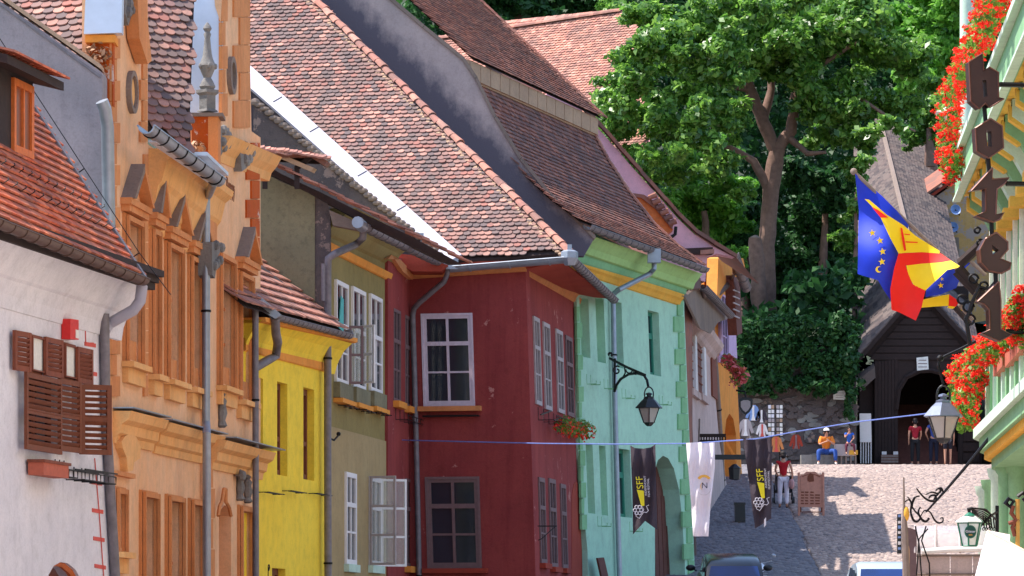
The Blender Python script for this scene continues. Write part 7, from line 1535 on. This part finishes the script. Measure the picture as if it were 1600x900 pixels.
# ---------------------------------------------------------------- terrace, awning, iron bracket, beer lantern
TE = front(1480, 70, -.0)
t = thing('terrace_shelter', 'terrace shelter with curved clear plastic roof and beige curtain panels', 'shelter', TE.at(1480,1010))
m, n, b = newmat('clear_plastic'); b.inputs['Base Color'].default_value = (.55,.5,.52,1); b.inputs['Roughness'].default_value = .25; b.inputs['Alpha'].default_value = .5; M['clear'] = m
rows = []
for j in range(9):
    a = math.pi/2*j/8; y = 864-43*math.sin(a); rows.append([TE.at(x, y, -1.4*(1-math.cos(a))) for x in (1438-8+math.cos(a)*0, 1460, 1490, 1520, 1545)])
mb = MB(); mb.grid(rows); part('plastic_roof', mb, M['clear'], t, True)
for x in (1430, 1462, 1500, 1545):
    mb = MB(); mb.tube([TE.at(x, 864-43*math.sin(math.pi/2*j/8), -1.4*(1-math.cos(math.pi/2*j/8))+.02) for j in range(9)], .022, 5); part('rib', mb, M['grey_paint'], t)
mb = MB(); mb.tube([TE.at(x, y, .08) for x, y in ((1440,862),(1480,859),(1545,857))], .05, 8); part('front_tube', mb, M['white_paint'], t, True)
for i, (xa, xb) in enumerate(((1418,1432),(1433,1484),(1486,1519),(1521,1548))):
    slab(t, TE, [(xa,866 if i else 824),(xb,866 if i else 828),(xb,960),(xa,960)], M['old_wall'] if i else M['mauve_paint'], 0, .05, 'panel')
for y in (868, 897): mb = MB(); mb.tube([TE.at(1432,y,.04), TE.at(1548,y,.04)], .02, 5); part('cross_bar', mb, M['old_wood'], t)
for pts in (((1430,822),(1436,850),(1440,900),(1438,960)),((1447,822),(1440,845),(1452,880),(1455,960)),((1450,826),(1436,842),(1432,900))):
    mb = MB(); mb.tube([TE.at(x, y, .3) for x, y in pts], .016, 4); part('loose_cable', mb, M['iron'], t)
AW = front(1560, 48, .35)
t = thing('parasol', 'white cafe parasol edge in the lower right corner', 'parasol', AW.at(1570,1100)); ap_ = AW.at(1543,831,.0); 
rim = [AW.at(1522,905), AW.at(1600,905,.0), AW.at(1700,960,.3)]
mb = MB(); A_ = at(1543,831,48); B_ = at(1612,868,47.2); C_ = at(1522,912,47); D_ = at(1612,930,46.2); mb.prism([A_, B_, D_, C_], V((0,.04,.02))); part('canopy', mb, M['awning'], t)
mb = MB(); mb.prism([A_, C_, C_+V((.6,2,0)), A_+V((.5,2.0,0))], V((0,.02,.02))); part('canopy_side', mb, M['awning'], t)
mb = MB(); mb.tube([A_+V((0,-.02,.01)), B_+V((0,-.02,.01))], .012, 5); part('seam', mb, M['hotel_peach'], t); mb = MB(); mb.tube([V((A_.x+.6, 49, 1.0)), V((A_.x+.6, 49, zs(49)))], .04, 8); part('pole', mb, M['white_paint'], t)
IB = 66
I = lambda x, y: at(x, y, IB)
t = thing('iron_bracket', 'ornate wrought iron bracket with leafy scrolls on a leaning rod', 'bracket', I(1540,690))
mb = MB(); mb.tube([I(1546,684), I(1506,733), I(1476,768), I(1447,800)], [.03,.026,.022,.016], 6); part('rod', mb, M['iron'], t)
for pts, r in ([((1432,763),(1438,771),(1446,779),(1455,783),(1462,781),(1461,774),(1454,775),(1451,779)), .022], [((1446,773),(1456,769),(1465,771),(1470,766),(1466,763),(1462,767)), .02], [((1474,771),(1471,763),(1464,764)), .02],
    [((1458,783),(1462,776),(1468,770)), .018], [((1414,784),(1420,781),(1424,787),(1423,800),(1427,812),(1433,815),(1438,808),(1430,799),(1424,790)), .02], [((1437,775),(1430,777),(1426,785),(1425,795)), .022], [((1438,792),(1435,800),(1439,810),(1446,815),(1452,810),(1449,811)), .022], [((1438,808),(1444,798),(1453,800),(1460,812),(1466,817),(1473,815),(1473,809),(1469,810)), .016], [((1418,776),(1423,783),(1425,790)), .014]):
    P_ = [I(*p_) for p_ in pts]; Q = []
    for i in range(len(P_)-1):
        p0_, p1_, p2_, p3_ = P_[max(i-1,0)], P_[i], P_[i+1], P_[min(i+2,len(P_)-1)]
        for k_ in range(4):
            u = k_/4; Q.append(.5*((2*p1_)+(p2_-p0_)*u+(2*p0_-5*p1_+4*p2_-p3_)*u*u+(3*p1_-p0_-3*p2_+p3_)*u**3))
    Q.append(P_[-1]); mb = MB(); mb.tube(Q, [r*(1-.5*abs(2*i/len(Q)-1)) for i in range(len(Q))], 6); part('scroll', mb, M['iron'], t, True)
t = thing('sign_post', 'thin old pole wrapped with cables and a narrow hanging sign strip', 'post', I(1414,1000))
mb = MB(); mb.tube([I(1412,746), I(1412.5,790), I(1414,830), I(1416,900), I(1418,1000)], [.012,.02,.05,.06,.06], 8); part('pole', mb, M['old_wood'], t, True)
mb = MB(); mb.tube([I(1412,800), I(1415,840), I(1420,860), I(1419,900), I(1421,990)], .018, 5); part('pale_cable', mb, M['mortar'], t); mb = MB(); mb.ball(I(1416,803), .05,.05,.12); part('insulator', mb, M['gold_band'], t, True)
slab(t, front(1405, IB), [(1402,803),(1408,803),(1409,865),(1402,865)], M['black_paint'], 0, .05, 'sign_strip')
for k_, (y, h_) in enumerate(((804,4),(814,4),(821,5),(830,4),(838,3),(846,5),(855,4))): slab(t, front(1405, IB), [(1403.2,y),(1407.4,y),(1407.4,y+h_),(1403.2,y+h_)], M['white_paint' if k_ % 2 else 'dish_blue'] if 'dish_blue' in M else M['white_paint'], .012, .02, 'sign_tile')
BL = 62; Bk = BL/FPX
t = thing('beer_lantern', 'green and white six sided beer lantern with an oval brand badge', 'lantern', at(1515,853,BL))
def hexp(y, r, dz=0): c = at(1515, y, BL+.2); return [c+V((r*Bk*math.cos(a), r*Bk*math.sin(a)*.8, 0)) for a in [math.pi/6*(2*i+.6) for i in range(6)]]
lo, hi = hexp(853, 12), hexp(817, 20); rf0, rf1 = hexp(815, 24), hexp(806, 10)
for i in range(6):
    j = (i+1) % 6; mb = MB(); mb.prism([lo[i], lo[j], hi[j], hi[i]], (at(1515,835,BL+.2)-(lo[i]+hi[j])/2).normalized()*.012); part('pane', mb, M['beer_white'], t)
    mb = MB(); mb.tube([lo[i], hi[i]], .014, 5); mb.tube([lo[i], lo[j]], .012, 5); mb.tube([hi[i], hi[j]], .014, 5); part('edge', mb, M['beer_green'], t)
    mb = MB(); mb.prism([rf0[i], rf0[j], rf1[j], rf1[i]], V((0,0,-.015))); part('roof_panel', mb, M['beer_green'] if i in (0, 1, 5) else M['beer_white'], t)
mb = MB(); mb.lathe(at(1515,806,BL+.2), [(10*Bk,0),(6*Bk,3*Bk),(2*Bk,6*Bk),(1*Bk,9*Bk)], 8); part('roof_cap', mb, M['beer_green'], t)
fcen = at(1516,831,BL-.02); mb = MB(); mb.prism([fcen+V((9.2*Bk*math.cos(a), -.03, 10.4*Bk*math.sin(a))) for a in [math.pi*2*i/24 for i in range(24)]], V((0,.02,0))); part('badge', mb, M['beer_green'], t)
mb = MB(); mb.prism([fcen+V((8.0*Bk*math.cos(a), -.034, 9.2*Bk*math.sin(a))) for a in [math.pi*2*i/24 for i in range(24)]], V((0,.004,0))); part('badge_face', mb, M['badge_dark'] if 'badge_dark' in M else plain('badge_dark', (10,70,62), .4), t)
text(t, 'Gösser', 5.4*Bk, fcen+V((0,-.05,.4*Bk)), V((1,0,0)), V((0,0,1)), M['print_white']); text(t, 'BIER', 3*Bk, fcen+V((0,-.05,-5*Bk)), V((1,0,0)), V((0,0,1)), M['print_orange'])
mb = MB(); mb.tube([at(1515,800,BL+.2), at(1513,796,BL+.2), at(1520,794,BL+.2)], .03, 6); part('hook', mb, M['iron'], t)
for k_ in range(6): mb = MB(); mb.tube([at(1519,795+k_*1.2,BL+.2), at(1535,796+k_*3,BL+.5), at(1549,804+k_*4,BL+1)], .01, 4); part('wire', mb, M['iron'], t)
mb = MB(); mb.tube([at(1520,794,BL+.2), at(1540,796,BL+.6), at(1556,812,BL+1)], .016, 5); mb.tube([at(1532,822,BL+.4), at(1548,806,BL+.8), at(1558,800,BL+1.2)], .02, 5)
for k_ in range(5): mb.tube([at(1536+k_*4,806+k_*1,BL+.6), at(1538+k_*4,826,BL+.6)], .014, 4); mb.tube(spiral(at(1537+k_*4,827,BL+.6), V((1,0,0)), V((0,0,1)), .03, .01, 0, 6), .008, 4)
part('iron_basket', mb, M['iron'], t); mb = MB(); mb.tube([at(1558,790,BL+1.2), at(1558,835,BL+1.2)], .03, 5); part('stay', mb, M['iron'], t)
t = thing('wall_ironwork', 'rusty gilt ironwork ornament on the hotel ground floor', 'ironwork', at(1585,850,56))
for k_, pts in enumerate((((1570,788),(1576,779),(1584,783),(1578,792),(1572,786)),((1590,776),(1598,770),(1606,776),(1598,782)),((1583,790),(1580,802),(1588,812),(1582,824),(1586,838)),((1590,780),(1590,860)),((1576,818),(1592,812)))):
    mb = MB(); mb.tube([at(x, y, 56) for x, y in pts], .03, 6); part('scroll', mb, M['gilt'] if (k_ == 3 and 'gilt' in M) else M['brown_wood'] if k_ in (2,4) else M['iron'], t, True)
